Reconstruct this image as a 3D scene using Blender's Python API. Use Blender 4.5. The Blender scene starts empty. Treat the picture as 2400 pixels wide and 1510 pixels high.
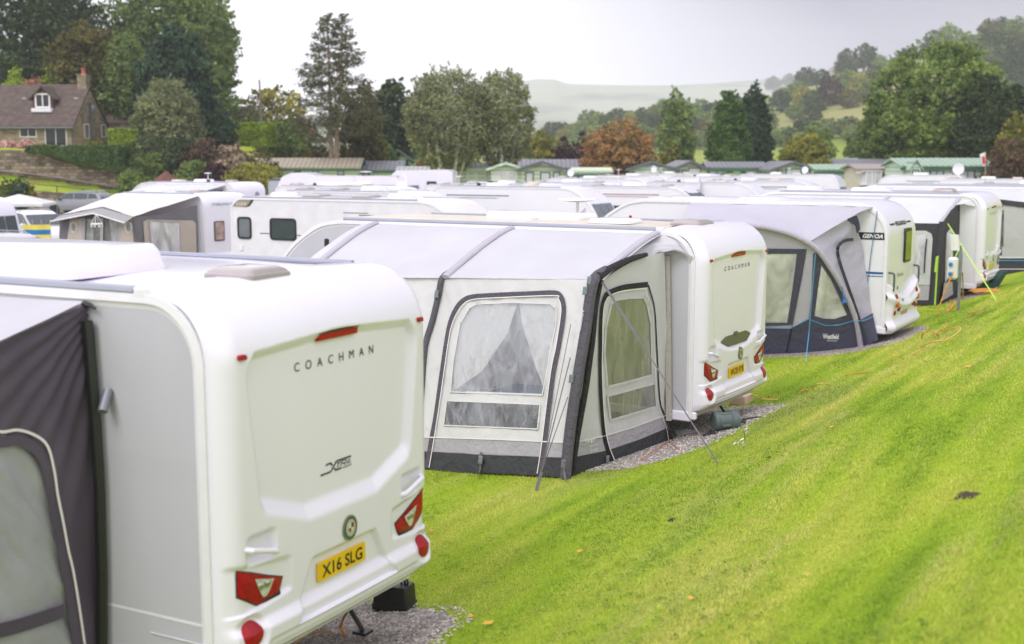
DETAIL = True
import bpy, math, random
import numpy as np
from mathutils import Vector, Matrix, noise
random.seed(7)
R = math.radians
col = bpy.context.scene.collection
FPX, PITCH, EYE = 2850.0, R(7.65), 3.35
CAM = Vector((0, 0, EYE))
# ---------- reading the site plan off the photograph: rays from the eye point onto real planes
def ray(px, py):
    a = (px - 1200) / FPX; b = (755 - py) / FPX
    return Vector((a, math.cos(PITCH) + b * math.sin(PITCH), -math.sin(PITCH) + b * math.cos(PITCH)))
def atz(px, py, z):
    r = ray(px, py); return CAM + r * ((z - EYE) / r.z)
def aty(px, py, y):
    r = ray(px, py); return CAM + r * (y / r.y)
def onpl(px, py, O, n):
    r = ray(px, py); return CAM + r * ((O - CAM).dot(n) / r.dot(n))
class Fr:
    """local frame of a pitch: +x to the caravan's rear, +y away from its awning side"""
    def __init__(s, x, y, th, z=0.0):
        t = R(th); s.O = Vector((x, y, z)); s.th = t
        s.a = Vector((math.cos(t), math.sin(t), 0)); s.b = Vector((-math.sin(t), math.cos(t), 0))
    def w(s, x, y, z): return s.O + s.a * x + s.b * y + Vector((0, 0, z))
    def ly(s, px, py, y): return onpl(px, py, s.O + s.b * y, s.b)
    def lx(s, px, py, x): return onpl(px, py, s.O + s.a * x, s.a)
class Pl:
    """plane through three world points, p(px,py,lift) = point on it seen at that place of the photo"""
    def __init__(s, A, B, C):
        s.O = A; s.n = (B - A).cross(C - A).normalized()
        if s.n.dot(CAM - A) < 0: s.n = -s.n
    def p(s, px, py, lift=0.0): return onpl(px, py, s.O + s.n * lift, s.n)

# ---------- materials
def lin(c):
    return tuple(((v / 12.92) if v <= .04045 else ((v + .055) / 1.055) ** 2.4) for v in c)
MATS = {}
def mat(name, c, rough=.5, metal=0., var=.06, vs=3., bump=0., bs=60., spec=.5, coat=0., trans=0., c2=None, alpha=1., stretch=None, detail=4, bdist=.01):
    if name in MATS: return MATS[name]
    m = bpy.data.materials.new(name); m.use_nodes = True; nt = m.node_tree; N = nt.nodes; L = nt.links
    b = N['Principled BSDF']; out = N['Material Output']
    tc = N.new('ShaderNodeTexCoord'); mp = N.new('ShaderNodeMapping'); L.new(tc.outputs['Object'], mp.inputs[0])
    if stretch: mp.inputs['Scale'].default_value = stretch
    nz = N.new('ShaderNodeTexNoise'); nz.inputs['Scale'].default_value = vs; nz.inputs['Detail'].default_value = detail
    L.new(mp.outputs[0], nz.inputs['Vector'])
    rp = N.new('ShaderNodeValToRGB'); rp.color_ramp.elements[0].position = .3; rp.color_ramp.elements[1].position = .7
    a = c if c2 is None else c; d = c2 if c2 is not None else c
    rp.color_ramp.elements[0].color = (*[max(0, v * (1 - var)) for v in a], 1)
    rp.color_ramp.elements[1].color = (*[min(1, v * (1 + var)) for v in d], 1)
    L.new(nz.outputs['Fac'], rp.inputs[0]); L.new(rp.outputs[0], b.inputs['Base Color'])
    b.inputs['Roughness'].default_value = rough; b.inputs['Metallic'].default_value = metal
    b.inputs['Specular IOR Level'].default_value = spec; b.inputs['Coat Weight'].default_value = coat
    b.inputs['Coat Roughness'].default_value = .08
    if alpha < 1: b.inputs['Alpha'].default_value = alpha
    if bump:
        n2 = N.new('ShaderNodeTexNoise'); n2.inputs['Scale'].default_value = bs; n2.inputs['Detail'].default_value = 5; n2.inputs['Distortion'].default_value = .6 if trans or bdist > .02 else 0
        L.new(mp.outputs[0], n2.inputs['Vector'])
        bp = N.new('ShaderNodeBump'); bp.inputs['Strength'].default_value = bump; bp.inputs['Distance'].default_value = bdist
        L.new(n2.outputs['Fac'], bp.inputs['Height']); L.new(bp.outputs[0], b.inputs['Normal'])
    if trans:
        t = N.new('ShaderNodeBsdfTranslucent'); L.new(rp.outputs[0], t.inputs['Color'])
        mx = N.new('ShaderNodeMixShader'); mx.inputs[0].default_value = trans
        L.new(b.outputs[0], mx.inputs[1]); L.new(t.outputs[0], mx.inputs[2]); L.new(mx.outputs[0], out.inputs[0])
    MATS[name] = m; return m
def glassmat(name, tint=(.55, .58, .6), haze=.25, hazec=(.5, .52, .55), rough=.08, bump=.4, bs=9., stretch=(1, 1, 1), gloss=.05):
    """clear PVC / window pane: part see-through, part sheen"""
    if name in MATS: return MATS[name]
    m = bpy.data.materials.new(name); m.use_nodes = True; nt = m.node_tree; N = nt.nodes; L = nt.links
    N.remove(N['Principled BSDF']); out = N['Material Output']
    tr = N.new('ShaderNodeBsdfTransparent'); tr.inputs[0].default_value = (*tint, 1)
    gl = N.new('ShaderNodeBsdfGlossy'); gl.inputs['Roughness'].default_value = rough; gl.inputs[0].default_value = (1, 1, 1, 1)
    df = N.new('ShaderNodeBsdfDiffuse'); df.inputs[0].default_value = (*hazec, 1)
    tc = N.new('ShaderNodeTexCoord'); mp = N.new('ShaderNodeMapping'); mp.inputs['Scale'].default_value = stretch
    L.new(tc.outputs['Object'], mp.inputs[0])
    nz = N.new('ShaderNodeTexNoise'); nz.inputs['Scale'].default_value = bs; nz.inputs['Detail'].default_value = 6; nz.inputs['Distortion'].default_value = .8
    L.new(mp.outputs[0], nz.inputs['Vector'])
    bp = N.new('ShaderNodeBump'); bp.inputs['Strength'].default_value = bump; bp.inputs['Distance'].default_value = .03
    L.new(nz.outputs['Fac'], bp.inputs['Height']); L.new(bp.outputs[0], gl.inputs['Normal']); L.new(bp.outputs[0], df.inputs['Normal'])
    lw = N.new('ShaderNodeLayerWeight'); lw.inputs['Blend'].default_value = .3; L.new(bp.outputs[0], lw.inputs['Normal'])
    pw = N.new('ShaderNodeMath'); pw.operation = 'POWER'; L.new(lw.outputs['Facing'], pw.inputs[0]); pw.inputs[1].default_value = 2.5
    fr = N.new('ShaderNodeMath'); fr.operation = 'MULTIPLY_ADD'; L.new(pw.outputs[0], fr.inputs[0]); fr.inputs[1].default_value = .6; fr.inputs[2].default_value = gloss
    rp = N.new('ShaderNodeMapRange'); rp.inputs['From Min'].default_value = .35; rp.inputs['From Max'].default_value = .7
    rp.inputs['To Min'].default_value = haze * .4; rp.inputs['To Max'].default_value = min(1, haze * 1.7); L.new(nz.outputs['Fac'], rp.inputs[0])
    m1 = N.new('ShaderNodeMixShader'); m2 = N.new('ShaderNodeMixShader')
    L.new(rp.outputs[0], m1.inputs[0]); L.new(tr.outputs[0], m1.inputs[1]); L.new(df.outputs[0], m1.inputs[2])
    L.new(fr.outputs[0], m2.inputs[0]); L.new(m1.outputs[0], m2.inputs[1]); L.new(gl.outputs[0], m2.inputs[2])
    L.new(m2.outputs[0], out.inputs[0]); MATS[name] = m; return m
def fabric(name, c, trans=.25, bump=.5, bs=7., stretch=(1, 1, 1), rough=.75, c2=None, var=.05):
    return mat(name, c, rough, 0, var, 1.3, min(1, bump * 1.6), bs * 1.5, .3, 0, trans, c2, 1., stretch, 6, .03)

W_ = mat('gelcoat_white', (.78, .745, .845), .24, 0, .009, 1.2, coat=.4, stretch=(3, 3, .8))
SIDE = mat('side_sheet_white', (.76, .745, .785), .3, 0, .02, 1.2, coat=.2)
TRIM = mat('trim_white', (.74, .72, .76), .4, 0, .04, 6)
ROOFW = mat('roof_white_weathered', (.76, .76, .75), .4, 0, .06, 4)
ROOFC = mat('roof_cream_weathered', (.56, .51, .43), .5, 0, .10, 3)
RAIL = mat('rail_grey', (.30, .31, .37), .4, 0, .05, 3)
BLK = mat('black_plastic', (.014, .014, .016), .42, 0, .2, 20, .15, 200)
RUB = mat('rubber', (.02, .02, .02), .8, 0, .2, 30)
DGLASS = mat('dark_acrylic', (.035, .05, .055), .07, 0, .1, 4, coat=.6)
GGLASS = mat('grey_acrylic', (.14, .16, .18), .08, 0, .1, 3, coat=.5)
DOME = mat('smoked_rooflight', (.34, .30, .29), .16, 0, .06, 6, coat=.5)
REDL = mat('red_lens', (.33, .003, .012), .22, 0, .25, 30, .15, 300, coat=.12, spec=.3)
ORL = mat('amber_lens', (.6, .12, .02), .12, 0, .2, 30, coat=.5)
CLR = mat('clear_lens', (.62, .64, .58), .1, .2, .2, 40, .4, 120, coat=.8)
YEL = mat('plate_yellow', (.80, .50, .015), .35, 0, .03, 9)
INK = mat('black_ink', (.015, .015, .018), .45, 0, .1, 30)
GREY = mat('grey_metal', (.32, .33, .34), .4, .6, .1, 12)
STEEL = mat('steel', (.5, .5, .48), .3, 1., .1, 20)
CHAR = mat('charcoal_paint', (.09, .10, .11), .4, 0, .1, 12)

# ---------- meshes
def nz3(x, y, z, s=1., o=0.): return noise.noise(Vector((x * s + o, y * s - o, z * s + .37 * o)))
class MB:
    def __init__(s): s.v = []; s.f = []; s.mi = []; s.cur = 0
    def m(s, i): s.cur = i; return s
    def add(s, vs, fs):
        o = len(s.v); s.v += [tuple(p) for p in vs]
        for f in fs: s.f.append(tuple(i + o for i in f)); s.mi.append(s.cur)
        return s
    def box(s, x0, x1, y0, y1, z0, z1, b=0.):
        if b <= 0:
            vs = [(x, y, z) for x in (x0, x1) for y in (y0, y1) for z in (z0, z1)]
            return s.add(vs, [(0, 1, 3, 2), (4, 6, 7, 5), (0, 4, 5, 1), (2, 3, 7, 6), (0, 2, 6, 4), (1, 5, 7, 3)])
        vs = []; idx = {}
        X = (x0, x1); Y = (y0, y1); Z = (z0, z1); sg = (1, -1)
        for i in (0, 1):
            for j in (0, 1):
                for k in (0, 1):
                    x, y, z = X[i], Y[j], Z[k]; dx, dy, dz = sg[i] * b, sg[j] * b, sg[k] * b
                    idx[i, j, k, 0] = len(vs); vs.append((x, y + dy, z + dz))
                    idx[i, j, k, 1] = len(vs); vs.append((x + dx, y, z + dz))
                    idx[i, j, k, 2] = len(vs); vs.append((x + dx, y + dy, z))
        q = [(0, 0), (1, 0), (1, 1), (0, 1)]; fs = []
        for i in (0, 1):
            fs.append([idx[i, j, k, 0] for j, k in q]); fs.append([idx[j, i, k, 1] for j, k in q]); fs.append([idx[j, k, i, 2] for j, k in q])
        for i in (0, 1):
            for j in (0, 1):
                fs.append([idx[i, j, 0, 0], idx[i, j, 0, 1], idx[i, j, 1, 1], idx[i, j, 1, 0]])
                fs.append([idx[i, 0, j, 0], idx[i, 0, j, 2], idx[i, 1, j, 2], idx[i, 1, j, 0]])
                fs.append([idx[0, i, j, 1], idx[0, i, j, 2], idx[1, i, j, 2], idx[1, i, j, 1]])
                for k in (0, 1): fs.append([idx[i, j, k, 0], idx[i, j, k, 1], idx[i, j, k, 2]])
        return s.add(vs, fs)
    def tube(s, path, r, n=8, caps=True, flat=1.):
        P = [Vector(p) for p in path]; rr = r if isinstance(r, (list, tuple)) else [r] * len(P); vs = []; up = None
        for i, p in enumerate(P):
            t = (P[min(i + 1, len(P) - 1)] - P[max(i - 1, 0)]).normalized()
            if up is None: up = Vector((0, 0, 1)) if abs(t.z) < .9 else Vector((1, 0, 0))
            a = t.cross(up).normalized(); u = a.cross(t).normalized(); up = u
            for k in range(n):
                an = 2 * math.pi * k / n; vs.append(p + a * math.cos(an) * rr[i] + u * math.sin(an) * rr[i] * flat)
        fs = [(i * n + k, i * n + (k + 1) % n, (i + 1) * n + (k + 1) % n, (i + 1) * n + k) for i in range(len(P) - 1) for k in range(n)]
        if caps: fs += [tuple(range(n))[::-1], tuple((len(P) - 1) * n + k for k in range(n))]
        return s.add(vs, fs)
    def loft(s, rings, caps=True, closed=True):
        n = len(rings[0]); vs = [p for r in rings for p in r]; e = n if closed else n - 1
        fs = [(i * n + k, i * n + (k + 1) % n, (i + 1) * n + (k + 1) % n, (i + 1) * n + k) for i in range(len(rings) - 1) for k in range(e)]
        if caps: fs += [tuple(range(n))[::-1], tuple((len(rings) - 1) * n + k for k in range(n))]
        return s.add(vs, fs)
    def grid(s, fn, nu, nv):
        vs = [fn(i / nu, j / nv) for j in range(nv + 1) for i in range(nu + 1)]; w = nu + 1
        return s.add(vs, [(j * w + i, j * w + i + 1, (j + 1) * w + i + 1, (j + 1) * w + i) for j in range(nv) for i in range(nu)])
    def lathe(s, prof, n=24, c=(0, 0, 0), ax=2, ph=0):
        def P(r, h, a):
            q = (r * math.cos(a), r * math.sin(a)); o = list(c)
            if ax == 2: return (o[0] + q[0], o[1] + q[1], o[2] + h)
            if ax == 1: return (o[0] + q[0], o[1] + h, o[2] + q[1])
            return (o[0] + h, o[1] + q[0], o[2] + q[1])
        return s.loft([[P(r, h, 2 * math.pi * k / n + ph) for k in range(n)] for r, h in prof])
    def prism(s, poly, f0, f1):
        a = [f0(*p) for p in poly]; b = [f1(*p) for p in poly]; n = len(poly)
        return s.add(a + b, [tuple(range(n))[::-1], tuple(range(n, 2 * n))] + [(i, (i + 1) % n, n + (i + 1) % n, n + i) for i in range(n)])
    def slab(s, pts, n, t):
        """thin solid from a planar polygon"""
        n = Vector(n); a = [Vector(p) for p in pts]; return s.prism([(i,) for i in range(len(a))], lambda i: a[i] - n * t, lambda i: a[i])
    def build(s, name, mats, parent=None, off=None, ang=35):
        me = bpy.data.meshes.new(name)
        vs = s.v if off is None else [(v[0] - off[0], v[1] - off[1], v[2] - off[2]) for v in s.v]
        me.from_pydata(vs, [], s.f)
        for k in (mats if isinstance(mats, (list, tuple)) else [mats]): me.materials.append(k)
        me.polygons.foreach_set('material_index', s.mi)
        me.update()
        if ang: 
            me.polygons.foreach_set('use_smooth', [True] * len(s.f)); me.set_sharp_from_angle(angle=R(ang))
        return link(name, me, parent)
def link(name, me, parent=None):
    o = bpy.data.objects.new(name, me); col.objects.link(o)
    if parent is not None: o.parent = parent
    return o
def tag(o, label=None, cat=None, group=None, kind=None):
    if label: o['label'] = label
    if cat: o['category'] = cat
    if group: o['group'] = group
    if kind: o['kind'] = kind
    return o
def empty(name, loc, rz, label, cat, group=None):
    o = bpy.data.objects.new(name, None); col.objects.link(o); o.location = loc; o.rotation_euler = (0, 0, rz)
    o.empty_display_size = .2
    return tag(o, label, cat, group)
KIDS = {}
def copy_tree(o, parent=None, loc=None, rz=None, label=None, group=None, scale=None):
    c = o.copy(); col.objects.link(c); c.parent = parent
    if label: c['label'] = label
    if group: c['group'] = group
    if loc is not None: c.location = loc
    if rz is not None: c.rotation_euler = (0, 0, rz)
    if scale is not None: c.scale = scale if isinstance(scale, (tuple, list)) else (scale,) * 3
    for ch in list(bpy.data.objects):
        if ch.parent == o and ch != c: copy_tree(ch, c)
    return c
def npmesh(name, V, F, m, parent=None, smooth=False, attr=None):
    """V (n,3) float, F (m,k) int"""
    me = bpy.data.meshes.new(name); k = F.shape[1]
    me.vertices.add(len(V)); me.vertices.foreach_set('co', V.astype(np.float32).ravel())
    me.loops.add(F.size); me.loops.foreach_set('vertex_index', F.astype(np.int32).ravel())
    me.polygons.add(len(F)); me.polygons.foreach_set('loop_start', np.arange(0, F.size, k, dtype=np.int32)); me.polygons.foreach_set('loop_total', np.full(len(F), k, dtype=np.int32))
    if attr is not None:
        at = me.attributes.new('tint', 'FLOAT', 'FACE'); at.data.foreach_set('value', attr.astype(np.float32))
    me.update(calc_edges=True)
    if smooth: me.polygons.foreach_set('use_smooth', np.ones(len(F), dtype=bool))
    for q in (m if isinstance(m, (list, tuple)) else [m]): me.materials.append(q)
    return link(name, me, parent)
FONT = None
def text_polys(s, size=1., spacing=1., shear=0., bold=0.):
    cu = bpy.data.curves.new('t', 'FONT'); cu.body = s; cu.size = size; cu.space_character = spacing; cu.shear = shear
    cu.offset = bold; cu.align_x = 'CENTER'; cu.align_y = 'CENTER'; cu.resolution_u = 3
    o = bpy.data.objects.new('t', cu); col.objects.link(o)
    dg = bpy.context.evaluated_depsgraph_get(); me = o.evaluated_get(dg).to_mesh()
    vs = [tuple(v.co) for v in me.vertices]; fs = [tuple(p.vertices) for p in me.polygons]
    o.evaluated_get(dg).to_mesh_clear(); bpy.data.objects.remove(o); bpy.data.curves.remove(cu)
    return vs, fs
def lettering(name, s, fn, m, parent, size, width=None, off=None, **k):
    """fn(x,y)->3D point of the surface it is printed on"""
    vs, fs = text_polys(s, size, **k)
    xs = [v[0] for v in vs]; w0 = max(xs) - min(xs); cx = (max(xs) + min(xs)) / 2; sc = (width / w0) if width else 1.
    ys = [v[1] for v in vs]; cy = (max(ys) + min(ys)) / 2
    b = MB(); b.add([fn((v[0] - cx) * sc, v[1] - cy) for v in vs], fs); return b.build(name, m, parent, off, ang=0)
def chain(pts, n=6):
    """smooth curve through points"""
    P = [Vector(p) for p in pts]; out = []
    for i in range(len(P) - 1):
        a = P[max(i - 1, 0)]; b = P[i]; c = P[i + 1]; d = P[min(i + 2, len(P) - 1)]
        for k in range(n):
            t = k / n; out.append(.5 * ((2 * b) + (c - a) * t + (2 * a - 5 * b + 4 * c - d) * t * t + (3 * b - a - 3 * c + d) * t ** 3))
    return out + [P[-1]]
def strip(b, pts, n, wid, th=.004):
    """flat ribbon of given width along 3D points, facing n"""
    P = [Vector(p) for p in pts]; n = Vector(n); L_ = []; ww = wid if isinstance(wid, (list, tuple)) else [wid] * len(P)
    for i, p in enumerate(P):
        t = (P[min(i + 1, len(P) - 1)] - P[max(i - 1, 0)]).normalized(); a = t.cross(n).normalized() * ww[i] / 2
        L_.append([p - a, p - a + n * th, p + a + n * th, p + a])
    return b.loft(L_)
# ---------- the lie of the land
def sst(a, b, x):
    t = min(1., max(0., (x - a) / (b - a))); return t * t * (3 - 2 * t)
def interp(x, xs, ys):
    if x <= xs[0]: return ys[0]
    for i in range(len(xs) - 1):
        if x <= xs[i + 1]: return ys[i] + (ys[i + 1] - ys[i]) * (x - xs[i]) / (xs[i + 1] - xs[i])
    return ys[-1]
def height(x, y):
    d = .864 * x - .503 * y + 5.37
    dd = d - (.35 + .75 * sst(12, 7, y))
    if dd > -30:
        k = 2.5; t = dd * k
        sp = (t if t > 20 else math.log1p(math.exp(t))) / k
        bank = .38 * sp
        if bank > 2.6: bank = 2.6 + (1 - math.exp(-(bank - 2.6)))
    else: bank = 0.
    flat = -.5 * (1 - math.exp(.26 * min(0., dd)))
    z = flat + bank * (1 - sst(60, 110, y)) + .02 * nz3(x, y, 0, .7) * (1 - sst(20, 40, y))
    # left: road, sloping lawn, terrace with the house
    if y > 80 and x < 5:
        lw = sst(92, 104, y); base = interp(x, (-46, -34, -24), (2.3, .9, .0))
        z += lw * base * sst(-20, -28, x)
        top = interp(x, (-60, -45, -36, -28, -20, 0), (4.5, 4.3, 3.9, 2.8, 1.2, .0))
        z = z + (top - z) * sst(105.2, 106.2, y) * sst(2, -10, x) if x > -32.8 or y > 105.6 else z
        z += sst(122, 140, y) * 3.4 * sst(4, -14, x) * sst(-60, -34, x)
    # the wooded hillside on the right and the far fells
    r = math.hypot(x, y); a = x / max(y, 1.) if y > 0 else (9 if x > 0 else -9)
    if y > 150 and a > -.5:
        h1 = interp(a, (-.02, .014, .035, .07, .105, .14, .175, .21, .242, .275, .302, .351, .402, .44, .6, 1.2), (0, 9, 16, 23, 28, 32, 35, 39, 44, 51, 55, 64, 74, 79, 95, 120))
        z += h1 * sst(230, 720, y) * (1 + .05 * nz3(x, y, 0, .008))
        h2 = interp(a, (-.45, -.2, -.08, 0, .02, .035, .045, .08, .13, .17, .22, .4), (35, 60, 105, 158, 165, 164, 155, 151, 149, 155, 160, 195))
        z += (h2 - h1 * .9) * sst(1300, 2600, y) * (1 + .04 * nz3(x, y, 0, .004))
    if x < -60 and y > 60: z += sst(-60, -160, x) * 14 * sst(60, 160, y)
    return z
def grassmat():
    m = bpy.data.materials.new('lawn'); m.use_nodes = True; nt = m.node_tree; N = nt.nodes; L = nt.links
    b = N['Principled BSDF']; b.inputs['Roughness'].default_value = .85; b.inputs['Specular IOR Level'].default_value = .2
    g = N.new('ShaderNodeNewGeometry')
    def nse(sc, det, st=(1, 1, 1), rot=0):
        m0 = N.new('ShaderNodeMapping'); m0.inputs['Rotation'].default_value = (0, 0, -rot); L.new(g.outputs['Position'], m0.inputs[0])
        mp = N.new('ShaderNodeMapping'); mp.inputs['Scale'].default_value = st
        L.new(m0.outputs[0], mp.inputs[0]); n = N.new('ShaderNodeTexNoise'); n.inputs['Scale'].default_value = sc; n.inputs['Detail'].default_value = det
        L.new(mp.outputs[0], n.inputs['Vector']); return n.outputs['Fac']
    def ramp(src, e):
        r = N.new('ShaderNodeValToRGB'); L.new(src, r.inputs[0])
        while len(r.color_ramp.elements) < len(e): r.color_ramp.elements.new(.5)
        for q, (p, c) in zip(r.color_ramp.elements, e): q.position = p; q.color = (*c, 1)
        return r.outputs[0]
    def mix(f, a, c):
        x = N.new('ShaderNodeMix'); x.data_type = 'RGBA'
        if isinstance(f, (int, float)): x.inputs[0].default_value = f
        else: L.new(f, x.inputs[0])
        for s, v in ((6, a), (7, c)):
            if isinstance(v, tuple): x.inputs[s].default_value = (*v, 1)
            else: L.new(v, x.inputs[s])
        return x.outputs[2]
    G1, G2, G3 = (.17, .28, .010), (.28, .38, .015), (.40, .41, .06)
    base = ramp(nse(1.1, 8, (1, .28, 1), R(-30)), [(.33, G1), (.5, G2), (.66, G3)])
    det = ramp(nse(18, 6), [(.3, (.09, .17, .012)), (.55, G2), (.75, (.36, .4, .06))])
    c = mix(.35, base, det)
    dry = ramp(nse(.55, 7, (1, .22, 1), R(-30)), [(.56, (0, 0, 0)), (.72, (1, 1, 1))])
    c = mix(dry, c, (.36, .33, .12))
    soil = ramp(nse(1.7, 9), [(.70, (0, 0, 0)), (.74, (1, 1, 1))]); c = mix(soil, c, (.10, .075, .03))
    # gravel and grass between the rows, greyed to cut green bounce on the caravans
    dt = N.new('ShaderNodeVectorMath'); dt.operation = 'DOT_PRODUCT'; L.new(g.outputs['Position'], dt.inputs[0]); dt.inputs[1].default_value = (-.864, .503, 0)
    ma = N.new('ShaderNodeMapRange'); ma.inputs['From Min'].default_value = 9.5; ma.inputs['From Max'].default_value = 12.5; L.new(dt.outputs['Value'], ma.inputs[0])
    sy = N.new('ShaderNodeSeparateXYZ'); L.new(g.outputs['Position'], sy.inputs[0]); mb = N.new('ShaderNodeMapRange'); mb.inputs['From Min'].default_value = 91; mb.inputs['From Max'].default_value = 87; L.new(sy.outputs['Y'], mb.inputs[0])
    mc = N.new('ShaderNodeMath'); mc.operation = 'MULTIPLY'; L.new(ma.outputs[0], mc.inputs[0]); L.new(mb.outputs[0], mc.inputs[1]); md_ = N.new('ShaderNodeMath'); md_.operation = 'MULTIPLY'; L.new(mc.outputs[0], md_.inputs[0]); md_.inputs[1].default_value = .85
    c = mix(md_.outputs[0], c, ramp(nse(.8, 6), [(.4, (.20, .19, .15)), (.6, (.28, .27, .24))]))
    # distance: paler, patchier meadows; pale moor fells paled further in place of haze
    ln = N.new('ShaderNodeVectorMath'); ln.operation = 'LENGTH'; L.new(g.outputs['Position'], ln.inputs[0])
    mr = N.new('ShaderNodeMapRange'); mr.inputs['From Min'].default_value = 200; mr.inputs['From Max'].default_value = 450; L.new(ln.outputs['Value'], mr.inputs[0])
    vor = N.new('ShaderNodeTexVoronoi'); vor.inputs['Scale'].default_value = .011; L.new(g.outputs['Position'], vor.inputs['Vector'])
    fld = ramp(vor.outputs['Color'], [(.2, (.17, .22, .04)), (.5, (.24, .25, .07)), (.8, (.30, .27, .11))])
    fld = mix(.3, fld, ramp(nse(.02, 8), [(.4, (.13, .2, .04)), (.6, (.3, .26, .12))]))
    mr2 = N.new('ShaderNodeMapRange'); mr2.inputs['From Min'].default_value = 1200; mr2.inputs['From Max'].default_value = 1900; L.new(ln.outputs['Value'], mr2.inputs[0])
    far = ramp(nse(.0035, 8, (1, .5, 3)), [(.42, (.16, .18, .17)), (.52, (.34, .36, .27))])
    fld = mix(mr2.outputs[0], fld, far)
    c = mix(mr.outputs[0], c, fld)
    L.new(c, b.inputs['Base Color'])
    bp = N.new('ShaderNodeBump'); bp.inputs['Strength'].default_value = .6; bp.inputs['Distance'].default_value = .03; L.new(nse(40, 6), bp.inputs['Height']); L.new(bp.outputs[0], b.inputs['Normal'])
    return m
LAWN = grassmat()
def make_ground():
    na, nr = 420, 260; V = []; F = []
    # denser in front of the eye point
    angs = []
    for i in range(na):
        t = i / na
        angs.append(R(90) + (2 * t - 1) * math.pi * (.22 + .78 * abs(2 * t - 1) ** 2))
    angs = [R(90) - math.pi * .999 + 0 if i == 0 else a for i, a in enumerate(angs)]
    rs = [.4 * (5200 / .4) ** (j / nr) for j in range(nr + 1)]
    rs = sorted(rs + [103.03 + .45 * k for k in range(44)])
    V.append((0, 0, height(0, 0)))
    for r in rs:
        for a in angs:
            x, y = r * math.cos(a), r * math.sin(a); V.append((x, y, height(x, y)))
    b = MB(); b.v = V
    for i in range(na): b.f.append((0, 1 + i, 1 + (i + 1) % na)); b.mi.append(0)
    for j in range(len(rs) - 1):
        for i in range(na):
            p, q = 1 + j * na + i, 1 + j * na + (i + 1) % na; b.f.append((p, p + na, q + na, q)); b.mi.append(0)
    o = b.build('ground', LAWN, ang=180); tag(o, kind='structure'); return o
GROUND = make_ground()
def H(x, y): return height(x, y)

# gravel hardstandings
def gravelmat():
    m = bpy.data.materials.new('gravel'); m.use_nodes = True; nt = m.node_tree; N = nt.nodes; L = nt.links; b = N['Principled BSDF']
    tc = N.new('ShaderNodeTexCoord'); v = N.new('ShaderNodeTexVoronoi'); v.inputs['Scale'].default_value = 45; L.new(tc.outputs['Object'], v.inputs['Vector'])
    r = N.new('ShaderNodeValToRGB'); L.new(v.outputs['Color'], r.inputs[0])
    for k, (p, c) in enumerate([(.1, (.13, .11, .095)), (.9, (.52, .46, .41))]): r.color_ramp.elements[k].position = p; r.color_ramp.elements[k].color = (*c, 1)
    L.new(r.outputs[0], b.inputs['Base Color']); b.inputs['Roughness'].default_value = .9
    bp = N.new('ShaderNodeBump'); bp.inputs['Strength'].default_value = 1; bp.inputs['Distance'].default_value = .02; bp.invert = True
    L.new(v.outputs['Distance'], bp.inputs['Height']); L.new(bp.outputs[0], b.inputs['Normal']); return m
GRAV = gravelmat()
PADS = []
def pad_r(P, t):
    """outline of a gravel pad: rounded rectangle with a ragged edge; t = angle"""
    F_, x0, x1, y0, y1 = P; hx, hy = (x1 - x0) / 2, (y1 - y0) / 2; c, s_ = math.cos(t), math.sin(t)
    r = ((abs(c) / hx) ** 7 + (abs(s_) / hy) ** 7) ** (-1 / 7)
    x, y = r * c, r * s_; return r + .16 * nz3(x, y, x1, .9) + .09 * nz3(x, y, 3, 3) + .04 * nz3(x, y, 3, 9)
def pad(F_, x0, x1, y0, y1):
    P = (F_, x0, x1, y0, y1); PADS.append(P); cx, cy = (x0 + x1) / 2, (y0 + y1) / 2
    def fn(u, v):
        t = 2 * math.pi * u; r = pad_r(P, t) * v; p = F_.w(cx + r * math.cos(t), cy + r * math.sin(t), 0)
        return (p.x, p.y, H(p.x, p.y) + (.016 if v < .98 else -.02) + .006 * nz3(p.x, p.y, 0, 9))
    b = MB(); b.grid(fn, 260, 30); o = b.build('gravel_pad', GRAV, ang=60); tag(o, kind='structure'); return o
F1 = Fr(-1.68, 6.56, -28, 0); F2 = Fr(2.15, 14.2, -32, -.1); F3 = Fr(6.65, 21.5, -31, -.12); F4 = Fr(11.15, 29.05, -32, -.1)
pad(F1, -7.2, .42, -.25, 2.6); pad(F2, -7.3, .5, -1.7, 2.45); pad(F3, -7.2, .45, -1.0, 2.4); pad(F4, -7.2, .35, -1.2, 2.4)
def on_pad(x, y, marg=0.):
    for P in PADS:
        F_, x0, x1, y0, y1 = P; q = Vector((x, y, 0)) - F_.O; lx, ly_ = q.dot(F_.a), q.dot(F_.b)
        if x0 - .4 < lx < x1 + .4 and y0 - .4 < ly_ < y1 + .4:
            dx, dy = lx - (x0 + x1) / 2, ly_ - (y0 + y1) / 2
            if math.hypot(dx, dy) < pad_r(P, math.atan2(dy, dx)) - marg: return True
    return False

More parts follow.
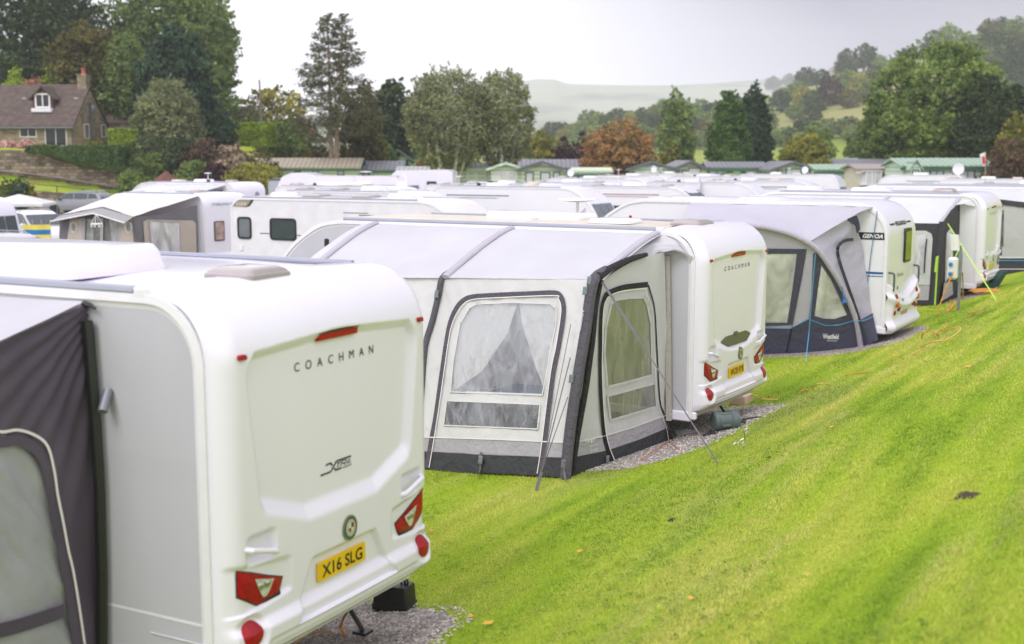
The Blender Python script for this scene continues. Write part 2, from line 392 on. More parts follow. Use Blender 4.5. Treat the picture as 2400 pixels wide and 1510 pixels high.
def blades():
    """mown turf: small leaf blades in tufts, thinned out with distance"""
    rng = np.random.default_rng(3); V = []; T = []
    n = 560000
    # sample in polar space round the eye, over the slope and the flat beside the pitches
    r = 2.4 * (30 / 2.4) ** rng.random(n); a = R(90) - R(1) - rng.random(n) * R(31) + R(7)
    # extra: area straight ahead is left to the caravan nearest
    x = r * np.cos(a); y = r * np.sin(a)
    keep = np.ones(n, bool); z = np.zeros(n)
    cl = np.array([nz3(px_, py_, 0, 5.5) + .6 * nz3(px_, py_, 3, 1.3) for px_, py_ in zip(x[::1], y[::1])])
    for i in range(n):
        if on_pad(x[i], y[i], .05 + .10 * abs(cl[i])) and (i % 61): keep[i] = False; continue
        z[i] = height(x[i], y[i])
    x, y, z, r, cl = x[keep], y[keep], z[keep], r[keep], cl[keep]; n = len(x)
    L_ = (.013 + .014 * rng.random(n)) * (1 + .5 * np.clip(cl, -.6, 1)); w = .0016 + .00042 * r; L_ = L_ + .0006 * r
    ph = rng.random(n) * 2 * np.pi; tl = .25 + .6 * rng.random(n)
    dx, dy = np.cos(ph), np.sin(ph)
    B = np.stack([x, y, z - .004], 1); side = np.stack([-dy, dx, np.zeros(n)], 1) * w[:, None] / 2
    mid = B + np.stack([dx * tl * .35, dy * tl * .35, np.ones(n) * .75], 1) * (L_[:, None]) * .6
    tip = B + np.stack([dx * tl, dy * tl, np.ones(n) * .8], 1) * L_[:, None]
    V = np.stack([B - side, B + side, mid + side * .8, mid - side * .8, tip], 1).reshape(-1, 3)
    k = np.arange(n)[:, None] * 5
    F = np.concatenate([k + np.array([[0, 1, 2]]), k + np.array([[0, 2, 3]]), k + np.array([[3, 2, 4]])], 0)
    m = bpy.data.materials.new('grass_blade'); m.use_nodes = True; nt = m.node_tree; N = nt.nodes; L = nt.links
    g = N.new('ShaderNodeNewGeometry'); m0 = N.new('ShaderNodeMapping'); m0.inputs['Rotation'].default_value = (0, 0, R(30)); L.new(g.outputs['Position'], m0.inputs[0]); mp = N.new('ShaderNodeMapping'); mp.inputs['Scale'].default_value = (1.3, .2, 1); L.new(m0.outputs[0], mp.inputs[0])
    n1 = N.new('ShaderNodeTexNoise'); n1.inputs['Scale'].default_value = 1.1; n1.inputs['Detail'].default_value = 8; L.new(mp.outputs[0], n1.inputs['Vector'])
    n2 = N.new('ShaderNodeTexNoise'); n2.inputs['Scale'].default_value = .9; n2.inputs['Detail'].default_value = 9; n2.inputs['Roughness'].default_value = .7; L.new(mp.outputs[0], n2.inputs['Vector'])
    rp = N.new('ShaderNodeValToRGB'); L.new(n1.outputs['Fac'], rp.inputs[0])
    dr = N.new('ShaderNodeMapRange'); dr.inputs['From Min'].default_value = .54; dr.inputs['From Max'].default_value = .68; dr.inputs['To Max'].default_value = .9; L.new(n2.outputs['Fac'], dr.inputs[0])
    dm = N.new('ShaderNodeMix'); dm.data_type = 'RGBA'; L.new(dr.outputs[0], dm.inputs[0]); L.new(rp.outputs[0], dm.inputs[6]); dm.inputs[7].default_value = (.66, .56, .25, 1)
    e = rp.color_ramp.elements; e[0].position = .40; e[0].color = (.25, .40, .012, 1); e[1].position = .60; e[1].color = (.62, .62, .10, 1); q = e.new(.48); q.color = (.42, .56, .02, 1)
    wv = N.new('ShaderNodeTexWave'); wv.inputs['Scale'].default_value = .55; wv.inputs['Distortion'].default_value = 2.2; wv.inputs['Detail'].default_value = 3; wv.inputs['Detail Scale'].default_value = .6; L.new(mp.outputs[0], wv.inputs['Vector'])
    wm = N.new('ShaderNodeMix'); wm.data_type = 'RGBA'; wm.blend_type = 'MULTIPLY'; wm.inputs[0].default_value = 1; wr = N.new('ShaderNodeValToRGB'); wr.color_ramp.elements[0].color = (.84, .88, .72, 1); wr.color_ramp.elements[1].color = (1.08, 1.03, 1.1, 1); L.new(wv.outputs['Fac'], wr.inputs[0]); L.new(dm.outputs[2], wm.inputs[6]); L.new(wr.outputs[0], wm.inputs[7])
    hs = N.new('ShaderNodeHueSaturation'); hs.inputs['Saturation'].default_value = .93; L.new(wm.outputs[2], hs.inputs['Color'])
    mr = N.new('ShaderNodeMapRange'); mr.inputs['To Min'].default_value = .8; mr.inputs['To Max'].default_value = 1.2; L.new(g.outputs['Random Per Island'], mr.inputs[0]); L.new(mr.outputs[0], hs.inputs['Value'])
    d = N['Principled BSDF']; d.inputs['Roughness'].default_value = .6; d.inputs['Specular IOR Level'].default_value = .25; L.new(hs.outputs[0], d.inputs['Base Color'])
    t = N.new('ShaderNodeBsdfTranslucent'); L.new(hs.outputs[0], t.inputs[0]); mx = N.new('ShaderNodeMixShader'); mx.inputs[0].default_value = .35
    L.new(d.outputs[0], mx.inputs[1]); L.new(t.outputs[0], mx.inputs[2]); L.new(mx.outputs[0], N['Material Output'].inputs[0])
    o = npmesh('grass', V, F, m); tag(o, 'short mown grass on the bank and round the pitches', 'grass', kind='stuff')
def weeds():
    rng = np.random.default_rng(8); V = []; T = []; F = []; n = 2600; k = 0
    for _ in range(n):
        r = 3.5 * (17 / 3.5) ** rng.random(); a = R(90) - rng.random() * R(26) + R(4); x, y = r * math.cos(a), r * math.sin(a)
        if nz3(x, y, 9, .5) < -.02 or on_pad(x, y, -.1): continue
        z = height(x, y) + .012
        for j in range(int(rng.integers(4, 9))):
            t = rng.random() * 6.28; l = rng.uniform(.006, .014); w = l * .5; cx, cy = x + rng.normal(0, .018), y + rng.normal(0, .018); c, s_ = math.cos(t), math.sin(t); zz = z + rng.random() * .014
            V += [(cx - c * l, cy - s_ * l, zz), (cx - s_ * w, cy + c * w, zz + .004), (cx + c * l, cy + s_ * l, zz + .006), (cx + s_ * w, cy - c * w, zz + .001)]; F.append((k, k + 1, k + 2, k + 3)); k += 4
    o = npmesh('weeds', np.array(V), np.array(F), mat('weed_leaf', (.15, .25, .04), .9, 0, .4, 14, trans=.2, spec=.05)); tag(o, 'clover and plantain leaves scattered through the lawn', 'weeds', kind='stuff')
def pebbles():
    rng = np.random.default_rng(4); V = []; F = []; k = 0
    for P, n in ((PADS[0], 7000), (PADS[1], 9000), (PADS[2], 1500)):
        F_, x0, x1, y0, y1 = P
        for _ in range(n):
            lx = rng.uniform(-2.2, x1 + .25); ly_ = rng.uniform(y0 - .2, y1 + .2); p = F_.w(lx, ly_, 0)
            if not on_pad(p.x, p.y, -.06): continue
            z = H(p.x, p.y) + .018; s_ = rng.uniform(.006, .015); a = rng.random() * 6.28; e = rng.uniform(.6, 1)
            c, d = math.cos(a), math.sin(a)
            for (i, j, l) in ((1, 0, 0), (0, 1, 0), (-1, 0, 0), (0, -1, 0), (0, 0, .7), (.3, .2, .6)): V.append((p.x + s_ * (i * c - j * d * e), p.y + s_ * (i * d + j * c * e), z + s_ * l))
            F += [(k, k + 1, k + 5), (k + 1, k + 2, k + 4), (k + 2, k + 3, k + 4), (k + 3, k, k + 5), (k + 1, k + 4, k + 5), (k + 3, k + 5, k + 4)]; k += 6
    m = mat('pebble', (.20, .17, .15), .85, 0, .3, 24, c2=(.58, .53, .48)); o = npmesh('loose_chippings', np.array(V), np.array(F), m); tag(o, 'loose stone chippings on the gravel pads', 'gravel', kind='stuff')
if DETAIL: blades(); weeds(); pebbles()
# ---------- caravans
WID = 2.12
def outline(L=6.7, Hh=2.6, rr=.40, zb=.38, front='swept', inset=0., n=9):
    P = [(0, zb), (0, zb + .3), (0, 1.3), (0, Hh - rr)]
    for k in range(1, n + 1):
        a = math.pi / 2 * k / n; P.append((-rr + rr * math.cos(a), Hh - rr + rr * math.sin(a)))
    if front == 'swept': fp = [(-L + 1.6, Hh), (-L + 1.25, Hh - .05), (-L + .95, Hh - .19), (-L + .65, Hh - .40), (-L + .40, Hh - .68), (-L + .20, Hh - 1.0), (-L + .05, Hh - 1.4), (-L, Hh - 1.8), (-L + .04, zb + .08), (-L + .14, zb)]
    elif front == 'round': fp = [(-L + 1.0, Hh), (-L + .72, Hh - .05), (-L + .48, Hh - .18), (-L + .30, Hh - .38), (-L + .18, Hh - .66), (-L + .08, Hh - 1.1), (-L, Hh - 1.6), (-L + .02, zb + .06), (-L + .1, zb)]
    else: fp = [(-L + .4, Hh), (-L + .22, Hh - .05), (-L + .09, Hh - .15), (-L + .02, Hh - .35), (-L, Hh - .9), (-L, Hh - 1.6), (-L, zb + .05), (-L + .05, zb)]
    P += [(-1.5, Hh), (-2.6, Hh), (-3.6, Hh)] if L > 5.4 else [(-1.5, Hh), (-2.4, Hh)]
    c = chain([(x, 0, z) for x, z in fp], 3); P += [(p.x, p.z) for p in c]
    if inset:
        m = len(P); Q = []
        for i in range(m):
            a, b = Vector(P[(i - 1) % m]), Vector(P[(i + 1) % m]); p = Vector(P[i])
            d1 = (p - a).normalized() if (p - a).length > 1e-6 else Vector((0, 1)); d2 = (b - p).normalized()
            n1 = Vector((-d1.y, d1.x)); n2 = Vector((-d2.y, d2.x)); nn = (n1 + n2); nn = nn / max(.35, nn.length_squared / 2) if nn.length > .3 else n1
            Q.append(tuple(p + nn * inset))
        P = Q
    return P
def rrect(x0, x1, z0, z1, r, n=4):
    out = []
    for cx, cz, a0 in ((x1 - r, z0 + r, -90), (x1 - r, z1 - r, 0), (x0 + r, z1 - r, 90), (x0 + r, z0 + r, 180)):
        for k in range(n + 1):
            a = R(a0 + 90 * k / n); out.append((cx + r * math.cos(a), cz + r * math.sin(a)))
    return out
def ring(b, P, P2, y, y2):
    """frame between two outlines with the same count"""
    n = len(P); vs = [(x, y, z) for x, z in P] + [(x, y2, z) for x, z in P2]
    b.add(vs, [(i, (i + 1) % n, n + (i + 1) % n, n + i) for i in range(n)])
def side_window(parent, x0, x1, z0, z1, y=0., glass=None, r=.07, frame=.035, th=.02, fm=None):
    b = MB(); o, i = rrect(x0, x1, z0, z1, r), rrect(x0 + frame, x1 - frame, z0 + frame, z1 - frame, r * .6)
    ring(b, o, o, y + .01, y - th); ring(b, o, i, y - th, y - th - .002); ring(b, i, i, y - th, y - .002)
    w_ = b.build('window', fm or BLK, parent)
    g = MB(); g.prism(i, lambda x, z: (x, y - .001, z), lambda x, z: (x, y - th * .6, z)); g.build('pane', glass or DGLASS, w_)
    return w_
def wheel(parent, x, y, r=.31, w_=.19, hub=None, axis=1, zc=None):
    zc = r if zc is None else zc
    t = MB(); t.lathe([(r * .62, 0), (r * .93, 0), (r, .03), (r, w_ - .03), (r * .93, w_), (r * .62, w_)], 28, (x, y, zc), axis)
    o = t.build('wheel', RUB, parent)
    h = MB(); h.lathe([(r * .64, w_ * .9), (r * .64, .015), (r * .58, .005), (r * .56, .04)], 28, (x, y, zc), axis)
    for k in range(5):
        a = 2 * math.pi * k / 5; c, s = math.cos(a), math.sin(a); c2, s2 = -s * .035, c * .035
        p = [(c * .04 + c2, s * .04 + s2), (c * r * .6 + c2 * .8, s * r * .6 + s2 * .8), (c * r * .6 - c2 * .8, s * r * .6 - s2 * .8), (c * .04 - c2, s * .04 - s2)]
        h.prism(p, lambda u, v: (x + u, y + .05, zc + v), lambda u, v: (x + u, y + .02, zc + v))
    h.lathe([(.001, .01), (.05, .015), (.055, .05)], 12, (x, y, zc), axis); h.build('rim', hub or GREY, o); return o

class Mould:
    """the big moulded rear panel: position of its surface for (across u, height z)"""
    RR, X0 = .13, .13
    @staticmethod
    def relief(u, z, kind=0):
        s = abs(u - WID / 2); d = 0.
        # tall recessed panel
        if s < .95 and 1.1 < z < 2.36:
            ztop = 2.30 - .05 * max(0, s - .05) - (1.25 * max(0, s - .80))
            side = .885 if z > 2.1 else .885 - (2.1 - z) * .13
            zbot = 1.27 + max(0, s - .36) * .36 if kind == 0 else 1.17 + .16 * (s / .8) ** 2
            t = min(1, max(0, (ztop + .012 - z) / .05)) * sst(0, .06, side - s) * sst(-.10, .03, z - zbot)
            d -= .050 * t
        # plate recess
        if .6 < z < 1.0:
            side = .34 + (.95 - z) * .55
            d -= .035 * sst(0, .03, side - s) * sst(0, .03, .955 - z)
        # bumper step
        d += .045 * sst(.735, .66, z + .02 * (s > .8) * (s - .8)) - .012 * sst(.60, .585, z) * sst(0, .04, .8 - s) * sst(.52, .54, z)
        # grab handle scoops
        d -= .05 * sst(.135, .08, abs(s - .79)) * sst(.10, .05, abs(z - 1.14 - (s - .79) * .0))
        # lamp surrounds
        if .78 < z < 1.1: d -= .022 * sst(.0, .03, s - .53) * sst(0, .04, 1.0 + (s - .6) * .12 - z + .04) * sst(0, .03, z - (.80 - .12 * (s - .6)))
        # reflector wells
        rr = math.hypot(s - .90, z - .665); d -= .02 * sst(.115, .09, rr)
        return d * sst(0, .05, min(u, WID - u))
    @classmethod
    def edge(c, u):
        e = min(u, WID - u)
        return c.RR - math.sqrt(max(0, c.RR ** 2 - (c.RR - e) ** 2)) if e < c.RR else 0.
    @classmethod
    def pt(c, u, z, proud=0., kind=0):
        x = c.X0 - c.edge(u) + c.relief(u, z, kind) + .02 * math.sin(math.pi * u / WID)
        if z > 2.2:
            t = min(1, (z - 2.2) / .42); x -= .42 * (1 - math.sqrt(max(0, 1 - t * t)))
        if z < .56: x -= .09 * ((.56 - z) / .09) ** 1.6
        # push out along the surface
        if proud:
            e = min(u, WID - u); q = max(0, min(1, (c.RR - e) / c.RR)); sgn = -1 if u < WID / 2 else 1
            return (x + proud * math.sqrt(1 - q * q * .9), u + sgn * proud * q * .95, z)
        return (x, u, z)
def mould_mesh(kind):
    b = MB(); us = [Mould.RR * (1 - math.cos(math.pi / 2 * k / 9)) for k in range(9)]; n = 150
    us = us + [Mould.RR + (WID - 2 * Mould.RR) * k / n for k in range(n + 1)] + [WID - u for u in us[::-1]]
    rows = []
    for k in range(175):
        z = .47 + (2.2 - .47) * k / 174; rows.append([Mould.pt(u, z, 0, kind) for u in us])
    for k in range(1, 81):
        a = math.pi / 2 * k / 80; r_ = []
        for u in us:
            e = Mould.edge(u); x = -.29 + .42 * math.cos(a) - e * math.cos(a) + .02 * math.sin(math.pi * u / WID) * math.cos(a); z = 2.2 + .42 * math.sin(a) - e * .38 * math.sin(a) + .035 * math.sin(a) * (1 - (2 * u / WID - 1) ** 2)
            z2 = 2.2 + .42 * math.sin(a)
            if z2 < 2.37: x += Mould.relief(u, z2, kind) * math.cos(a)
            r_.append((x, u, z))
        rows.append(r_)
    rows.append([(x - .13, y, z) for x, y, z in rows[-1]])
    # return of the lower lip
    rows = [[(x - .06, y, z + .0) for x, y, z in rows[0]]] + rows
    m = len(us); vs = [p for r_ in rows for p in r_]
    b.add(vs, [(j * m + i, j * m + i + 1, (j + 1) * m + i + 1, (j + 1) * m + i) for j in range(len(rows) - 1) for i in range(m - 1)])
    return b
def lampquad(side, top, bot, kind, proud, n=12, m=4):
    """patch between two (s,z) polylines on the mould; side -1 near, +1 far"""
    def pl_(P, t):
        k = t * (len(P) - 1); i = min(int(k), len(P) - 2); f = k - i
        return (P[i][0] + (P[i + 1][0] - P[i][0]) * f, P[i][1] + (P[i + 1][1] - P[i][1]) * f)
    b = MB()
    def fn(a, c):
        p, q = pl_(top, a), pl_(bot, a); s, z = q[0] + (p[0] - q[0]) * c, q[1] + (p[1] - q[1]) * c
        pr = proud if (0 < a < 1 and 0 < c < 1) else proud * .35
        return Mould.pt(WID / 2 + side * s, z, pr, kind)
    b.grid(fn, n, m); return b
def disc_on(side, s0, z0, r, proud, kind=0, n=22, dome=1.):
    b = MB(); rings = []
    for q in (1., .96, .7, .35, .01):
        rings.append([Mould.pt(WID / 2 + side * (s0 + r * q * math.cos(2 * math.pi * k / n)), z0 + r * q * math.sin(2 * math.pi * k / n), (proud if q < .99 else -.004) + .006 * dome * (1 - q * q), kind) for k in range(n)])
    b.loft(rings, caps=False); return b
def rear_details(root, kind, brand, plate, emb, sub):
    def put(u, z, w_, hh, pr): return lambda x, y: Mould.pt(u + x, z + y, pr, kind)
    rp = mould_mesh(kind).build('rear_panel', W_, root, ang=50)
    for i, ch in enumerate(brand):
        uc = WID / 2 - .385 + .11 * i; lettering('letter', ch, lambda x, y: Mould.pt(uc + x, 2.125 + y, .004, kind), INK, root, .078)
    # plate
    b = MB(); c = WID / 2 - .015
    b.prism(rrect(c - .25, c + .25, .765, .885, .012), lambda u, z: (.118, u, z), lambda u, z: (.134, u, z)); p = b.build('number_plate', YEL, root)
    if plate: lettering('registration', plate, lambda x, y: (.1355, c + x, .825 + y * 1.25), INK, p, .088, .43, bold=.002)
    # lamps
    top = [(.975, 1.05), (.86, 1.005), (.73, .95), (.60, .90)]; bot = [(.975, .905), (.83, .81), (.75, .812), (.64, .82)]
    for sd in (-1, 1):
        o = lampquad(sd, top, bot, kind, .016).build('rear_lamp', REDL, root)
        rm = MB(); rm.add(lampquad(sd, [(s + (.008 if s > .9 else -.008 if s < .62 else 0), z + .009) for s, z in top], [(s + (.008 if s > .9 else -.008 if s < .65 else 0), z - .009) for s, z in bot], kind, .009).v, lampquad(sd, top, bot, kind, 0).f); rm.build('lamp_rim', INK, o)
        tg = MB(); tg.grid(lambda a, c_: Mould.pt(WID / 2 + sd * (.775 + (a - .5) * (.03 + .13 * c_ ** .8)), .845 + .105 * c_ + .045 * c_ * (a - .5), .021, kind), 6, 6); tg.build('lens', CLR, o)
        disc_on(sd, .905, .665, .078, .006, kind).build('reflector', REDL, root)
        b = MB(); z_ = 2.265
        b.prism(rrect(.885, .945, z_ - .018, z_ + .012, .012), lambda s, z: Mould.pt(WID / 2 + sd * s, z, -.005, kind), lambda s, z: Mould.pt(WID / 2 + sd * s, z, .02, kind)); b.build('marker_lamp', REDL, root)
        b = MB()
        for k in (0, 1):
            for r_, d_ in ((.026, .0), (.024, .012), (.012, .018), (.001, .02)): pass
            c_ = Vector(Mould.pt(WID / 2 + sd * (.750 + .05 * k), .918, .018, kind)); b.lathe([(.024, 0), (.022, .010), (.012, .016), (.001, .018)], 14, c_, 0)
        b.build('bulb', STEEL, o)
        # grab handle
        pth = []
        for k in range(9):
            t = k / 8; s = .93 - .28 * t; z = 1.165 - .08 * t
            q = Vector(Mould.pt(WID / 2 + sd * s, z, 0, kind)); q.x = .13 - Mould.edge(WID / 2 + sd * s) + (.028 if 0 < k < 8 else -.015); pth.append(q)
        b = MB(); b.tube(pth, .018, 8); b.build('grab_handle', W_, root)
    # high level brake lamp
    b = MB(); b.prism([(-.21, 2.258), (.20, 2.258), (.21, 2.30), (-.19, 2.30)], lambda u, z: (Mould.pt(WID / 2 + u, 2.33, 0, kind)[0] - .05, WID / 2 + u, z), lambda u, z: (Mould.pt(WID / 2 + u, 2.33, 0, kind)[0] - .004, WID / 2 + u, z))
    bl = b.build('brake_lamp', REDL, root)
    b = MB(); b.prism([(-.215, 2.30), (.215, 2.30), (.215, 2.312), (-.21, 2.312)], lambda u, z: (Mould.pt(WID / 2 + u, 2.33, 0, kind)[0] - .05, WID / 2 + u, z), lambda u, z: (Mould.pt(WID / 2 + u, 2.33, 0, kind)[0] + .002, WID / 2 + u, z)); b.build('lamp_bezel', BLK, bl)
    # round enamel badge
    c = WID / 2 + .04; zc = 1.035
    def dsk(r, pr, m_, nm, par):
        b = MB(); n = 26; b.loft([[Mould.pt(c + r * q * math.cos(2 * math.pi * k / n), zc + r * q * 1.1 * math.sin(2 * math.pi * k / n), p_, kind) for k in range(n)] for q, p_ in ((1., .002), (1., pr), (.01, pr))], caps=False)
        return b.build(nm, m_, par)
    g = dsk(.075, .010, mat('badge_gold', (.30, .29, .14), .35, .5), 'badge', root)
    dsk(.066, .012, emb[0], 'enamel', g); dsk(.050, .014, mat('badge_cream', (.42, .44, .30), .4), 'enamel', g)
    for i, (a, e) in enumerate(((0, 0), (0, 1), (1, 0), (1, 1))):
        b = MB(); y0 = c - .028 + .028 * a; z0 = zc - .03 + .032 * e + (.006 if e == 0 else 0)
        b.prism([(y0, z0), (y0 + .028, z0), (y0 + .028, z0 + .03), (y0, z0 + .03)] if e else [(y0 + (.014 if a == 0 else 0), z0), (y0 + (.014 if a else .028), z0), (y0 + .028, z0 + .024), (y0, z0 + .024)], lambda u, z: Mould.pt(u, z, .012, kind), lambda u, z: Mould.pt(u, z, .016, kind))
        b.build('shield', emb[1] if (a + e) % 2 == 0 else emb[2], g)
    return rp
def base_caravan(F_, name, label, L=6.7, front='swept', side_mat=None, roof=None, rail=True, windows=(), Hh=2.6, rr=.40, zb=.38, W=WID, x_end=.0, group=None, flip=False, detail=True, rearbody=False, crown=.04, cat='caravan', rail_end=-.42):
    root = empty(name, F_.O, F_.th, label, cat, group); fx = (lambda x: -L - x) if flip else (lambda x: x)
    O_ = outline(L, Hh, rr, zb, front)
    r = .06; b = MB(); rings = []; Fp = Vector
    ys = [(0.012, r * .7), (.02, r * .3), (.045, r * .06), (.08, 0)] + [(W * k / 8, 0) for k in range(1, 8)] + [(W - .08, 0), (W - .045, r * .06), (W - .02, r * .3), (W - .004, r * .7)]
    for y, ins in ys:
        q = outline(L, Hh, rr, zb, front, ins); k_ = 1 - (2 * y / W - 1) ** 2
        rings.append([(fx(x - (.02 if (x > -.45 and not rearbody) else 0)), y, z + (crown * k_ if z > Hh - .3 else 0) + (-.02 * (x > -.45 and z > Hh - .45) if not rearbody else 0)) for x, z in q])
    b.loft(rings)
    body = b.build('body', roof or W_, root, ang=40)
    # side sheet, near side
    i0, i1, i2 = O_, outline(L, Hh, rr, zb, front, .05), outline(L, Hh, rr, zb, front, .085)
    b = MB(); ring(b, [(fx(x), z) for x, z in i0], [(fx(x), z) for x, z in i0], .02, -.018); ring(b, [(fx(x), z) for x, z in i0], [(fx(x), z) for x, z in i1], -.018, -.022); ring(b, [(fx(x), z) for x, z in i1], [(fx(x), z) for x, z in i1], -.022, -.006)
    ring(b, [(fx(x), z) for x, z in i1], [(fx(x), z) for x, z in i2], -.010, -.003); b.build('side_trim', TRIM, root, ang=40)
    b = MB(); b.prism([(fx(x), z) for x, z in i1], lambda x, z: (x, .01, z), lambda x, z: (x, -.003, z)); b.build('side_panel', side_mat or SIDE, root, ang=0)
    if rail:
        xe = rail_end; b = MB(); b.tube([(fx(xe), .012, Hh + .012), (fx((-L + 1.3) * .5), .012, Hh + .014), (fx(-L + 1.65), .012, Hh + .012)], .032, 8); b.build('awning_rail', RAIL, root)
        b = MB(); b.tube([(fx(xe), W - .02, Hh + .012), (fx(-L + 1.65), W - .02, Hh + .012)], .022, 8); b.build('awning_rail', RAIL, root)
    for w_ in windows: side_window(root, *sorted((fx(w_[0]), fx(w_[1]))), w_[2], w_[3], 0., glass=(w_[4] if len(w_) > 4 else None))
    if detail:
        b = MB(); b.box(min(fx(-L + .3), fx(-.25)), max(fx(-L + .3), fx(-.25)), .35, W - .35, .26, zb, .01); b.build('chassis', BLK, root)
        for y in (-.0, W - .19): wheel(root, fx(-L * .47), y)
        for x in (-.55, -L + .9):
            for y in (.25, W - .3):
                b = MB(); b.tube([(fx(x), y, zb), (fx(x + .28 if x > -2 else x - .25), y, .02)], .018, 6); b.box(fx(x + .28 if x > -2 else x - .25) - .055, fx(x + .28 if x > -2 else x - .25) + .055, y - .05, y + .05, 0, .02); b.build('corner_steady', BLK, root)
    return root, fx
def rooflight(root, fx, x0, x1, y0, y1, h, m=None, Hh=2.6, dome=False, name='roof_light', W=WID):
    x0, x1 = sorted((fx(x0), fx(x1))); z = Hh + .045 * (1 - ((y0 + y1) / W - 1) ** 2) - .008
    b = MB()
    if dome:
        rings = []
        for q, zz in ((1.03, 0), (1.03, .025), (.97, .03), (.93, .6 * h), (.72, .92 * h), (.3, h), (.02, h)):
            P = rrect((x0 + x1) / 2 - (x1 - x0) / 2 * q, (x0 + x1) / 2 + (x1 - x0) / 2 * q, (y0 + y1) / 2 - (y1 - y0) / 2 * q, (y0 + y1) / 2 + (y1 - y0) / 2 * q, .05 * q + .001)
            rings.append([(x, y, z + zz) for x, y in P])
        b.loft(rings)
    else:
        rings = []
        for q, zz in ((1., 0), (1.005, .03), (.97, h * .75), (.93, h), (.90, h + .004)):
            P = rrect((x0 + x1) / 2 - (x1 - x0) / 2 * q, (x0 + x1) / 2 + (x1 - x0) / 2 * q, (y0 + y1) / 2 - (y1 - y0) / 2 * q, (y0 + y1) / 2 + (y1 - y0) / 2 * q, .06)
            rings.append([(x, y, z + zz) for x, y in P])
        b.loft(rings)
    return b.build(name, m or (DOME if dome else W_), root, ang=45)
RED2 = mat('shield_red', (.25, .02, .02), .4); WHT2 = mat('shield_white', (.6, .6, .58), .4)
# ---- nearest caravan
c1, fx = base_caravan(F1, 'caravan', 'white touring caravan nearest the camera, yellow number plate X16 SLG', L=6.9, side_mat=mat('side_sheet_grey', (.50, .49, .54), .28, 0, .03, 1., stretch=(3, 3, .6)), rail_end=-.5)
rear_details(c1, 0, 'COACHMAN', 'X16 SLG', (mat('enamel_blue', (.05, .10, .13), .3), RED2, WHT2), None)
rooflight(c1, fx, -2.95, -1.18, .14, .98, .17); rooflight(c1, fx, -.55, -.17, .60, 1.0, .07, dome=True)
# the two drawn letters of the model script, in strokes
def onm(k=0): return lambda u, z: Vector(Mould.pt(u, z, .003, k))
def q(zx, zy):
    w_ = F1.lx(720 + zx / 18.875, 1050 + zy / 18.875, .09) - F1.O; return Vector(Mould.pt(w_.dot(F1.b), w_.z, .003))
for wd, sets in ((.010, ([(530, 1230), (570, 1190), (900, 1070), (960, 1040), (1000, 990), (1200, 600), (1250, 560), (1870, 340)], [(760, 775), (820, 720), (970, 665), (1040, 770)], [(1125, 885), (1180, 970), (1430, 875)])), (.005, ([(1495, 860), (1870, 715), (1800, 450), (1680, 700)], [(1240, 670), (1430, 590)], [(1330, 640), (1250, 880)], [(1390, 820), (1480, 540), (1680, 490), (1650, 590), (1600, 640), (1470, 670)], [(1550, 655), (1590, 740)], [(1740, 640), (1800, 620)]))):
    for pts in sets:
        b = MB(); strip(b, [q(u, z) for u, z in pts], (1, 0, 0), wd, .002); b.build('model_script', INK, c1)
b = MB()
b.tube([(-.0 - .47, -.013, .62), (-.02, -.013, .62)], .004, 5); b.build('panel_seam', TRIM, c1)
b = MB()
for k in range(6): b.box(-1.2, -.09, -.0042, -.003, 1.56 + k * .022, 1.563 + k * .022)
b.build('panel_rib', MATS['side_sheet_grey'], c1)
b = MB(); b.box(-3, -.05, -.0065, -.003, .72, .735); b.build('panel_seam', TRIM, c1)
b = MB(); b.box(-.5, -.40, -.02, .04, 2.575, 2.64, .012); b.build('rail_end_cap', TRIM, c1)
# ---- second caravan
c2, fx = base_caravan(F2, 'caravan', 'white touring caravan with a cream roof and yellow number plate WU20 RYB', L=6.95, roof=ROOFC, side_mat=mat('side_sheet_grey', (.60, .615, .62)), rail_end=-.52)
rear_details(c2, 1, 'COACHMAN', 'WU20 RYB', (mat('enamel_olive', (.12, .13, .05), .35), mat('badge_gold', (.30, .29, .14)), mat('shield_dark', (.08, .09, .05), .4)), None)
b = MB(); b.prism([(-.49, 1.235), (-.33, 1.285), (.33, 1.285), (.49, 1.235), (.30, 1.16), (-.30, 1.16)], lambda u, z: Mould.pt(WID / 2 + u, z, -.004, 1), lambda u, z: Mould.pt(WID / 2 + u, z, .012, 1)); bd = b.build('name_badge', mat('olive_plastic', (.10, .10, .06), .4), c2)
lettering('badge_text', 'ASHINGTON', lambda x, y: Mould.pt(WID / 2 + .02 + x, 1.205 + y, .015, 1), mat('badge_letters', (.38, .38, .30), .3, .6), bd, .05, .34)
b = MB(); b.prism(rrect(-.07, .03, 1.268, 1.315, .01), lambda u, z: Mould.pt(WID / 2 + u, z, .0, 1), lambda u, z: Mould.pt(WID / 2 + u, z, .02, 1)); b.build('badge_plaque', mat('olive_plastic', (.10, .10, .06), .4), bd)
rooflight(c2, fx, -3.45, -2.72, .75, 1.25, .10); rooflight(c2, fx, -2.9, -2.1, .95, 1.55, .075, m=ROOFW); rooflight(c2, fx, -1.75, -1.15, .55, .98, .05, m=ROOFW); rooflight(c2, fx, -.63, -.22, .62, 1.08, .07, dome=True)
b = MB(); b.tube([(-2.55, 1.75, 2.6), (-2.55, 1.75, 2.86)], .022, 8); m_ = b.build('aerial', TRIM, c2)
b = MB(); b.lathe([(.001, -.03), (.08, -.03), (.28, .0), (.27, .02), (.001, .03)], 20, (-2.55, 1.75, 2.88)); b.build('aerial_disc', TRIM, m_)
b = MB(); b.box(-5.65, -5.58, -.03, .02, 2.2, 2.33, .01); b.build('marker_lamp', BLK, c2)
b = MB(); b.box(-.52, -.42, -.02, .04, 2.575, 2.64, .012); b.build('rail_end_cap', TRIM, c2)
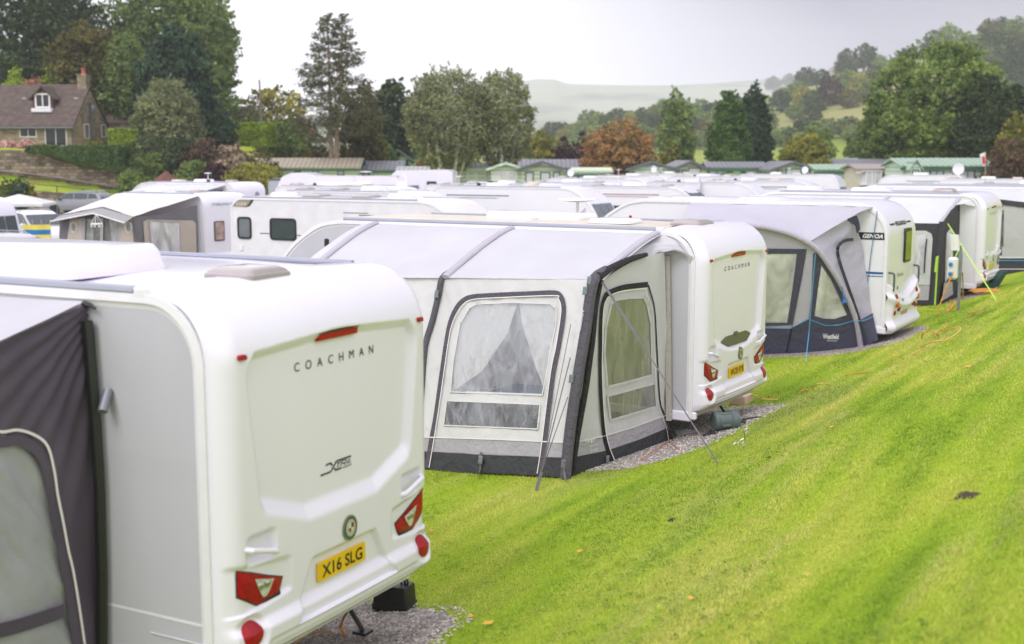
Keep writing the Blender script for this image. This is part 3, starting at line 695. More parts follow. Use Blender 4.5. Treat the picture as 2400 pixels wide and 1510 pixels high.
# bottom side skirts of both
for r_ in (c1, c2):
    b = MB(); b.box(-6.5, -.02, -.024, .03, .34, .46, .015); b.build('side_skirt', W_, r_)
    b = MB(); b.box(-.30, .04, -.014, .06, .36, .46, .02); b.build('corner_skirt', W_, r_)

# ---- third caravan: blue-striped side, dark tall rear window, sculpted lower back
c3, fx = base_caravan(F3, 'caravan', 'white touring caravan with a black banner, blue stripes and a tall dark back window', L=6.3, Hh=2.68, rr=.62, side_mat=SIDE, rail=False, rearbody=True, W=2.15, zb=.42)
b = MB(); b.prism([(-1.25, 2.04), (-.02, 2.04), (-.02, 2.17), (-1.25, 2.17)], lambda x, z: (x, .0, z), lambda x, z: (x, -.008, z)); bn = b.build('name_banner', INK, c3)
lettering('banner_text', 'GENOA', lambda x, y: (-.27 + x, -.010, 2.105 + y), mat('letter_silver', (.7, .72, .74), .3), bn, .10, .36, shear=.3, bold=.004)
b = MB(); BL = mat('stripe_blue', (.02, .11, .30), .35)
b.box(-1.1, -.02, -.008, 0, 1.43, 1.47); b.box(-1.1, -.02, -.008, 0, 1.385, 1.40); b.build('side_stripe', BL, c3)
def x3(u, z):
    q = min(u, 2.15 - u); return -.035 * max(0, 1 - q / .08) ** 2
def m3(u, z):  # lower rear moulding of caravan 3, sculpted
    s = abs(u - 1.075) / 1.075; top = .98 + .36 * s ** 2.2
    o = .10 * sst(top + .02, top - .06, z) * (1 - .35 * sst(.3, .0, s) * sst(.8, .95, z))
    o += .055 * math.exp(-((z - (.80 + .22 * s * s)) / .07) ** 2) + .07 * math.exp(-((z - .46) / .10) ** 2)
    o -= .03 * math.exp(-((z - .66) / .07) ** 2) * (1 - s * s)
    o -= .12 * max(0, s - .88) / .12 * (z < 1.5)
    return (o - .045 * max(0, (.42 - z) / .1), u, z)
b = MB()
def f3(a, c):
    u = 2.15 * a; s = abs(u - 1.075) / 1.075; top = 1.0 + .36 * s ** 2.2; z = .36 + (top - .36) * c
    p = m3(u, z); return (p[0] if c < .999 else -.01, 2.15 * a, z)
b.grid(f3, 60, 44); b.build('bumper_moulding', W_, c3, ang=60)
b = MB(); pr = rrect(1.16, 1.66, 1.56, 2.19, .06); b.prism(pr, lambda u, z: (-.01, u, z), lambda u, z: (.03, u, z)); wn = b.build('window', BLK, c3)
b = MB(); b.prism(rrect(1.20, 1.62, 1.60, 2.13, .05), lambda u, z: (.03, u, z), lambda u, z: (.036, u, z)); b.build('pane', mat('olive_glass', (.10, .12, .02), .1, coat=.6), wn)
s3 = lambda z: -.62 + math.sqrt(.62 ** 2 - max(0, z - 2.06) ** 2) + .006
lettering('name_text', 'PEGASUS', lambda x, y: (s3(2.30 + y), 1.05 + x, 2.30 + y), INK, c3, .10, .75, bold=.004)
for y0 in (.28, 1.50):
    b = MB(); b.prism([(y0, 2.285), (y0 + .32, 2.285), (y0 + .32, 2.315), (y0, 2.315)], lambda u, z: (s3(z) - .01, u, z), lambda u, z: (s3(z), u, z)); b.build('name_dash', INK, c3)
lettering('model_text', 'Rimini', lambda x, y: (.005, 1.0 + x, 1.36 + y), GREY, c3, .12, .5, shear=.4)
for y in (.14, 2.03):
    b = MB(); b.tube(chain([(-.02, y, 1.45), (.08, y, 1.44), (.10, y, 1.38), (.10, y, 1.22), (.09, y, 1.12)], 4), .02, 8); b.build('grab_handle', CHAR, c3)
for sd in (0, 1):
    for u, z, r, m_ in ((.30, 1.00, .05, REDL), (.30, .88, .05, ORL), (.52, .78, .05, REDL), (.28, .72, .04, REDL)):
        u_ = u if sd == 0 else 2.15 - u; b = MB(); x0 = m3(u_, z)[0]
        b.lathe([(r * 1.15, -.03), (r * 1.15, .01), (r, .015), (r * .6, .025), (.001, .03)], 18, (x0, u_, z), 0); b.build('rear_lamp', m_, c3)
b = MB(); b.prism(rrect(.85, 1.30, .61, .71, .01), lambda u, z: (.07, u, z), lambda u, z: (.085, u, z)); b.build('number_plate', mat('tan_board', (.45, .33, .20), .6), c3)
for u, z in ((.82, 1.12), (.80, .90)):
    b = MB(); b.lathe([(.035, -.02), (.035, .01), (.001, .012)], 14, (m3(u, z)[0], u, z), 0); b.build('badge', mat('badge_green', (.05, .2, .1), .4), c3)
rooflight(c3, fx, -.95, -.45, .5, 1.0, .07, dome=True, m=mat('cream_rooflight', (.5, .46, .40), .3), W=2.15); rooflight(c3, fx, -3.0, -2.2, .5, 1.2, .1, W=2.15)
rooflight(c3, fx, -4.4, -3.7, .5, 1.2, .08, W=2.15)
b = MB(); b.box(-5.05, -5.0, -.02, 0, 2.22, 2.36, .006); b.build('marker_lamp', REDL, c3)
b = MB(); b.box(-6, -.02, -.024, .03, .38, .50, .015); b.box(-.45, .02, -.03, .05, .36, .48, .02); b.build('side_skirt', W_, c3)
# ---- fourth caravan
c4, fx = base_caravan(F4, 'caravan', 'white touring caravan behind the electric hook-up post, white awning with charcoal ends beside it', L=6.6, side_mat=SIDE, rail_end=-.5)
rear_details(c4, 1, 'COACHMAN', None, (mat('enamel_olive', (.12, .13, .05), .35), mat('badge_gold', (.30, .29, .14)), WHT2), None)
rooflight(c4, fx, -1.25, -.75, .5, 1.0, .10, dome=True); rooflight(c4, fx, -3.3, -2.4, .6, 1.3, .08); rooflight(c4, fx, -5.0, -4.2, .6, 1.3, .1)
b = MB(); b.box(-6, -.02, -.024, .03, .34, .46, .015); b.build('side_skirt', W_, c4)
# ---------- awnings: each wall is a real leaning plane, cloth with cut-out windows behind it
def proj(v):
    F_ = Vector((0, math.cos(PITCH), -math.sin(PITCH))); U = Vector((0, math.sin(PITCH), math.cos(PITCH))); q = Vector(v) - CAM; d = q.dot(F_)
    return 1200 + FPX * q.x / d, 755 - FPX * q.dot(U) / d
def inpoly(x, y, P):
    c = False; j = len(P) - 1
    for i in range(len(P)):
        if (P[i][1] > y) != (P[j][1] > y) and x < (P[j][0] - P[i][0]) * (y - P[i][1]) / (P[j][1] - P[i][1]) + P[i][0]: c = not c
        j = i
    return c
def plen(P):
    s = [0.]
    for a, b in zip(P, P[1:]): s.append(s[-1] + (Vector(b) - Vector(a)).length)
    return s
def along(P, t):
    s = plen(P); d = t * s[-1]
    for i in range(len(P) - 1):
        if d <= s[i + 1] or i == len(P) - 2:
            return Vector(P[i]).lerp(Vector(P[i + 1]), min(1, (d - s[i]) / max(1e-9, s[i + 1] - s[i])))
def cloth(name, top, bot, nu, nv, m, parent, holes=(), wr=.006, ws=2.2, folds=None, off=None, bow=None):
    """ruled cloth between two 3D curves, creased, with window openings cut out"""
    b = MB(); vs = []
    T = [along(top, i / nu) for i in range(nu + 1)]; B = [along(bot, i / nu) for i in range(nu + 1)]
    nrm = (T[-1] - T[0]).cross(B[0] - T[0]).normalized()
    for j in range(nv + 1):
        for i in range(nu + 1):
            p = T[i].lerp(B[i], j / nv); a = wr * (nz3(p.x, p.y, p.z, ws) + .5 * nz3(p.x, p.y, p.z, ws * 2.7) )
            if folds: a += folds(i / nu, j / nv)
            q = p + nrm * a
            if bow: q = q + Vector((0, 0, bow(i / nu, j / nv)))
            vs.append(q)
    w = nu + 1; fs = []
    hb = [(min(p[0] for p in h), max(p[0] for p in h), min(p[1] for p in h), max(p[1] for p in h), h) for h in holes]
    for j in range(nv):
        for i in range(nu):
            if hb:
                x, y = proj((vs[j * w + i] + vs[(j + 1) * w + i + 1]) / 2)
                if any(h[0] < x < h[1] and h[2] < y < h[3] and inpoly(x, y, h[4]) for h in hb): continue
            fs.append((j * w + i, j * w + i + 1, (j + 1) * w + i + 1, (j + 1) * w + i))
    b.add(vs, fs); return b.build(name, m, parent, off, ang=70)
def sm(pts, n=5): return [(p.x, p.y) for p in chain([(x, y, 0) for x, y in pts], n)]
def pxstrip(name, P, pts, wid, m, parent, off, lift=.012, smooth=True, th=.004):
    q = sm(pts) if smooth else pts; b = MB(); strip(b, [P.p(x, y, lift) for x, y in q], P.n, wid, th); return b.build(name, m, parent, off, ang=60)
def pxpoly(name, P, pts, m, parent, off, lift=.006, th=.003):
    b = MB(); b.slab([P.p(x, y, lift) for x, y in pts], P.n, th); return b.build(name, m, parent, off, ang=0)
def pane(P, pts, m, parent, off, hem, hw=.035, lift=0., name='window', closed=True, amp=.006):
    # slack clear sheet: real creases running on the slant
    q = [P.p(x, y, lift) for x, y in pts]; c = sum(q, Vector()) / len(q); r = Vector((0, 0, 1)).cross(P.n).normalized(); u = P.n.cross(r).normalized()
    X = [(p - c).dot(r) for p in q]; Y = [(p - c).dot(u) for p in q]; pl_ = list(zip(X, Y)); n_ = max(20, int((max(X) - min(X)) / .016)); m_ = max(20, int((max(Y) - min(Y)) / .016)); vs = []; fs = []
    for j in range(m_ + 1):
        for i in range(n_ + 1):
            a, b_ = min(X) + (max(X) - min(X)) * i / n_, min(Y) + (max(Y) - min(Y)) * j / m_; t = a * .8 + b_ * .55; s_ = -a * .55 + b_ * .8
            e = (1 - abs(nz3(t * 7, s_ * 1.3, 1.5, 1)) * 2.2) * .5 + (1 - abs(nz3(t * 17, s_ * 3, 4, 1)) * 2.) * .3 + .5 * nz3(a, b_, 7, 3); vs.append(c + r * a + u * b_ + P.n * amp * e)
    w_ = n_ + 1
    for j in range(m_):
        for i in range(n_):
            a, b_ = min(X) + (max(X) - min(X)) * (i + .5) / n_, min(Y) + (max(Y) - min(Y)) * (j + .5) / m_
            if inpoly(a, b_, pl_): fs.append((j * w_ + i, j * w_ + i + 1, (j + 1) * w_ + i + 1, (j + 1) * w_ + i))
    b = MB(); b.add(vs, fs); o = b.build(name, m, parent, off, ang=180)
    q = [P.p(x, y, .009) for x, y in pts]; b = MB()
    if hem: 
        q = q + [q[0]] if closed else q
        for a, c in zip(q, q[1:]):
            d = (c - a).normalized() * hw * .3; strip(b, [a - d, c + d], P.n, hw, .003)
        b.build('hem', hem, o, off, ang=0)
    return o
def rope(name, pts, r, m, parent, off): 
    b = MB(); b.tube(pts, r, 6); return b.build(name, m, parent, off)
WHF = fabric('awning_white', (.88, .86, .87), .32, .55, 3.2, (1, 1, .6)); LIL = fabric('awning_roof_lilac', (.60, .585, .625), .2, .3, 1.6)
LILD = fabric('air_beam_lilac', (.46, .43, .49), 0, .5, 30, (1, 1, 1)); BAND = fabric('awning_grey_band', (.42, .40, .44), .1, .6, 5)
CHC = fabric('awning_charcoal', (.045, .045, .052), 0, .5, 6, rough=.6); BLF = fabric('awning_black', (.018, .016, .02), 0, .5, 9, rough=.55)
LEGF = fabric('awning_leg_slate', (.095, .088, .105), 0, .5, 14); PIP = mat('piping_white', (.78, .74, .74), .5); STRAP = mat('strap_grey', (.12, .115, .12), .7, 0, .1, 40)
PVC = glassmat('pvc_clear', (.93, .94, .955), .20, (.62, .64, .69), .14, .25, 7, (1, 1, .45), gloss=.13); PVCG = glassmat('pvc_olive_reflect', (.78, .78, .72), .4, (.34, .34, .27), .14, .25, 6, (1, 1, .3), gloss=.13)  # end-wall panes carry the lawn's olive reflection in their colour
SHEER = mat('curtain_voile', (.80, .78, .77), .8, 0, .03, 3, .3, 8, trans=.35)
BUK = mat('buckle_grey', (.16, .19, .20), .4, 0, .1, 30)
# ======== awning on the second caravan
AO = F2.w(-2.5, -1.0, 0); AO.z = H(AO.x, AO.y)
aw2 = empty('awning', AO, 0, 'off-white and grey air awning with two black-arched clear windows, beside the middle caravan', 'awning')
A = atz(1325, 1118, -.08); B_ = atz(1000, 1101, -.26); C = F2.ly(1395, 652, -1.5); D = atz(1570, 1045, -.10)
FW = Pl(A, B_, C); SW = Pl(A, C, D)
def roof2(x, t): return F2.w(x, -.02 - 1.48 * t, 2.565 - (.42 - .043 * (x + .5)) * t ** 1.3)
beams = (-.5, -2.55, -4.72)
b = MB()
def rf(u, v):
    x = -.42 - 4.5 * u; x = x if v < .02 else x
    i = 0 if x > beams[1] else 1; f = (x - beams[i]) / (beams[i + 1] - beams[i]); f = min(1, max(0, f))
    p = roof2(x + (-.06 * v if u > .9 else 0), v); s = -.045 * math.sin(math.pi * f) * math.sin(math.pi * min(1, v * 1.05)); p.z += s + .006 * nz3(p.x, p.y, 0, 2.5); return p
b.grid(rf, 90, 30); b.build('roof', LIL, aw2, AO, ang=60)
for k, x in enumerate(beams):
    b = MB(); b.tube([roof2(x + (.02 if k == 1 else 0), t / 12) + Vector((0, 0, .012)) for t in range(13)], .052, 8, flat=.55); b.build('air_beam', LILD, aw2, AO)
# eave seam and walls
Lx = -4.75
Ctl = roof2(Lx, 1); Bl = FW.p(*proj(Vector((F2.w(Lx, -1.95, 0).x, F2.w(Lx, -1.95, 0).y, -.42))))
up_pane = [(1100, 722), (1116, 713), (1200, 709), (1290, 712), (1304, 724), (1303, 760), (1285, 850), (1271, 926), (1160, 922), (1056, 919), (1062, 850), (1078, 760)]
lo_pane = [(1047, 939), (1266, 948), (1260, 1006), (1040, 997)]
Cr = roof2(-.5, 1)
ontoFW = lambda p: FW.p(*proj(p))
cloth('front_wall', [ontoFW(Cr), ontoFW(roof2(-2.55, 1)), ontoFW(Ctl)], [A, B_, Bl], 150, 70, WHF, aw2, (up_pane, lo_pane), .012, 1.7, folds=lambda u, v: .0035 * math.sin(95 * (u + .35 * v) + 5 * nz3(u * 4, v * 4, 0, 1)) * (.3 + abs(nz3(u * 5, v * 5, 2, 1)) * 2), off=AO)
pane(FW, up_pane, PVC, aw2, AO, WHF, .014, amp=.009); pane(FW, lo_pane, PVC, aw2, AO, WHF, .014, amp=.010)
for tri in ([(1098, 722), (1116, 715), (1212, 712), (1190, 780), (1130, 870), (1066, 915), (1060, 850), (1078, 760)], [(1217, 712), (1290, 714), (1302, 730), (1296, 800), (1272, 905), (1245, 830), (1224, 760)]):
    pxpoly('curtain_or_backing', FW, tri, SHEER, aw2, AO, -.03, .004)
pxstrip('window_arch', FW, [(1001, 1096), (1010, 1035), (1021, 975), (1033, 890), (1045, 808), (1054, 760), (1067, 727), (1084, 706), (1108, 696), (1168, 692), (1240, 689), (1298, 687), (1313, 694), (1320, 712), (1320, 741), (1309, 812), (1296, 878), (1285, 962), (1275, 1045), (1265, 1110)], .058, fabric('arch_slate', (.10, .085, .11), 0, .5, 20), aw2, AO, .014)
pxstrip('piping', FW, [(1006, 1096), (1026, 975), (1050, 808), (1059, 763), (1072, 733), (1088, 712), (1110, 702), (1168, 698), (1298, 693), (1308, 700), (1314, 714), (1314, 741), (1303, 812), (1290, 878), (1269, 1045), (1259, 1110)], .010, PIP, aw2, AO, .022)
pxpoly('grey_band', FW, [(940, 1023), (1000, 1026), (1160, 1031), (1337, 1038), (1331, 1073), (1160, 1066), (1000, 1058), (940, 1056)], BAND, aw2, AO, .010)
pxstrip('piping', FW, [(940, 1023), (1160, 1030), (1337, 1038)], .012, PIP, aw2, AO, .016, False)
pxpoly('mud_skirt', FW, [(940, 1057), (1160, 1067), (1331, 1074), (1327, 1119), (1200, 1112), (1100, 1108), (1000, 1101), (940, 1099)], CHC, aw2, AO, .012)
def legp(name, P, L_, R_, m, lift):  # leg between two px polylines
    return pxpoly(name, P, L_ + R_[::-1], m, aw2, AO, lift, .03)
def legtube(pts, r, m, flat=.6, name='leg'):
    b = MB(); b.tube([Vector(p) for p in pts], r, 10, flat=flat); return b.build(name, m, aw2, AO)
lg = [FW.p(x, y, .01) for x, y in ((1395, 652), (1383, 700), (1372, 780), (1352, 900), (1336, 1010), (1325, 1122))]
legtube(chain([roof2(-.5, .86) + Vector((0, 0, .01))] + lg, 3), .068, LEGF, .8)
legtube([SW.p(x, y, .0) for x, y in ((1408, 658), (1394, 720), (1386, 800), (1372, 905), (1350, 1030), (1340, 1112))], [.04, .06, .065, .062, .06, .05], BLF, .7)
lm = [FW.p(x, y, .01) for x, y in ((1036, 652), (1028, 690), (1014, 750), (997, 808), (990, 880), (984, 960), (975, 1050), (970, 1098))]
legtube(chain([roof2(-2.55, .9)] + lm, 3), .045, LEGF, .7)
ll = [FW.p(*proj(Ctl.lerp(Bl, t)), .01) for t in (0, .5, 1)]; legtube(ll, .05, LEGF)
cloth('far_end_wall', [Ctl, roof2(-4.75, .5), F2.w(-4.8, -.05, 2.5)], [Bl, F2.w(-4.75, -1, -.3), F2.w(-4.75, -.05, -.3)], 20, 20, WHF, aw2, (), .01, 1, off=AO)
# end wall
up2 = [(1432, 715), (1440, 703), (1475, 698), (1509, 697), (1517, 715), (1526, 760), (1529, 880), (1475, 895), (1424, 908), (1417, 830), (1420, 770)]
lo2 = [(1424, 928), (1535, 898), (1539, 954), (1431, 986)]
S_top = [Cr, F2.w(-.5, -.72, 2.42), F2.w(-.46, -.06, 2.49)]
topc = [SW.p(1397, 655), SW.p(1440, 628), SW.p(1490, 608), SW.p(1558, 590)]; botc = [A, SW.p(1385, 1108), SW.p(1430, 1097), SW.p(1500, 1070), D]
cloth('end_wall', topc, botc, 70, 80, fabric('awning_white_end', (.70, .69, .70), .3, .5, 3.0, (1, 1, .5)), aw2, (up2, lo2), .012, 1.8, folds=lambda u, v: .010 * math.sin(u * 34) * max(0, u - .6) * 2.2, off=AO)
ENDW = MATS['awning_white_end']
pane(SW, up2, PVCG, aw2, AO, ENDW, .03); pane(SW, lo2, PVCG, aw2, AO, ENDW, .03)
pxstrip('light_streak', SW, [(1507, 698), (1492, 722), (1474, 765), (1452, 805), (1440, 845)], [.03] * 21, SHEER, aw2, AO, -.02) if False else None
pxstrip('window_arch', SW, [(1438, 1088), (1427, 1060), (1416, 1019), (1410, 950), (1407, 897), (1407, 808), (1408, 760), (1411, 722), (1417, 700), (1425, 688), (1457, 675), (1490, 670), (1518, 667)], .062, BLF, aw2, AO, .016)
pxstrip('piping', SW, [(1443, 1086), (1421, 1019), (1412, 897), (1412, 808), (1415, 724), (1428, 696), (1457, 683), (1516, 676)], .012, PIP, aw2, AO, .024)
pxstrip('zip_flap', SW, [(1519, 668), (1524, 684), (1534, 726), (1539, 808), (1546, 934), (1556, 970), (1568, 1005), (1572, 1043)], .022, BLF, aw2, AO, .016)
pxstrip('piping', SW, [(1515, 690), (1529, 726), (1534, 808), (1541, 934), (1562, 1005), (1568, 1040)], .008, PIP, aw2, AO, .020)
pxpoly('grey_band', SW, [(1349, 1037), (1418, 1022), (1470, 1006), (1560, 975), (1565, 1003), (1500, 1030), (1424, 1056), (1344, 1072)], BAND, aw2, AO, .010)
pxstrip('piping', SW, [(1349, 1037), (1420, 1021), (1480, 1003), (1560, 974)], .010, PIP, aw2, AO, .016, False)
pxpoly('mud_skirt', SW, [(1344, 1072), (1424, 1056), (1500, 1030), (1565, 1003), (1572, 1028), (1566, 1040), (1520, 1060), (1460, 1072), (1432, 1096), (1385, 1106), (1338, 1118)], CHC, aw2, AO, .012)
# roof edge beam over the end wall and the loose flap on to the caravan's curved rail
eb = chain([roof2(-.5, 1) + Vector((0, 0, .02)), SW.p(1440, 626, .02), SW.p(1478, 608, .02), SW.p(1515, 597, .02)], 4)
b = MB(); b.tube(eb, [.06 - .035 * i / (len(eb) - 1) for i in range(len(eb))], 8); b.build('edge_beam', BLF, aw2, AO)
flapA = [F2.w(-.95, -.03, 2.56), F2.w(-.42, -.035, 2.56), F2.w(-.25, -.035, 2.5), F2.w(-.13, -.035, 2.38), F2.w(-.07, -.035, 2.26)]
flapB = [roof2(-.5, .96) + Vector((0, 0, .01)), F2.ly(1500, 606, -.45), F2.ly(1545, 592, -.25), F2.ly(1590, 590, -.12), F2.ly(1626, 603, -.04)]
cloth('roof_flap', flapA, flapB, 40, 12, LIL, aw2, (), .02, 5, folds=lambda u, v: .012 * math.sin(v * 15 + u * 9), off=AO)
# strip along the caravan wall
b = MB(); pth = [F2.ly(x, y, -.05) for x, y in ((1562, 600), (1564, 700), (1566, 850), (1567, 985))]; b.tube(pth, .045, 8); b.build('wall_seal', fabric('seal_beige', (.42, .39, .36), 0, .4, 30), aw2, AO)
b = MB(); b.tube([F2.ly(x, y, -.07) for x, y in ((1552, 600), (1555, 750), (1556, 880), (1563, 980), (1576, 1030))], .016, 6); b.build('wall_seal_edge', BLF, aw2, AO)
for x, y, P in ((1331, 692, 0), (1024, 690, 0)):
    pass
def buckle(P, x, y, s=.045, lift=.06):
    b = MB(); c = P.p(x, y, lift); u = Vector((0, 0, 1)); r = P.n.cross(u).normalized(); u = r.cross(P.n).normalized()
    rings = [[c + r * a * s * .6 * k + u * bb * s * k + P.n * d for a, bb in ((-1, -1), (1, -1), (1, 1), (-1, 1))] for k, d in ((1, 0), (1, .012), (.75, .018))]
    b.loft(rings); b.build('buckle', BUK, aw2, AO, ang=20)
for x, y in ((1382, 658), (1372, 682), (1340, 888), (1024, 690), (1127, 1078), (1322, 1088)): buckle(FW, x, y)
buckle(SW, 1423, 1076, .04, .03)
b = MB(); P0 = FW.p(1127, 1060, .025); strip(b, [P0, FW.p(1126, 1100, .03), atz(1120, 1114, -.15)], FW.n, .025); strip(b, [FW.p(1322, 1080, .08), FW.p(1322, 1105, .08), atz(1326, 1126, -.05)], FW.n, .03); b.build('peg_strap', STRAP, aw2, AO)
pg = atz(1683, 1087, .0); pg.z = H(pg.x, pg.y)
for _ in range(3): pg = atz(1683, 1087, pg.z); pg.z = H(pg.x, pg.y)
def ongr(px, py, dz=0.):
    z = 0.
    p = atz(px, py, z)
    for _ in range(25):
        h = H(p.x, p.y) + dz; z += (h - z) * .6; p = atz(px, py, z)
    return p
g1 = SW.p(1409, 657, .05); pg = ongr(1683, 1087, .01); b = MB(); n_ = (g1 - CAM).normalized() * -1
strip(b, [g1, g1.lerp(pg, .35)], n_, .028); strip(b, [g1.lerp(pg, .35), pg], n_, .014); b.build('guy_strap', STRAP, aw2, AO)
pg2 = ongr(1257, 1149, .01); b = MB(); j = pg2.lerp(FW.p(1300, 1000, .3), .28)
strip(b, [pg2, j], n_, .034); strip(b, [j, FW.p(1337, 838, .09)], n_, .012); strip(b, [j, FW.p(1331, 930, .09)], n_, .010); strip(b, [j, FW.p(1338, 760, .09)], n_, .008); b.build('guy_strap', STRAP, aw2, AO)
def onP(P, px, py, lift=.018, up=None):
    c = P.p(px, py, lift); r = Vector((0, 0, 1)).cross(P.n).normalized(); u = P.n.cross(r).normalized()
    return (lambda x, y: c + r * x + u * y) if up is None else (lambda x, y: c + (r * math.cos(up) + u * math.sin(up)) * x + (u * math.cos(up) - r * math.sin(up)) * y)
LW = mat('letter_white', (.75, .75, .76), .5)
lettering('lettering', 'Vango', onP(SW, 1382, 1032), LW, aw2, .075, .20, AO, bold=.002)
lettering('lettering', 'AIRAWNING', onP(SW, 1392, 1044), LW, aw2, .03, .15, AO); lettering('lettering', 'Varkala', onP(SW, 1392, 1054, .018), LW, aw2, .07, .15, AO, shear=.3)
lettering('lettering', 'AIRSPEED  Vango', onP(FW, 1357, 770, .085, R(-95)), LW, aw2, .05, .42, AO)
# groundsheet inside
fl = [A, B_, F2.w(-4.7, -1.8, 0), F2.w(-4.7, -.1, 0), F2.w(-.5, -.1, 0)]; b = MB(); q = [Vector((p.x, p.y, max(H(p.x, p.y), -.3) + .03)) for p in fl]
b.add(q, [tuple(range(5))]); b.build('groundsheet', mat('groundsheet_grey', (.16, .17, .2), .8), aw2, AO)
# a camping table and blue chair glimpsed inside
tp = F2.w(-1.6, -1.0, .02); tb = empty('camping_table', tp, F2.th, 'low grey folding table inside the off-white awning, seen through its clear front', 'table')
b = MB(); b.box(-.45, .45, -.3, .3, .66, .70, .01); b.build('table_top', mat('table_blue', (.06, .12, .26), .4), tb)
for x in (-.4, .4):
    for y in (-.25, .25): b = MB(); b.tube([(x, y, .66), (x * 1.05, y * 1.05, 0)], .015, 6); b.build('leg', GREY, tb)

# ======== dark awning on the nearest caravan
A1 = F1.w(-2, -1.2, 0); A1.z = H(A1.x, A1.y)
aw1 = empty('awning', A1, 0, 'dark plum-grey awning with a mesh window at the left edge of the nearest caravan', 'awning')
EW = Pl(F1.w(-.86, 0, 0), F1.w(-.86, -2, 0), F1.w(-.86, -1, 2)); DK = fabric('awning_plum', (.078, .062, .088), .04, .25, 3, c2=(.105, .085, .118))
t0, t1 = F1.lx(205, 712, -.86), F1.lx(0, 803, -.86); d_ = (t1 - t0); yl = 2.6 / d_.length
tl = t0 + d_ * yl; gz = -.05
bt0 = Vector((t0.x, t0.y, gz)) + (F1.b * -.02); bt1 = Vector((tl.x, tl.y, gz)) - F1.b * .25
W1 = [(-260, 1100), (-160, 1030), (-60, 1012), (10, 1018), (50, 1030), (85, 1048), (108, 1100), (122, 1170), (138, 1260), (158, 1360), (188, 1560), (200, 1700), (-300, 1700)]
W1 = sm(W1[:11], 2) + W1[11:]
cloth('end_wall', [t0, tl], [bt0, bt1], 150, 150, DK, aw1, ([(x, y) for x, y in W1],), .012, 1.2, off=A1,
      folds=lambda u, v: (.008 * math.sin(34 * math.atan2(v * 2.4 + .02, u * 2.6 + .12) + 2 * nz3(u * 3, v * 3, 0, 1)) * (1 - .55 * v) + .006 * math.sin(u * 60 + v * 7)) * (1 - u * .5) )
pane(EW, W1, mat('mesh_grey', (.36, .355, .39), .6, 0, .06, 4, .5, 26, trans=.1), aw1, A1, None, 0, -.02, amp=.03)
pxstrip('window_binding', EW, [(-300, 1012), (-60, 994), (0, 1012), (42, 1008), (85, 1022), (112, 1048), (127, 1105), (135, 1160), (148, 1225), (160, 1290), (171, 1337), (185, 1420), (198, 1508), (215, 1620)], .014, PIP, aw1, A1, .028)
pxstrip('window_border', EW, [(-300, 1048), (-60, 1024), (0, 1036), (40, 1032), (76, 1048), (100, 1075), (115, 1130), (125, 1190), (137, 1250), (150, 1320), (163, 1390), (180, 1500), (200, 1620)], .06, DK, aw1, A1, .018)
pxstrip('window_band', EW, [(-100, 1500), (0, 1478), (60, 1462), (150, 1432)], .08, DK, aw1, A1, .014)
rl = [F1.w(-.86, -.03, 2.53), F1.w(-3.2, -.03, 2.53), F1.w(-5.6, -.03, 2.53)]; el = [tl + Vector((0, 0, .02)), tl - F1.a * 2.4, tl - F1.a * 4.8]
cloth('roof', rl, el, 40, 40, LIL, aw1, (), .02, 1.0, off=A1)
cloth('front_wall', el, [Vector((p.x, p.y, 0)) - F1.b * .25 for p in el], 20, 20, DK, aw1, (), .02, 1, off=A1)
b = MB(); pp = [F1.ly(x, y, -.055) for x, y in ((204, 752), (212, 850), (222, 980), (232, 1130), (238, 1330), (240, 1640))]
for i in range(len(pp) - 1): pass
b.tube(pp, .03, 6, flat=1.1); b.build('wall_seal', BLK, aw1, A1)
b = MB(); q0 = F1.ly(196, 712, -.03); b.tube([q0, F1.ly(212, 716, -.04), F1.ly(224, 724, -.05)], [.02, .014, .006], 6); b.build('hem_tail', BLK, aw1, A1)
b = MB(); b.tube([F1.ly(246, 912, -.03), F1.ly(250, 906, -.10)], .04, 16); b.build('grab_pole', GREY, aw1, A1) if False else None
b = MB(); b.tube([F1.ly(254, 915, -.02), F1.ly(240, 965, -.10)], .028, 14); b.build('support_pole', mat('pole_grey', (.22, .23, .27), .35, .3), aw1, A1)

# ======== third caravan's domed awning
A3 = F3.w(-1.8, -.7, 0); A3.z = H(A3.x, A3.y)
aw3 = empty('awning', A3, 0, 'lilac and slate dome awning with a curved beam and sky-blue piping', 'awning')
Q1, Q2 = atz(1789, 830, -.20), atz(2017, 813, .0); P3 = Pl(Q1, Q2, F3.ly(1850, 548, -1.15))
L3 = fabric('awning_lilac', (.56, .525, .63), .2, .5, 2.4, (1, 1, .5)); L3R = fabric('awning_roof_pale', (.52, .50, .57), .2, .4, 2); D3 = fabric('awning_slate', (.075, .075, .12), .03, .6, 4); BLU = mat('piping_blue', (.10, .36, .62), .5)
archpx = [(1500, 640), (1560, 575), (1640, 540), (1720, 529), (1781, 532), (1809, 537), (1850, 548), (1892, 568), (1920, 590), (1948, 629), (1973, 671), (1995, 718), (2009, 760), (2017, 813)]
grpx = [(1500, 812), (1600, 818), (1700, 824), (1789, 830), (1840, 833), (1889, 834), (1930, 830), (1960, 826), (2017, 813)]
w1 = [(1690, 596), (1868, 596), (1857, 680), (1845, 756), (1690, 756)]; w2 = [(1925, 622), (1947, 655), (1967, 697), (1984, 738), (1956, 748), (1930, 747), (1909, 741), (1915, 690)]
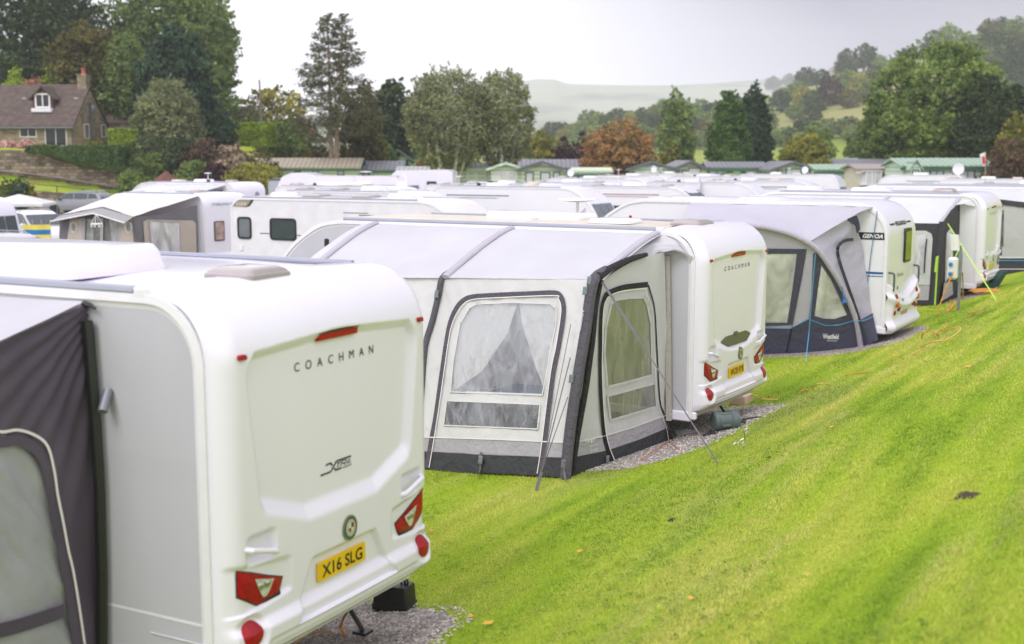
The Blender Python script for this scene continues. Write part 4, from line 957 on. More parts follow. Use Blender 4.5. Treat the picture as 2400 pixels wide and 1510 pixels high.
# wall as a fan of columns from arch to ground
ax = [p[0] for p in archpx]
top3 = [P3.p(x, y) for x, y in sm(archpx, 3)]; bot3 = []
for x, y in sm(archpx, 3):
    bx = 1500 + (x - 1500) * 1.0; bot3.append(P3.p(bx, interp(bx, [g[0] for g in grpx], [g[1] for g in grpx])))
b = MB(); n = len(top3); nv = 44; vs = [top3[i].lerp(bot3[i], j / nv) + P3.n * .008 * nz3(i * .3, j * .2, 0, 1.) for j in range(nv + 1) for i in range(n)]
fs = []
for j in range(nv):
    for i in range(n - 1):
        cx, cy = proj((vs[j * n + i] + vs[(j + 1) * n + i + 1]) / 2)
        fs.append((j * n + i, j * n + i + 1, (j + 1) * n + i + 1, (j + 1) * n + i))
# refine horizontally for clean openings
def fine(top, bot, nu, nv, holes, name, m, parent, off): return cloth(name, top, bot, nu, nv, m, parent, holes, .008, 1.5, off=off)
fine(top3, bot3, 170, 90, (w1, w2), 'front_wall', L3, aw3, A3)
pxpoly('lower_panel', P3, [(1600, 768), (1700, 769), (1789, 769), (1853, 770), (1895, 748), (1934, 764), (1960, 763), (2001, 751), (2009, 775), (2017, 813), (1960, 826), (1930, 830), (1889, 834), (1789, 830), (1600, 820)], D3, aw3, A3, .010)
pxpoly('window_surround', P3, [(1690, 582), (1891, 584), (1878, 660), (1858, 762), (1690, 768), (1690, 757), (1845, 757), (1857, 680), (1868, 595), (1690, 595)], D3, aw3, A3, .012)
pxpoly('window_surround', P3, [(1906, 594), (1922, 593), (1948, 632), (1972, 676), (1994, 722), (2004, 752), (1988, 756), (1985, 738), (1967, 697), (1947, 655), (1925, 622), (1915, 690), (1909, 741), (1930, 747), (1956, 748), (1985, 739), (1995, 756), (1934, 764), (1896, 748), (1902, 690)], D3, aw3, A3, .012)
PV3 = glassmat('pvc_window', (.85, .85, .86), .62, (.80, .775, .82), .14, .3, 2.6, (1, 1, .4), gloss=.12)
pane(P3, w1, PV3, aw3, A3, None); pane(P3, w2, PV3, aw3, A3, None)
pxpoly('curtain_or_backing', P3, [(1690, 592), (1840, 594), (1852, 680), (1836, 758), (1690, 758)], SHEER, aw3, A3, -.06)  # pale sheets added behind these panes to brighten the windows
pxpoly('curtain_or_backing', P3, [(1921, 618), (1950, 662), (1962, 700), (1950, 720), (1925, 735), (1910, 745)], SHEER, aw3, A3, -.06)
pxstrip('piping', P3, [(1600, 768), (1789, 769), (1853, 770), (1895, 748), (1934, 763), (1965, 763), (2003, 751)], .014, BLU, aw3, A3, .018, False)
pxstrip('seam', P3, [(1857, 765), (1850, 795), (1843, 826)], .02, BLF, aw3, A3, .016)
b = MB(); b.tube([P3.p(x, y, .03) for x, y in sm(archpx, 4)], .05, 10); b.build('air_beam', fabric('beam_lilac', (.42, .38, .46), 0, .4, 8), aw3, A3)
c2_ = [F3.ly(1984, 516, -.55), F3.ly(2006, 535, -.30), F3.ly(2016, 557, -.07), F3.ly(2024, 600, -.05), F3.ly(2030, 640, -.05), F3.ly(2038, 700, -.05), F3.ly(2045, 745, -.05), F3.ly(2056, 797, -.05)]
c1_ = [P3.p(x, y) for x, y in ((1892, 568), (1920, 590), (1948, 629), (1973, 671), (1995, 718), (2009, 760), (2017, 813))]
cloth('side_wall', c1_, c2_, 90, 30, fabric('awning_side', (.46, .435, .53), .15, .5, 3), aw3, (), .03, 2, folds=lambda u, v: .012 * math.sin(26 * u + 5 * v) * v * (1 - u), off=A3)
P3s = Pl(P3.p(1995, 718), F3.ly(2050, 760, -.05), F3.ly(2020, 560, -.15))
b = MB()
def ss(u, v):
    a = along(c1_, .78 + .22 * v); c = along(c2_, .80 + .20 * v); q = a.lerp(c, u); return q + P3s.n * .03
b.grid(ss, 12, 6); b.build('lower_side_panel', D3, aw3, A3)
pxstrip('piping', P3s, [(2000, 751), (2022, 752), (2046, 742)], .012, BLU, aw3, A3, .05)
b = MB(); zp = [(2000, 562), (1984, 563), (1968, 573), (1963, 590), (1970, 621), (1989, 676), (2011, 740), (2028, 802)]
zpt = []
for i, (x, y) in enumerate(sm(zp, 4)):
    # drape the zip between wall and beam: find nearest depth on the ruled side
    best = None
    for tt in range(0, 41):
        for uu in range(0, 13):
            q = along(c1_, tt / 40).lerp(along(c2_, tt / 40), uu / 12); X, Y = proj(q); e = (X - x) ** 2 + (Y - y) ** 2
            if best is None or e < best[0]: best = (e, q)
    r_ = ray(x, y); dd = (best[1] - CAM).dot(r_) / r_.dot(r_); zpt.append(CAM + r_ * (dd - .0) - P3s.n * 0 + (CAM - best[1]).normalized() * .10)
strip(b, zpt, (CAM - zpt[0]).normalized(), .055); b.build('zip_flap', fabric('flap_navy', (.04, .045, .06), 0, .4, 9), aw3, A3)
rt = [F3.ly(x, y, -.03) for x, y in ((1617, 477), (1700, 478), (1800, 480), (1900, 482), (1990, 484), (2046, 486))]
rb = [P3.p(x, y, .02) for x, y in ((1590, 556), (1640, 540), (1720, 529), (1781, 532), (1850, 548), (1893, 567))] + [F3.ly(1940, 541, -.8), F3.ly(1983, 513, -.5), F3.ly(2015, 498, -.25), F3.ly(2044, 488, -.05)]
cloth('roof', rt, rb, 70, 30, L3R, aw3, (), .02, 1.3, folds=lambda u, v: .012 * math.sin(30 * u + 14 * v) * u, off=A3)
b = MB(); b.slab([F3.ly(x, y, -.45) for x, y in ((1982, 514), (2008, 505), (2014, 522), (2016, 538), (2008, 548), (2004, 530))], -F3.b, .01); b.build('roof_corner', fabric('corner_navy', (.035, .04, .055), 0), aw3, A3, ang=0)
g3 = P3.p(1911, 596, .08); gp = ongr(1888, 848); m3_ = P3.p(1896, 781, .2); b = MB(); b.tube([g3, P3.p(1904, 680, .15), m3_, gp], .008, 6); b.build('guy_rope', BLU, aw3, A3)
b = MB(); b.tube([P3.p(1973, 672, .1), P3.p(1977, 700, .1), P3.p(1979, 708, .1)], [.008, .012, .05], 6); b.build('tassel', mat('tassel_blue', (.02, .16, .5), .6), aw3, A3)
lettering('lettering', 'Westfield', onP(P3, 1947, 789, .02), LW, aw3, .13, .28, A3, bold=.006); lettering('lettering', 'PERFORMANCE', onP(P3, 1950, 799, .02), LW, aw3, .05, .18, A3)
b = MB(); b.tube([F3.w(-.20, -.045, 2.55), F3.w(-.28, -.045, 1.8), F3.w(-.34, -.05, 1.05)], .008, 5); b.tube([F3.w(-.34, -.05, 1.12), F3.w(-.34, -.05, 1.0)], .02, 6); b.build('awning_cord', mat('cord_blue', (.05, .16, .32), .6), aw3, A3)
cloth('far_end_wall', [F3.w(-6, -1.3, 2.0), F3.w(-6, -.05, 2.5)], [F3.w(-6, -1.5, 0), F3.w(-6, -.05, 0)], 6, 6, L3, aw3, (), .01, 1, off=A3)
# ======== fourth caravan's awning
A4 = F4.w(-2, -1, 0); A4.z = H(A4.x, A4.y)
aw4 = empty('awning', A4, 0, 'white-roofed awning with charcoal corner legs held by lime-green guy lines', 'awning')
P4 = Pl(F4.w(0, -1.4, 0), F4.w(-3, -1.4, 0), F4.w(-1, -1.4, 2)); R4 = fabric('awning_roof_white', (.66, .66, .69), .2, .3, 2); D4 = fabric('awning_graphite', (.05, .047, .055), 0, .4, 6); W4 = fabric('awning_panel_white', (.62, .62, .63), .2, .5, 3)
E4 = Pl(F4.ly(2208, 640, -1.4), F4.ly(2249, 480, -.05), F4.ly(2246, 692, -.05))
rt4 = [F4.ly(x, y, -.03) for x, y in ((1760, 458), (1900, 460), (2050, 462), (2180, 464), (2247, 466))]; rb4 = [P4.p(x, y) for x, y in ((1700, 515), (1850, 518), (2000, 521), (2146, 524), (2204, 524))]
cloth('roof', rt4, rb4, 50, 20, R4, aw4, (), .015, 1.2, off=A4)
for a_, c_ in (((2082, 462), (2060, 480)), ((2248, 464), (2204, 522))): 
    b = MB(); p_ = F4.ly(*a_, -.05); q_ = P4.p(*(c_ if a_[0] > 2200 else (2000, 521))); b.tube([p_, q_], .045, 8, flat=.5); b.build('air_beam', LILD, aw4, A4)
wp4 = [(2100, 548), (2178, 546), (2186, 556), (2183, 600), (2179, 668), (2100, 668)]
cloth('front_wall', [P4.p(2040, 522), P4.p(2204, 524)], [P4.p(2040, 716), P4.p(2199, 714)], 60, 60, D4, aw4, (), .01, 1.5, off=A4)
pxpoly('window_panel', P4, [(2080, 541), (2170, 541), (2183, 548), (2186, 560), (2183, 600), (2179, 668), (2080, 668)], W4, aw4, A4, .02)
pxpoly('window', P4, [(2080, 556), (2172, 549), (2168, 600), (2160, 645), (2080, 650)], PV3, aw4, A4, .03)
pxstrip('zip', P4, [(2172, 560), (2168, 600), (2166, 640)], .03, BLF, aw4, A4, .04)
pxpoly('grey_band', P4, [(2080, 669), (2179, 669), (2176, 704), (2080, 704)], BAND, aw4, A4, .022)
b = MB(); b.tube([P4.p(x, y, .02) for x, y in ((2210, 520), (2208, 545), (2203, 600), (2197, 650), (2190, 714))], [.11, .12, .13, .13, .13], 8, flat=.7); b.build('leg', D4, aw4, A4)
cloth('end_wall', [P4.p(2212, 520), F4.ly(2230, 492, -.8), F4.ly(2250, 478, -.06)], [P4.p(2199, 714), F4.ly(2222, 704, -.7), F4.ly(2246, 692, -.06)], 24, 50, D4, aw4, ([(2219, 548), (2232, 530), (2236, 560), (2230, 636), (2216, 662)],), .01, 2, off=A4)
pxpoly('window', E4, [(2218, 548), (2232, 529), (2237, 560), (2230, 640), (2215, 664)], PV3, aw4, A4, -.01)
pxpoly('grey_band', E4, [(2213, 664), (2232, 660), (2234, 690), (2208, 706)], BAND, aw4, A4, .03)
cloth('roof_flap', [F4.ly(2247, 466, -.04), F4.ly(2275, 470, -.04), F4.ly(2286, 482, -.04)], [F4.ly(2236, 482, -.5), F4.ly(2260, 478, -.2), F4.ly(2286, 484, -.05)], 14, 5, R4, aw4, (), .01, 3, off=A4)
cloth('far_end_wall', [F4.w(-5, -1.4, 2.0), F4.w(-5, -.05, 2.5)], [F4.w(-5, -1.5, 0), F4.w(-5, -.05, 0)], 6, 6, W4, aw4, (), .01, 1, off=A4)
LIME = mat('guy_lime', (.42, .66, .10), .5)
b = MB(); strip(b, [F4.ly(2221, 524, -1.2), ongr(2335, 704)], Vector((0, -1, 0)), .03); b.build('guy_line', LIME, aw4, A4)
b = MB(); strip(b, [P4.p(2198, 600, .25), ongr(2191, 717)], Vector((0, -1, 0)), .04); strip(b, [P4.p(2196, 602, .3), P4.p(2192, 638, .3)], Vector((0, -1, 0)), .05); b.build('guy_line', LIME, aw4, A4)
b = MB(); strip(b, [F4.ly(2252, 574, -.1), F4.ly(2231, 620, -.5)], Vector((0, -1, 0)), .04); b.build('guy_line', LIME, aw4, A4)
# ---------- small things round the pitches
def gp(px, py, dz=0.): return ongr(px, py, dz)
p = gp(925, 1428); p.z = H(p.x, p.y) + .015
o = empty('battery_box', p, R(-20), 'black plastic carry box with a handle, on the gravel behind the nearest caravan', 'box')
b = MB(); b.loft([[(x * k, y * k2, z) for x, y in rrect(-.15, .15, -.10, .10, .02)] for k, k2, z in ((1, 1, 0), (1, 1, .05), (.95, .95, .052), (.90, .88, .175), (.86, .84, .19))]); b.build('box_body', BLK, o)
b = MB(); b.tube([(-.09, 0, .185), (-.085, 0, .235), (.085, 0, .235), (.09, 0, .185)], .012, 8); b.tube([(.085 + .03 * math.cos(a * .7), 0, .21 + .03 * math.sin(a * .7)) for a in range(10)], .008, 6); b.build('handle', BLK, o)
ORC = mat('cable_orange', (.62, .27, .04), .5, 0, .1, 20); YEC = mat('cable_yellow', (.66, .42, .06), .5, 0, .1, 20)
def cable(name, pts, r, m, label, group=None):
    P = chain(pts, 6); b = MB(); b.tube(P, r, 6); c = P[len(P) // 2]; o = b.build(name, m, None); tag(o, label, 'cable', group); return o
F1u = F1.w(-.05, 1.3, .35)
cable('power_cable', [F1.w(-.1, 1.55, .42), gp(800, 1462, .10), gp(808, 1492, .015), gp(760, 1482, .015), gp(720, 1490, .015), gp(690, 1512, .015), gp(600, 1580, .015)], .010, ORC, 'orange mains cable lying on the gravel under the nearest caravan')
p = gp(848, 1418); b = MB(); b.box(-.06, .06, -.04, .04, 0, .012, .003); o = b.build('ground_plate', TRIM); o.location = p; tag(o, 'small white square pad on the gravel beside the black box', 'pad')
# pink tinted water container
p = gp(1737, 946); o = empty('water_container', p, R(-30), 'pink-tinted clear plastic container under the rear of the cream-roofed caravan', 'container')
b = MB(); b.loft([[(x * k, y * k, z) for x, y in rrect(-.12, .12, -.16, .16, .03)] for k, z in ((.9, 0), (1, .01), (1, .10), (.92, .13), (.4, .135))]); b.build('tub', mat('pink_plastic', (.72, .48, .46), .25, 0, .05, 5, coat=.4), o)
b = MB(); b.lathe([(.03, 0), (.03, .03), (.001, .03)], 14, (.03, .08, .13)); b.build('cap', TRIM, o)
# rolling water barrel, on its side
p = gp(1700, 1009); o = empty('water_barrel', p, R(12), 'grey-green ribbed water barrel lying on the grass behind the cream-roofed caravan', 'barrel')
GG = mat('barrel_green', (.10, .13, .125), .45, 0, .12, 8)
b = MB(); b.lathe([(.001, -.16), (.10, -.16), (.115, -.145), (.118, -.11), (.105, -.10), (.105, .05), (.118, .06), (.118, .12), (.112, .15), (.09, .155), (.085, .10), (.001, .10)], 28, (0, 0, .118), 0)
for k in range(4):
    a = k * math.pi / 2 + .4; b.box(-.08, .03, .098 * math.cos(a) - .02, .098 * math.cos(a) + .02, .118 + .098 * math.sin(a) - .015, .118 + .098 * math.sin(a) + .015, .008)
b.build('barrel_shell', GG, o)
b = MB(); b.tube([(.14, .1, .10), (.24, .12, .09), (.30, .12, .08)], .028, 10); b.build('hose', GG, o)
b = MB(); b.tube([(.26, .10, .10), (.36, .08, .12), (.50, .10, .125)], [.012, .010, .006], 8); b.build('handle', BLK, o)
# heap of folded cloth by the awning corner
def heap(name, px, py, sx, sy, h, m, lab, seed, cat='bag'):
    p = gp(px, py); b = MB()
    def fn(u, v):
        a = 2 * math.pi * u; r = v; k = 1 + .35 * nz3(math.cos(a) * 1.5, math.sin(a) * 1.5, seed, 1); z = h * (1 - v ** 2.2) * (1 + .9 * nz3(u * 6, v * 3, seed, 1.5))
        return (sx * r * k * math.cos(a), sy * r * k * math.sin(a), max(0, z) if v < .99 else -.01)
    b.grid(fn, 40, 12); o = b.build(name, m, None); o.location = p; o.rotation_euler.z = R(-20); tag(o, lab, cat); return o
heap('folded_skirt', 1622, 1016, .30, .16, .035, fabric('skirt_pale', (.45, .45, .42), 0, .5, 20), 'pale grey folded draught skirt on the gravel by the awning corner', 2, 'cloth')
heap('storage_bag', 1667, 1022, .12, .06, .05, BLF, 'crumpled black bag on the gravel left of the water barrel', 5)
heap('black_mat', 1592, 1020, .12, .08, .03, BLF, 'black folded mat at the foot of the off-white awning by its caravan', 8, 'mat')
# bent steel ground anchor standing in the grass
p = gp(1741, 1053); o = MB(); q = lambda x, y: onpl(x, y, p, Vector((0, -1, 0)))
o.tube(chain([q(1741, 1055), q(1744, 1046), q(1738, 1042), q(1745, 1034), q(1746, 1022), q(1744, 1012), q(1751, 1004), q(1754, 1008), q(1748, 1016)], 4), .007, 6)
o.tube(chain([q(1718, 1042), q(1724, 1038), q(1730, 1039), q(1736, 1032), q(1743, 1028)], 4), .006, 6)
a_ = o.build('screw_peg', STEEL); tag(a_, 'bent silver screw-in peg sticking up from the lawn', 'peg')
# hook-up post
p = gp(2246, 728); o = empty('hookup_post', p, R(-30), 'grey electric hook-up post with two white socket boxes', 'electric post')
GZ = mat('galvanised', (.24, .26, .27), .5, .5, .15, 10); BX = mat('box_white', (.70, .70, .66), .4, 0, .05, 5)
b = MB(); b.box(-.03, .03, -.02, .02, 0, .62, .004); b.box(-.055, .03, -.03, .03, .60, 1.20, .004); b.tube([(0, 0, 1.2), (-.01, 0, 1.36)], .02, 6); b.build('post', GZ, o)
b = MB(); b.box(-.23, -.03, -.20, .02, .66, 1.12, .04); bx = b.build('socket_box', BX, o)
for z in (.98, .78):
    b = MB(); b.lathe([(.045, 0), (.04, -.05), (.001, -.06)], 12, (-.16, -.19, z), 1); b.build('socket', mat('socket_blue', (.02, .2, .5), .4), bx)
b = MB(); b.loft([[(x, y, z) for x, y in rrect(-.20 + s, -.02 + s, -.11, .09, .06)] for s, z in ((0, 1.26), (-.03, 1.5), (-.045, 1.58))]); b.build('lamp_head', BX, o)
hp = p
for i, pts in enumerate([[(2231, 645), (2215, 690), (2194, 738)], [(2227, 690), (2226, 712), (2219, 733)], [(2228, 722), (2240, 710), (2256, 700), (2262, 670)], [(2220, 732), (2236, 715), (2258, 690)]]):
    P = [hp + Vector((-.12, -.1, .95)) if k == 0 and i == 0 else gp(x, y, .02) for k, (x, y) in enumerate(pts)]
    if i == 0: P[1] = P[0].lerp(P[2], .5) + Vector((0, 0, .05))
    if i == 2: P[-1] = hp + Vector((.05, 0, .8)); 
    cable('hookup_cable', P, .014, ORC, 'orange hook-up cable falling from the socket post to the grass', 'cables at the hook-up post')
# coil of orange cable and runs along the foot of the bank
P = []
for k in range(60):
    a = k * .9; r = .22 + .10 * math.sin(k * 1.7); c = gp(2312, 688); P.append(c + Vector((r * math.cos(a) * 1.3, r * math.sin(a), .04 + .05 * abs(math.sin(k * .83)))))
b = MB(); b.tube(chain(P, 3), .014, 5); o = b.build('cable_coil', ORC); tag(o, 'tangled coil of orange cable on the grass beneath the farthest near caravan', 'cable')
runs = [[(2160, 793), (2165, 780), (2180, 775), (2195, 782), (2200, 788)], [(2085, 855), (2090, 838), (2105, 834), (2118, 842)], [(1905, 912), (1912, 902), (1930, 899), (1945, 903)], [(1875, 918), (1885, 914), (1895, 916)], [(2134, 833), (2150, 824), (2162, 818)], [(2160, 812), (2185, 802), (2215, 798), (2245, 780), (2250, 768), (2230, 770), (2212, 776)], [(2190, 790), (2200, 776), (2215, 769)], [(2270, 735), (2295, 728), (2300, 722), (2310, 720)], [(2150, 727), (2200, 727), (2240, 727)], [(1980, 880), (2010, 875), (2040, 872)], [(2212, 770), (2220, 762), (2226, 760)], [(2330, 680), (2342, 670), (2348, 667)], [(2272, 742), (2280, 736), (2288, 735)], [(1755, 925), (1770, 928), (1785, 935), (1822, 937)]]
for i, r_ in enumerate(runs):
    n = len(r_); pts = [gp(x, y, .02 + (.10 if 0 < k < n - 1 and n > 3 else .0)) for k, (x, y) in enumerate(r_)]
    cable('power_cable', pts, .011, YEC if i % 3 else ORC, 'yellow-orange electric cable looping through the grass at the foot of the bank', 'cables along the foot of the bank')
P = [gp(1500, 1080, .02), gp(1520, 1066, .05), gp(1560, 1040, .03), gp(1572, 1038, .02), gp(1600, 1062, .01)]
cable('thin_cable', P, .005, mat('cable_red', (.5, .10, .05), .5), 'thin red cable on the gravel in front of the awning end wall')
# folding step beneath caravan four, dark green
p = F4.w(.0, .9, 0); p.z = H(p.x, p.y) 
o = empty('wheel_ramp', p, R(20), 'dark green plastic ramp under the caravan behind the socket post', 'ramp')
b = MB(); b.prism([(-.5, 0), (.28, 0), (.62, .48), (.54, .48), (.22, .2), (-.5, .28)], lambda x, z: (x, -.12, z), lambda x, z: (x, .12, z)); b.build('ramp_body', mat('ramp_green', (.02, .06, .06), .4, 0, .1, 9), o)
# yellow coil under the third caravan
c = gp(2120, 770); P = [c + Vector((.16 * math.cos(k * .5) * (1 + .3 * math.sin(k * .31)), .10 * math.sin(k * .5), .03 + .13 * (1 + math.sin(k * .5 + 1)) * (k % 25 > 5))) for k in range(40)]
b = MB(); b.tube(chain(P, 2), .011, 5); o = b.build('cable_coil', YEC); tag(o, 'loose loop of yellow cable under the black-bannered caravan', 'cable')
# molehills, leaves and weeds on the bank
SO = mat('soil', (.055, .035, .02), .95, 0, .35, 25, .8, 90)
def mole(px, py, r, h, lab):
    p = gp(px, py); b = MB()
    def fn(u, v):
        a = 2 * math.pi * u; k = 1 + .5 * nz3(math.cos(a), math.sin(a), px, 1.6); x, y = r * v * k * math.cos(a) * .7, r * v * k * math.sin(a) * 1.3
        return (x, y, H(p.x + x, p.y + y) - p.z + h * (1 - v * v) * (1 + .8 * nz3(x * 14, y * 14, px, 1)) - (.02 if v > .98 else 0))
    b.grid(fn, 28, 9); o = b.build('soil_patch', SO); o.location = p; tag(o, lab, 'soil patch')
mole(2268, 1162, .11, .02, 'large bare dark soil patch on the bank at the right')
mole(1575, 1219, .05, .02, 'small crumbled molehill on the lawn in front of the awning'); mole(1802, 1073, .035, .015, 'tiny soil patch on the bank right of the peg')
LF = mat('fallen_leaf', (.62, .36, .04), .7, 0, .3, 40)
for i, (x, y, s) in enumerate([(1145, 1459, .05), (2270, 858, .06), (1359, 1291, .035), (1011, 1243, .03), (1103, 1444, .03), (1950, 1000, .03), (1620, 1400, .03)]):
    p = gp(x, y, .03); b = MB(); n = 9; pts = [(s * (1 if k % 2 else .55) * math.cos(2 * math.pi * k / n * 1.0), s * (1 if k % 2 else .55) * math.sin(2 * math.pi * k / n), .006 * math.sin(k * 2)) for k in range(n)]
    b.add(pts + [(0, 0, .01)], [(k, (k + 1) % n, n) for k in range(n)]); o = b.build('fallen_leaf', LF, ang=0); o.location = p; tag(o, 'yellow fallen leaf lying on the lawn', 'leaf', 'fallen leaves on the lawn')
# ---------- rows of caravans behind
def ypx(px, Y): return (px - 1200) / FPX * Y / 1.009
def front_panes(root, L, Hh, zb, z0, z1, flip, front, glass, W=WID, n=3):
    P = [p for p in outline(L, Hh, .4, zb, front, -.012) if p[0] < -L * .6 and z0 - .05 < p[1] < z1 + .05]; 
    if len(P) < 2: return
    def at(z):
        for a, c in zip(P, P[1:]):
            if (a[1] - z) * (c[1] - z) <= 0 and a[1] != c[1]: return a[0] + (c[0] - a[0]) * (z - a[1]) / (c[1] - a[1])
        return P[-1][0] if abs(P[-1][1] - z) < abs(P[0][1] - z) else P[0][0]
    fx = (lambda x: -L - x) if flip else (lambda x: x)
    for k in range(n):
        y0, y1 = .16 + (W - .32) * k / n + .02, .16 + (W - .32) * (k + 1) / n - .02; b = MB()
        b.grid(lambda u, v: (fx(at(z0 + (z1 - z0) * v)) + (.015 if flip else -.015), y0 + (y1 - y0) * u, z0 + (z1 - z0) * v), 2, 6)
        b.build('front_window', glass, root)
BGN = [0]
def bgc(label, px, ytop, L=6.5, flip=True, th=-28, front='swept', wins=(), fglass=None, fz=(1.25, 2.0), roofs=(), Y=None, side=None, name='caravan', cat='caravan', group='white caravans in the rows behind', roof=None, rear=None, dish=None, H_=None):
    """px = left end when flip (front to the right), else px = right end (rear)"""
    Y = Y or 3420 / (ytop - 372); zr = aty(px, ytop, Y).z; X = ypx(px, Y); t = R(th)
    if flip: X0, Y0 = X + L * math.cos(t), Y + L * math.sin(t)
    else: X0, Y0 = X, Y
    z = min(H(X, Y), H(X0, Y0)); Hh = zr - z; F_ = Fr(X0, Y0, th, z)
    root, fx = base_caravan(F_, name, label, L=L, front=front, side_mat=side or SIDE, roof=roof, rail=True, Hh=Hh, flip=flip, rearbody=True, windows=[w if len(w) > 3 else w for w in wins], group=group, cat=cat, detail=Y < 60)
    if fglass: front_panes(root, L, Hh, .38, Hh - (2.6 - fz[0]), Hh - (2.6 - fz[1]), flip, front, fglass)
    for r_ in roofs: rooflight(root, fx, *r_[:5], m=r_[5] if len(r_) > 5 else ROOFW, Hh=Hh, dome=len(r_) > 6)
    BGN[0] += 1; q = random.Random(BGN[0]); x_a, x_b = sorted((fx(-q.uniform(.5, 1.4)), fx(-q.uniform(L * .45, L * .72)))); zz_ = Hh - q.uniform(.30, .42)
    if name == 'caravan' and not rear and BGN[0] > 2:
        b = MB(); b.box(x_a, x_b, -.012, -.0, zz_, zz_ + .035); b.box(x_a + .4, x_b - .5, -.012, -.0, zz_ - .09, zz_ - .07); b.build('side_stripe', mat('stripe_%d' % (BGN[0] % 4), ((.04, .09, .07), (.10, .11, .13), (.22, .05, .05), (.05, .08, .16))[BGN[0] % 4], .4), root)
    if BGN[0] % 3 == 0: b = MB(); xa_ = fx(-L * q.uniform(.2, .5)); b.tube([(xa_, 1.2, Hh), (xa_, 1.2, Hh + .42)], .018, 5); b.lathe([(.001, 0), (.16, .0), (.17, .03), (.001, .05)], 14, (xa_, 1.2, Hh + .40)); b.build('aerial', TRIM, root)
    if dish:
        dx, dy, s = dish; s *= .55; x = fx(dx); b = MB(); b.tube([(x, dy, Hh), (x, dy, Hh + .2)], .02, 6); m_ = b.build('dish_mast', TRIM, root)
        b = MB(); b.lathe([(.001, .06), (s * .5, .04), (s * .85, 0), (s, -.05), (s * .97, -.07), (s * .5, -.01), (.001, .02)], 22, (x, dy, Hh + .2 + s * .6), 1); b.build('dish', W_, m_)
    return root, fx, Hh, F_
RL = [(-1.0, -.55, .5, .95, .09, mat('vent_grey', (.40, .38, .37), .4)), (-2.9, -2.2, .55, 1.2, .11), (-4.3, -3.8, .6, 1.1, .08, ROOFC), (-2.0, -1.85, .4, .55, .12, BLK)]
RL2 = [(-1.2, -.75, .6, 1.05, .08, DOME, 1), (-3.2, -2.3, .55, 1.3, .12), (-4.6, -4.1, .7, 1.2, .08, DOME, 1)]
WN = lambda *xs: [(x, x + w_, 1.15, 1.72) for x, w_ in xs]
r1, fx1, H1, FB1 = bgc('white caravan side-on, grey-tan corner badge and two dark framed windows', 537, 463, 7.6, Y=33, roofs=[(-1.3, -.7, .8, 1.3, .08), (-2.6, -2.0, .5, 1.1, .08, DOME, 1), (-4.2, -3.6, .5, 1.1, .08, DOME, 1), (-5.3, -4.6, .7, 1.4, .1)], side=mat('side_sheet_warm', (.70, .685, .72), .35))
PB1 = Pl(FB1.w(0, -.03, 0), FB1.w(-3, -.03, 0), FB1.w(-2, -.03, 2)); lp = lambda x, y, d=0: (lambda q: ((q - FB1.O).dot(FB1.a), (q - FB1.O).dot(FB1.b) - d, q.z - FB1.O.z))(PB1.p(x, y))
for (xa, xb, ya, yb, g_) in ((555, 589, 508, 561, GGLASS), (631, 694, 511, 565, DGLASS)):
    a, c = lp(xa, ya), lp(xb, yb); side_window(r1, a[0], c[0], c[2], a[2], 0, glass=g_, r=.10, frame=.05, th=.03)
b = MB(); pts = [lp(541, 484), lp(549, 472), lp(562, 468), lp(594, 468), lp(584, 483), lp(574, 486)]; b.prism([(p[0], p[2]) for p in pts], lambda x, z: (x, -.0, z), lambda x, z: (x, -.012, z)); bg_ = b.build('corner_badge', mat('badge_tan', (.30, .25, .19), .4), r1)
b = MB(); pts = [lp(588, 468), lp(594, 468), lp(584, 483), lp(574, 486), lp(581, 480)]; b.prism([(p[0], p[2]) for p in pts], lambda x, z: (x, -.012, z), lambda x, z: (x, -.016, z)); b.build('badge_edge', INK, bg_)
q_ = lp(564, 478); lettering('badge_text', '515/4', lambda x, y: (q_[0] + x, -.015, q_[2] + y), LW, bg_, .11, .34, shear=.2)
b = MB()
for (xa, xb, ya) in ((608, 631, 547), (695, 716, 552)): a, c = lp(xa, ya), lp(xb, ya + 1); b.box(a[0], c[0], -.012, .0, a[2] - .01, a[2] + .01)
b.build('side_stripe', mat('stripe_green', (.03, .09, .05), .4), r1)
b = MB(); a = lp(560, 575); c = lp(569, 588); b.box(a[0], c[0], -.03, 0, c[2], a[2], .01); b.build('socket_cover', TRIM, r1)
b = MB()
for k, (xa, xb, ya) in enumerate(((803, 862, 498), (840, 880, 504))): a, c = lp(xa, ya), lp(xb, ya + 3); b.box(a[0], c[0], -.012, 0, c[2], a[2])
b.build('side_flash', mat('flash_bronze', (.13, .12, .08), .4), r1)
# rear-on caravan with the peaked beige awning
r2, fx2, H2, FB2 = bgc('white caravan with teal line and a pink reflection coloured into its rear window, beige peaked awning on its side', 474, 456, 5.0, False, Y=37.5, roofs=[(-1.2, -.75, .6, 1.05, .08, DOME, 1), (-3.0, -2.3, .55, 1.3, .12)], side=W_)
x0 = .012
b = MB(); b.prism(rrect(.42, .88, 1.30, 1.92, .05), lambda u, z: (0, u, z), lambda u, z: (.03, u, z)); w_ = b.build('window', mat('window_frame_dark', (.10, .09, .09), .3), r2)
b = MB(); b.prism(rrect(.46, .84, 1.34, 1.88, .04), lambda u, z: (.03, u, z), lambda u, z: (.035, u, z)); b.build('pane', mat('pane_pink_reflect', (.40, .27, .26), .15, 0, .35, 5, coat=.7), w_)  # pink reflection painted into the pane colour
lettering('name_text', 'STERLING', lambda x, y: (x0, .75 + x, H2 - .32 + y), mat('text_teal', (.08, .2, .2), .4), r2, .12, .80)
b = MB(); b.box(0, .006, 1.2, 2.0, H2 - .32, H2 - .30); b.build('rear_stripe', MATS['text_teal'], r2)
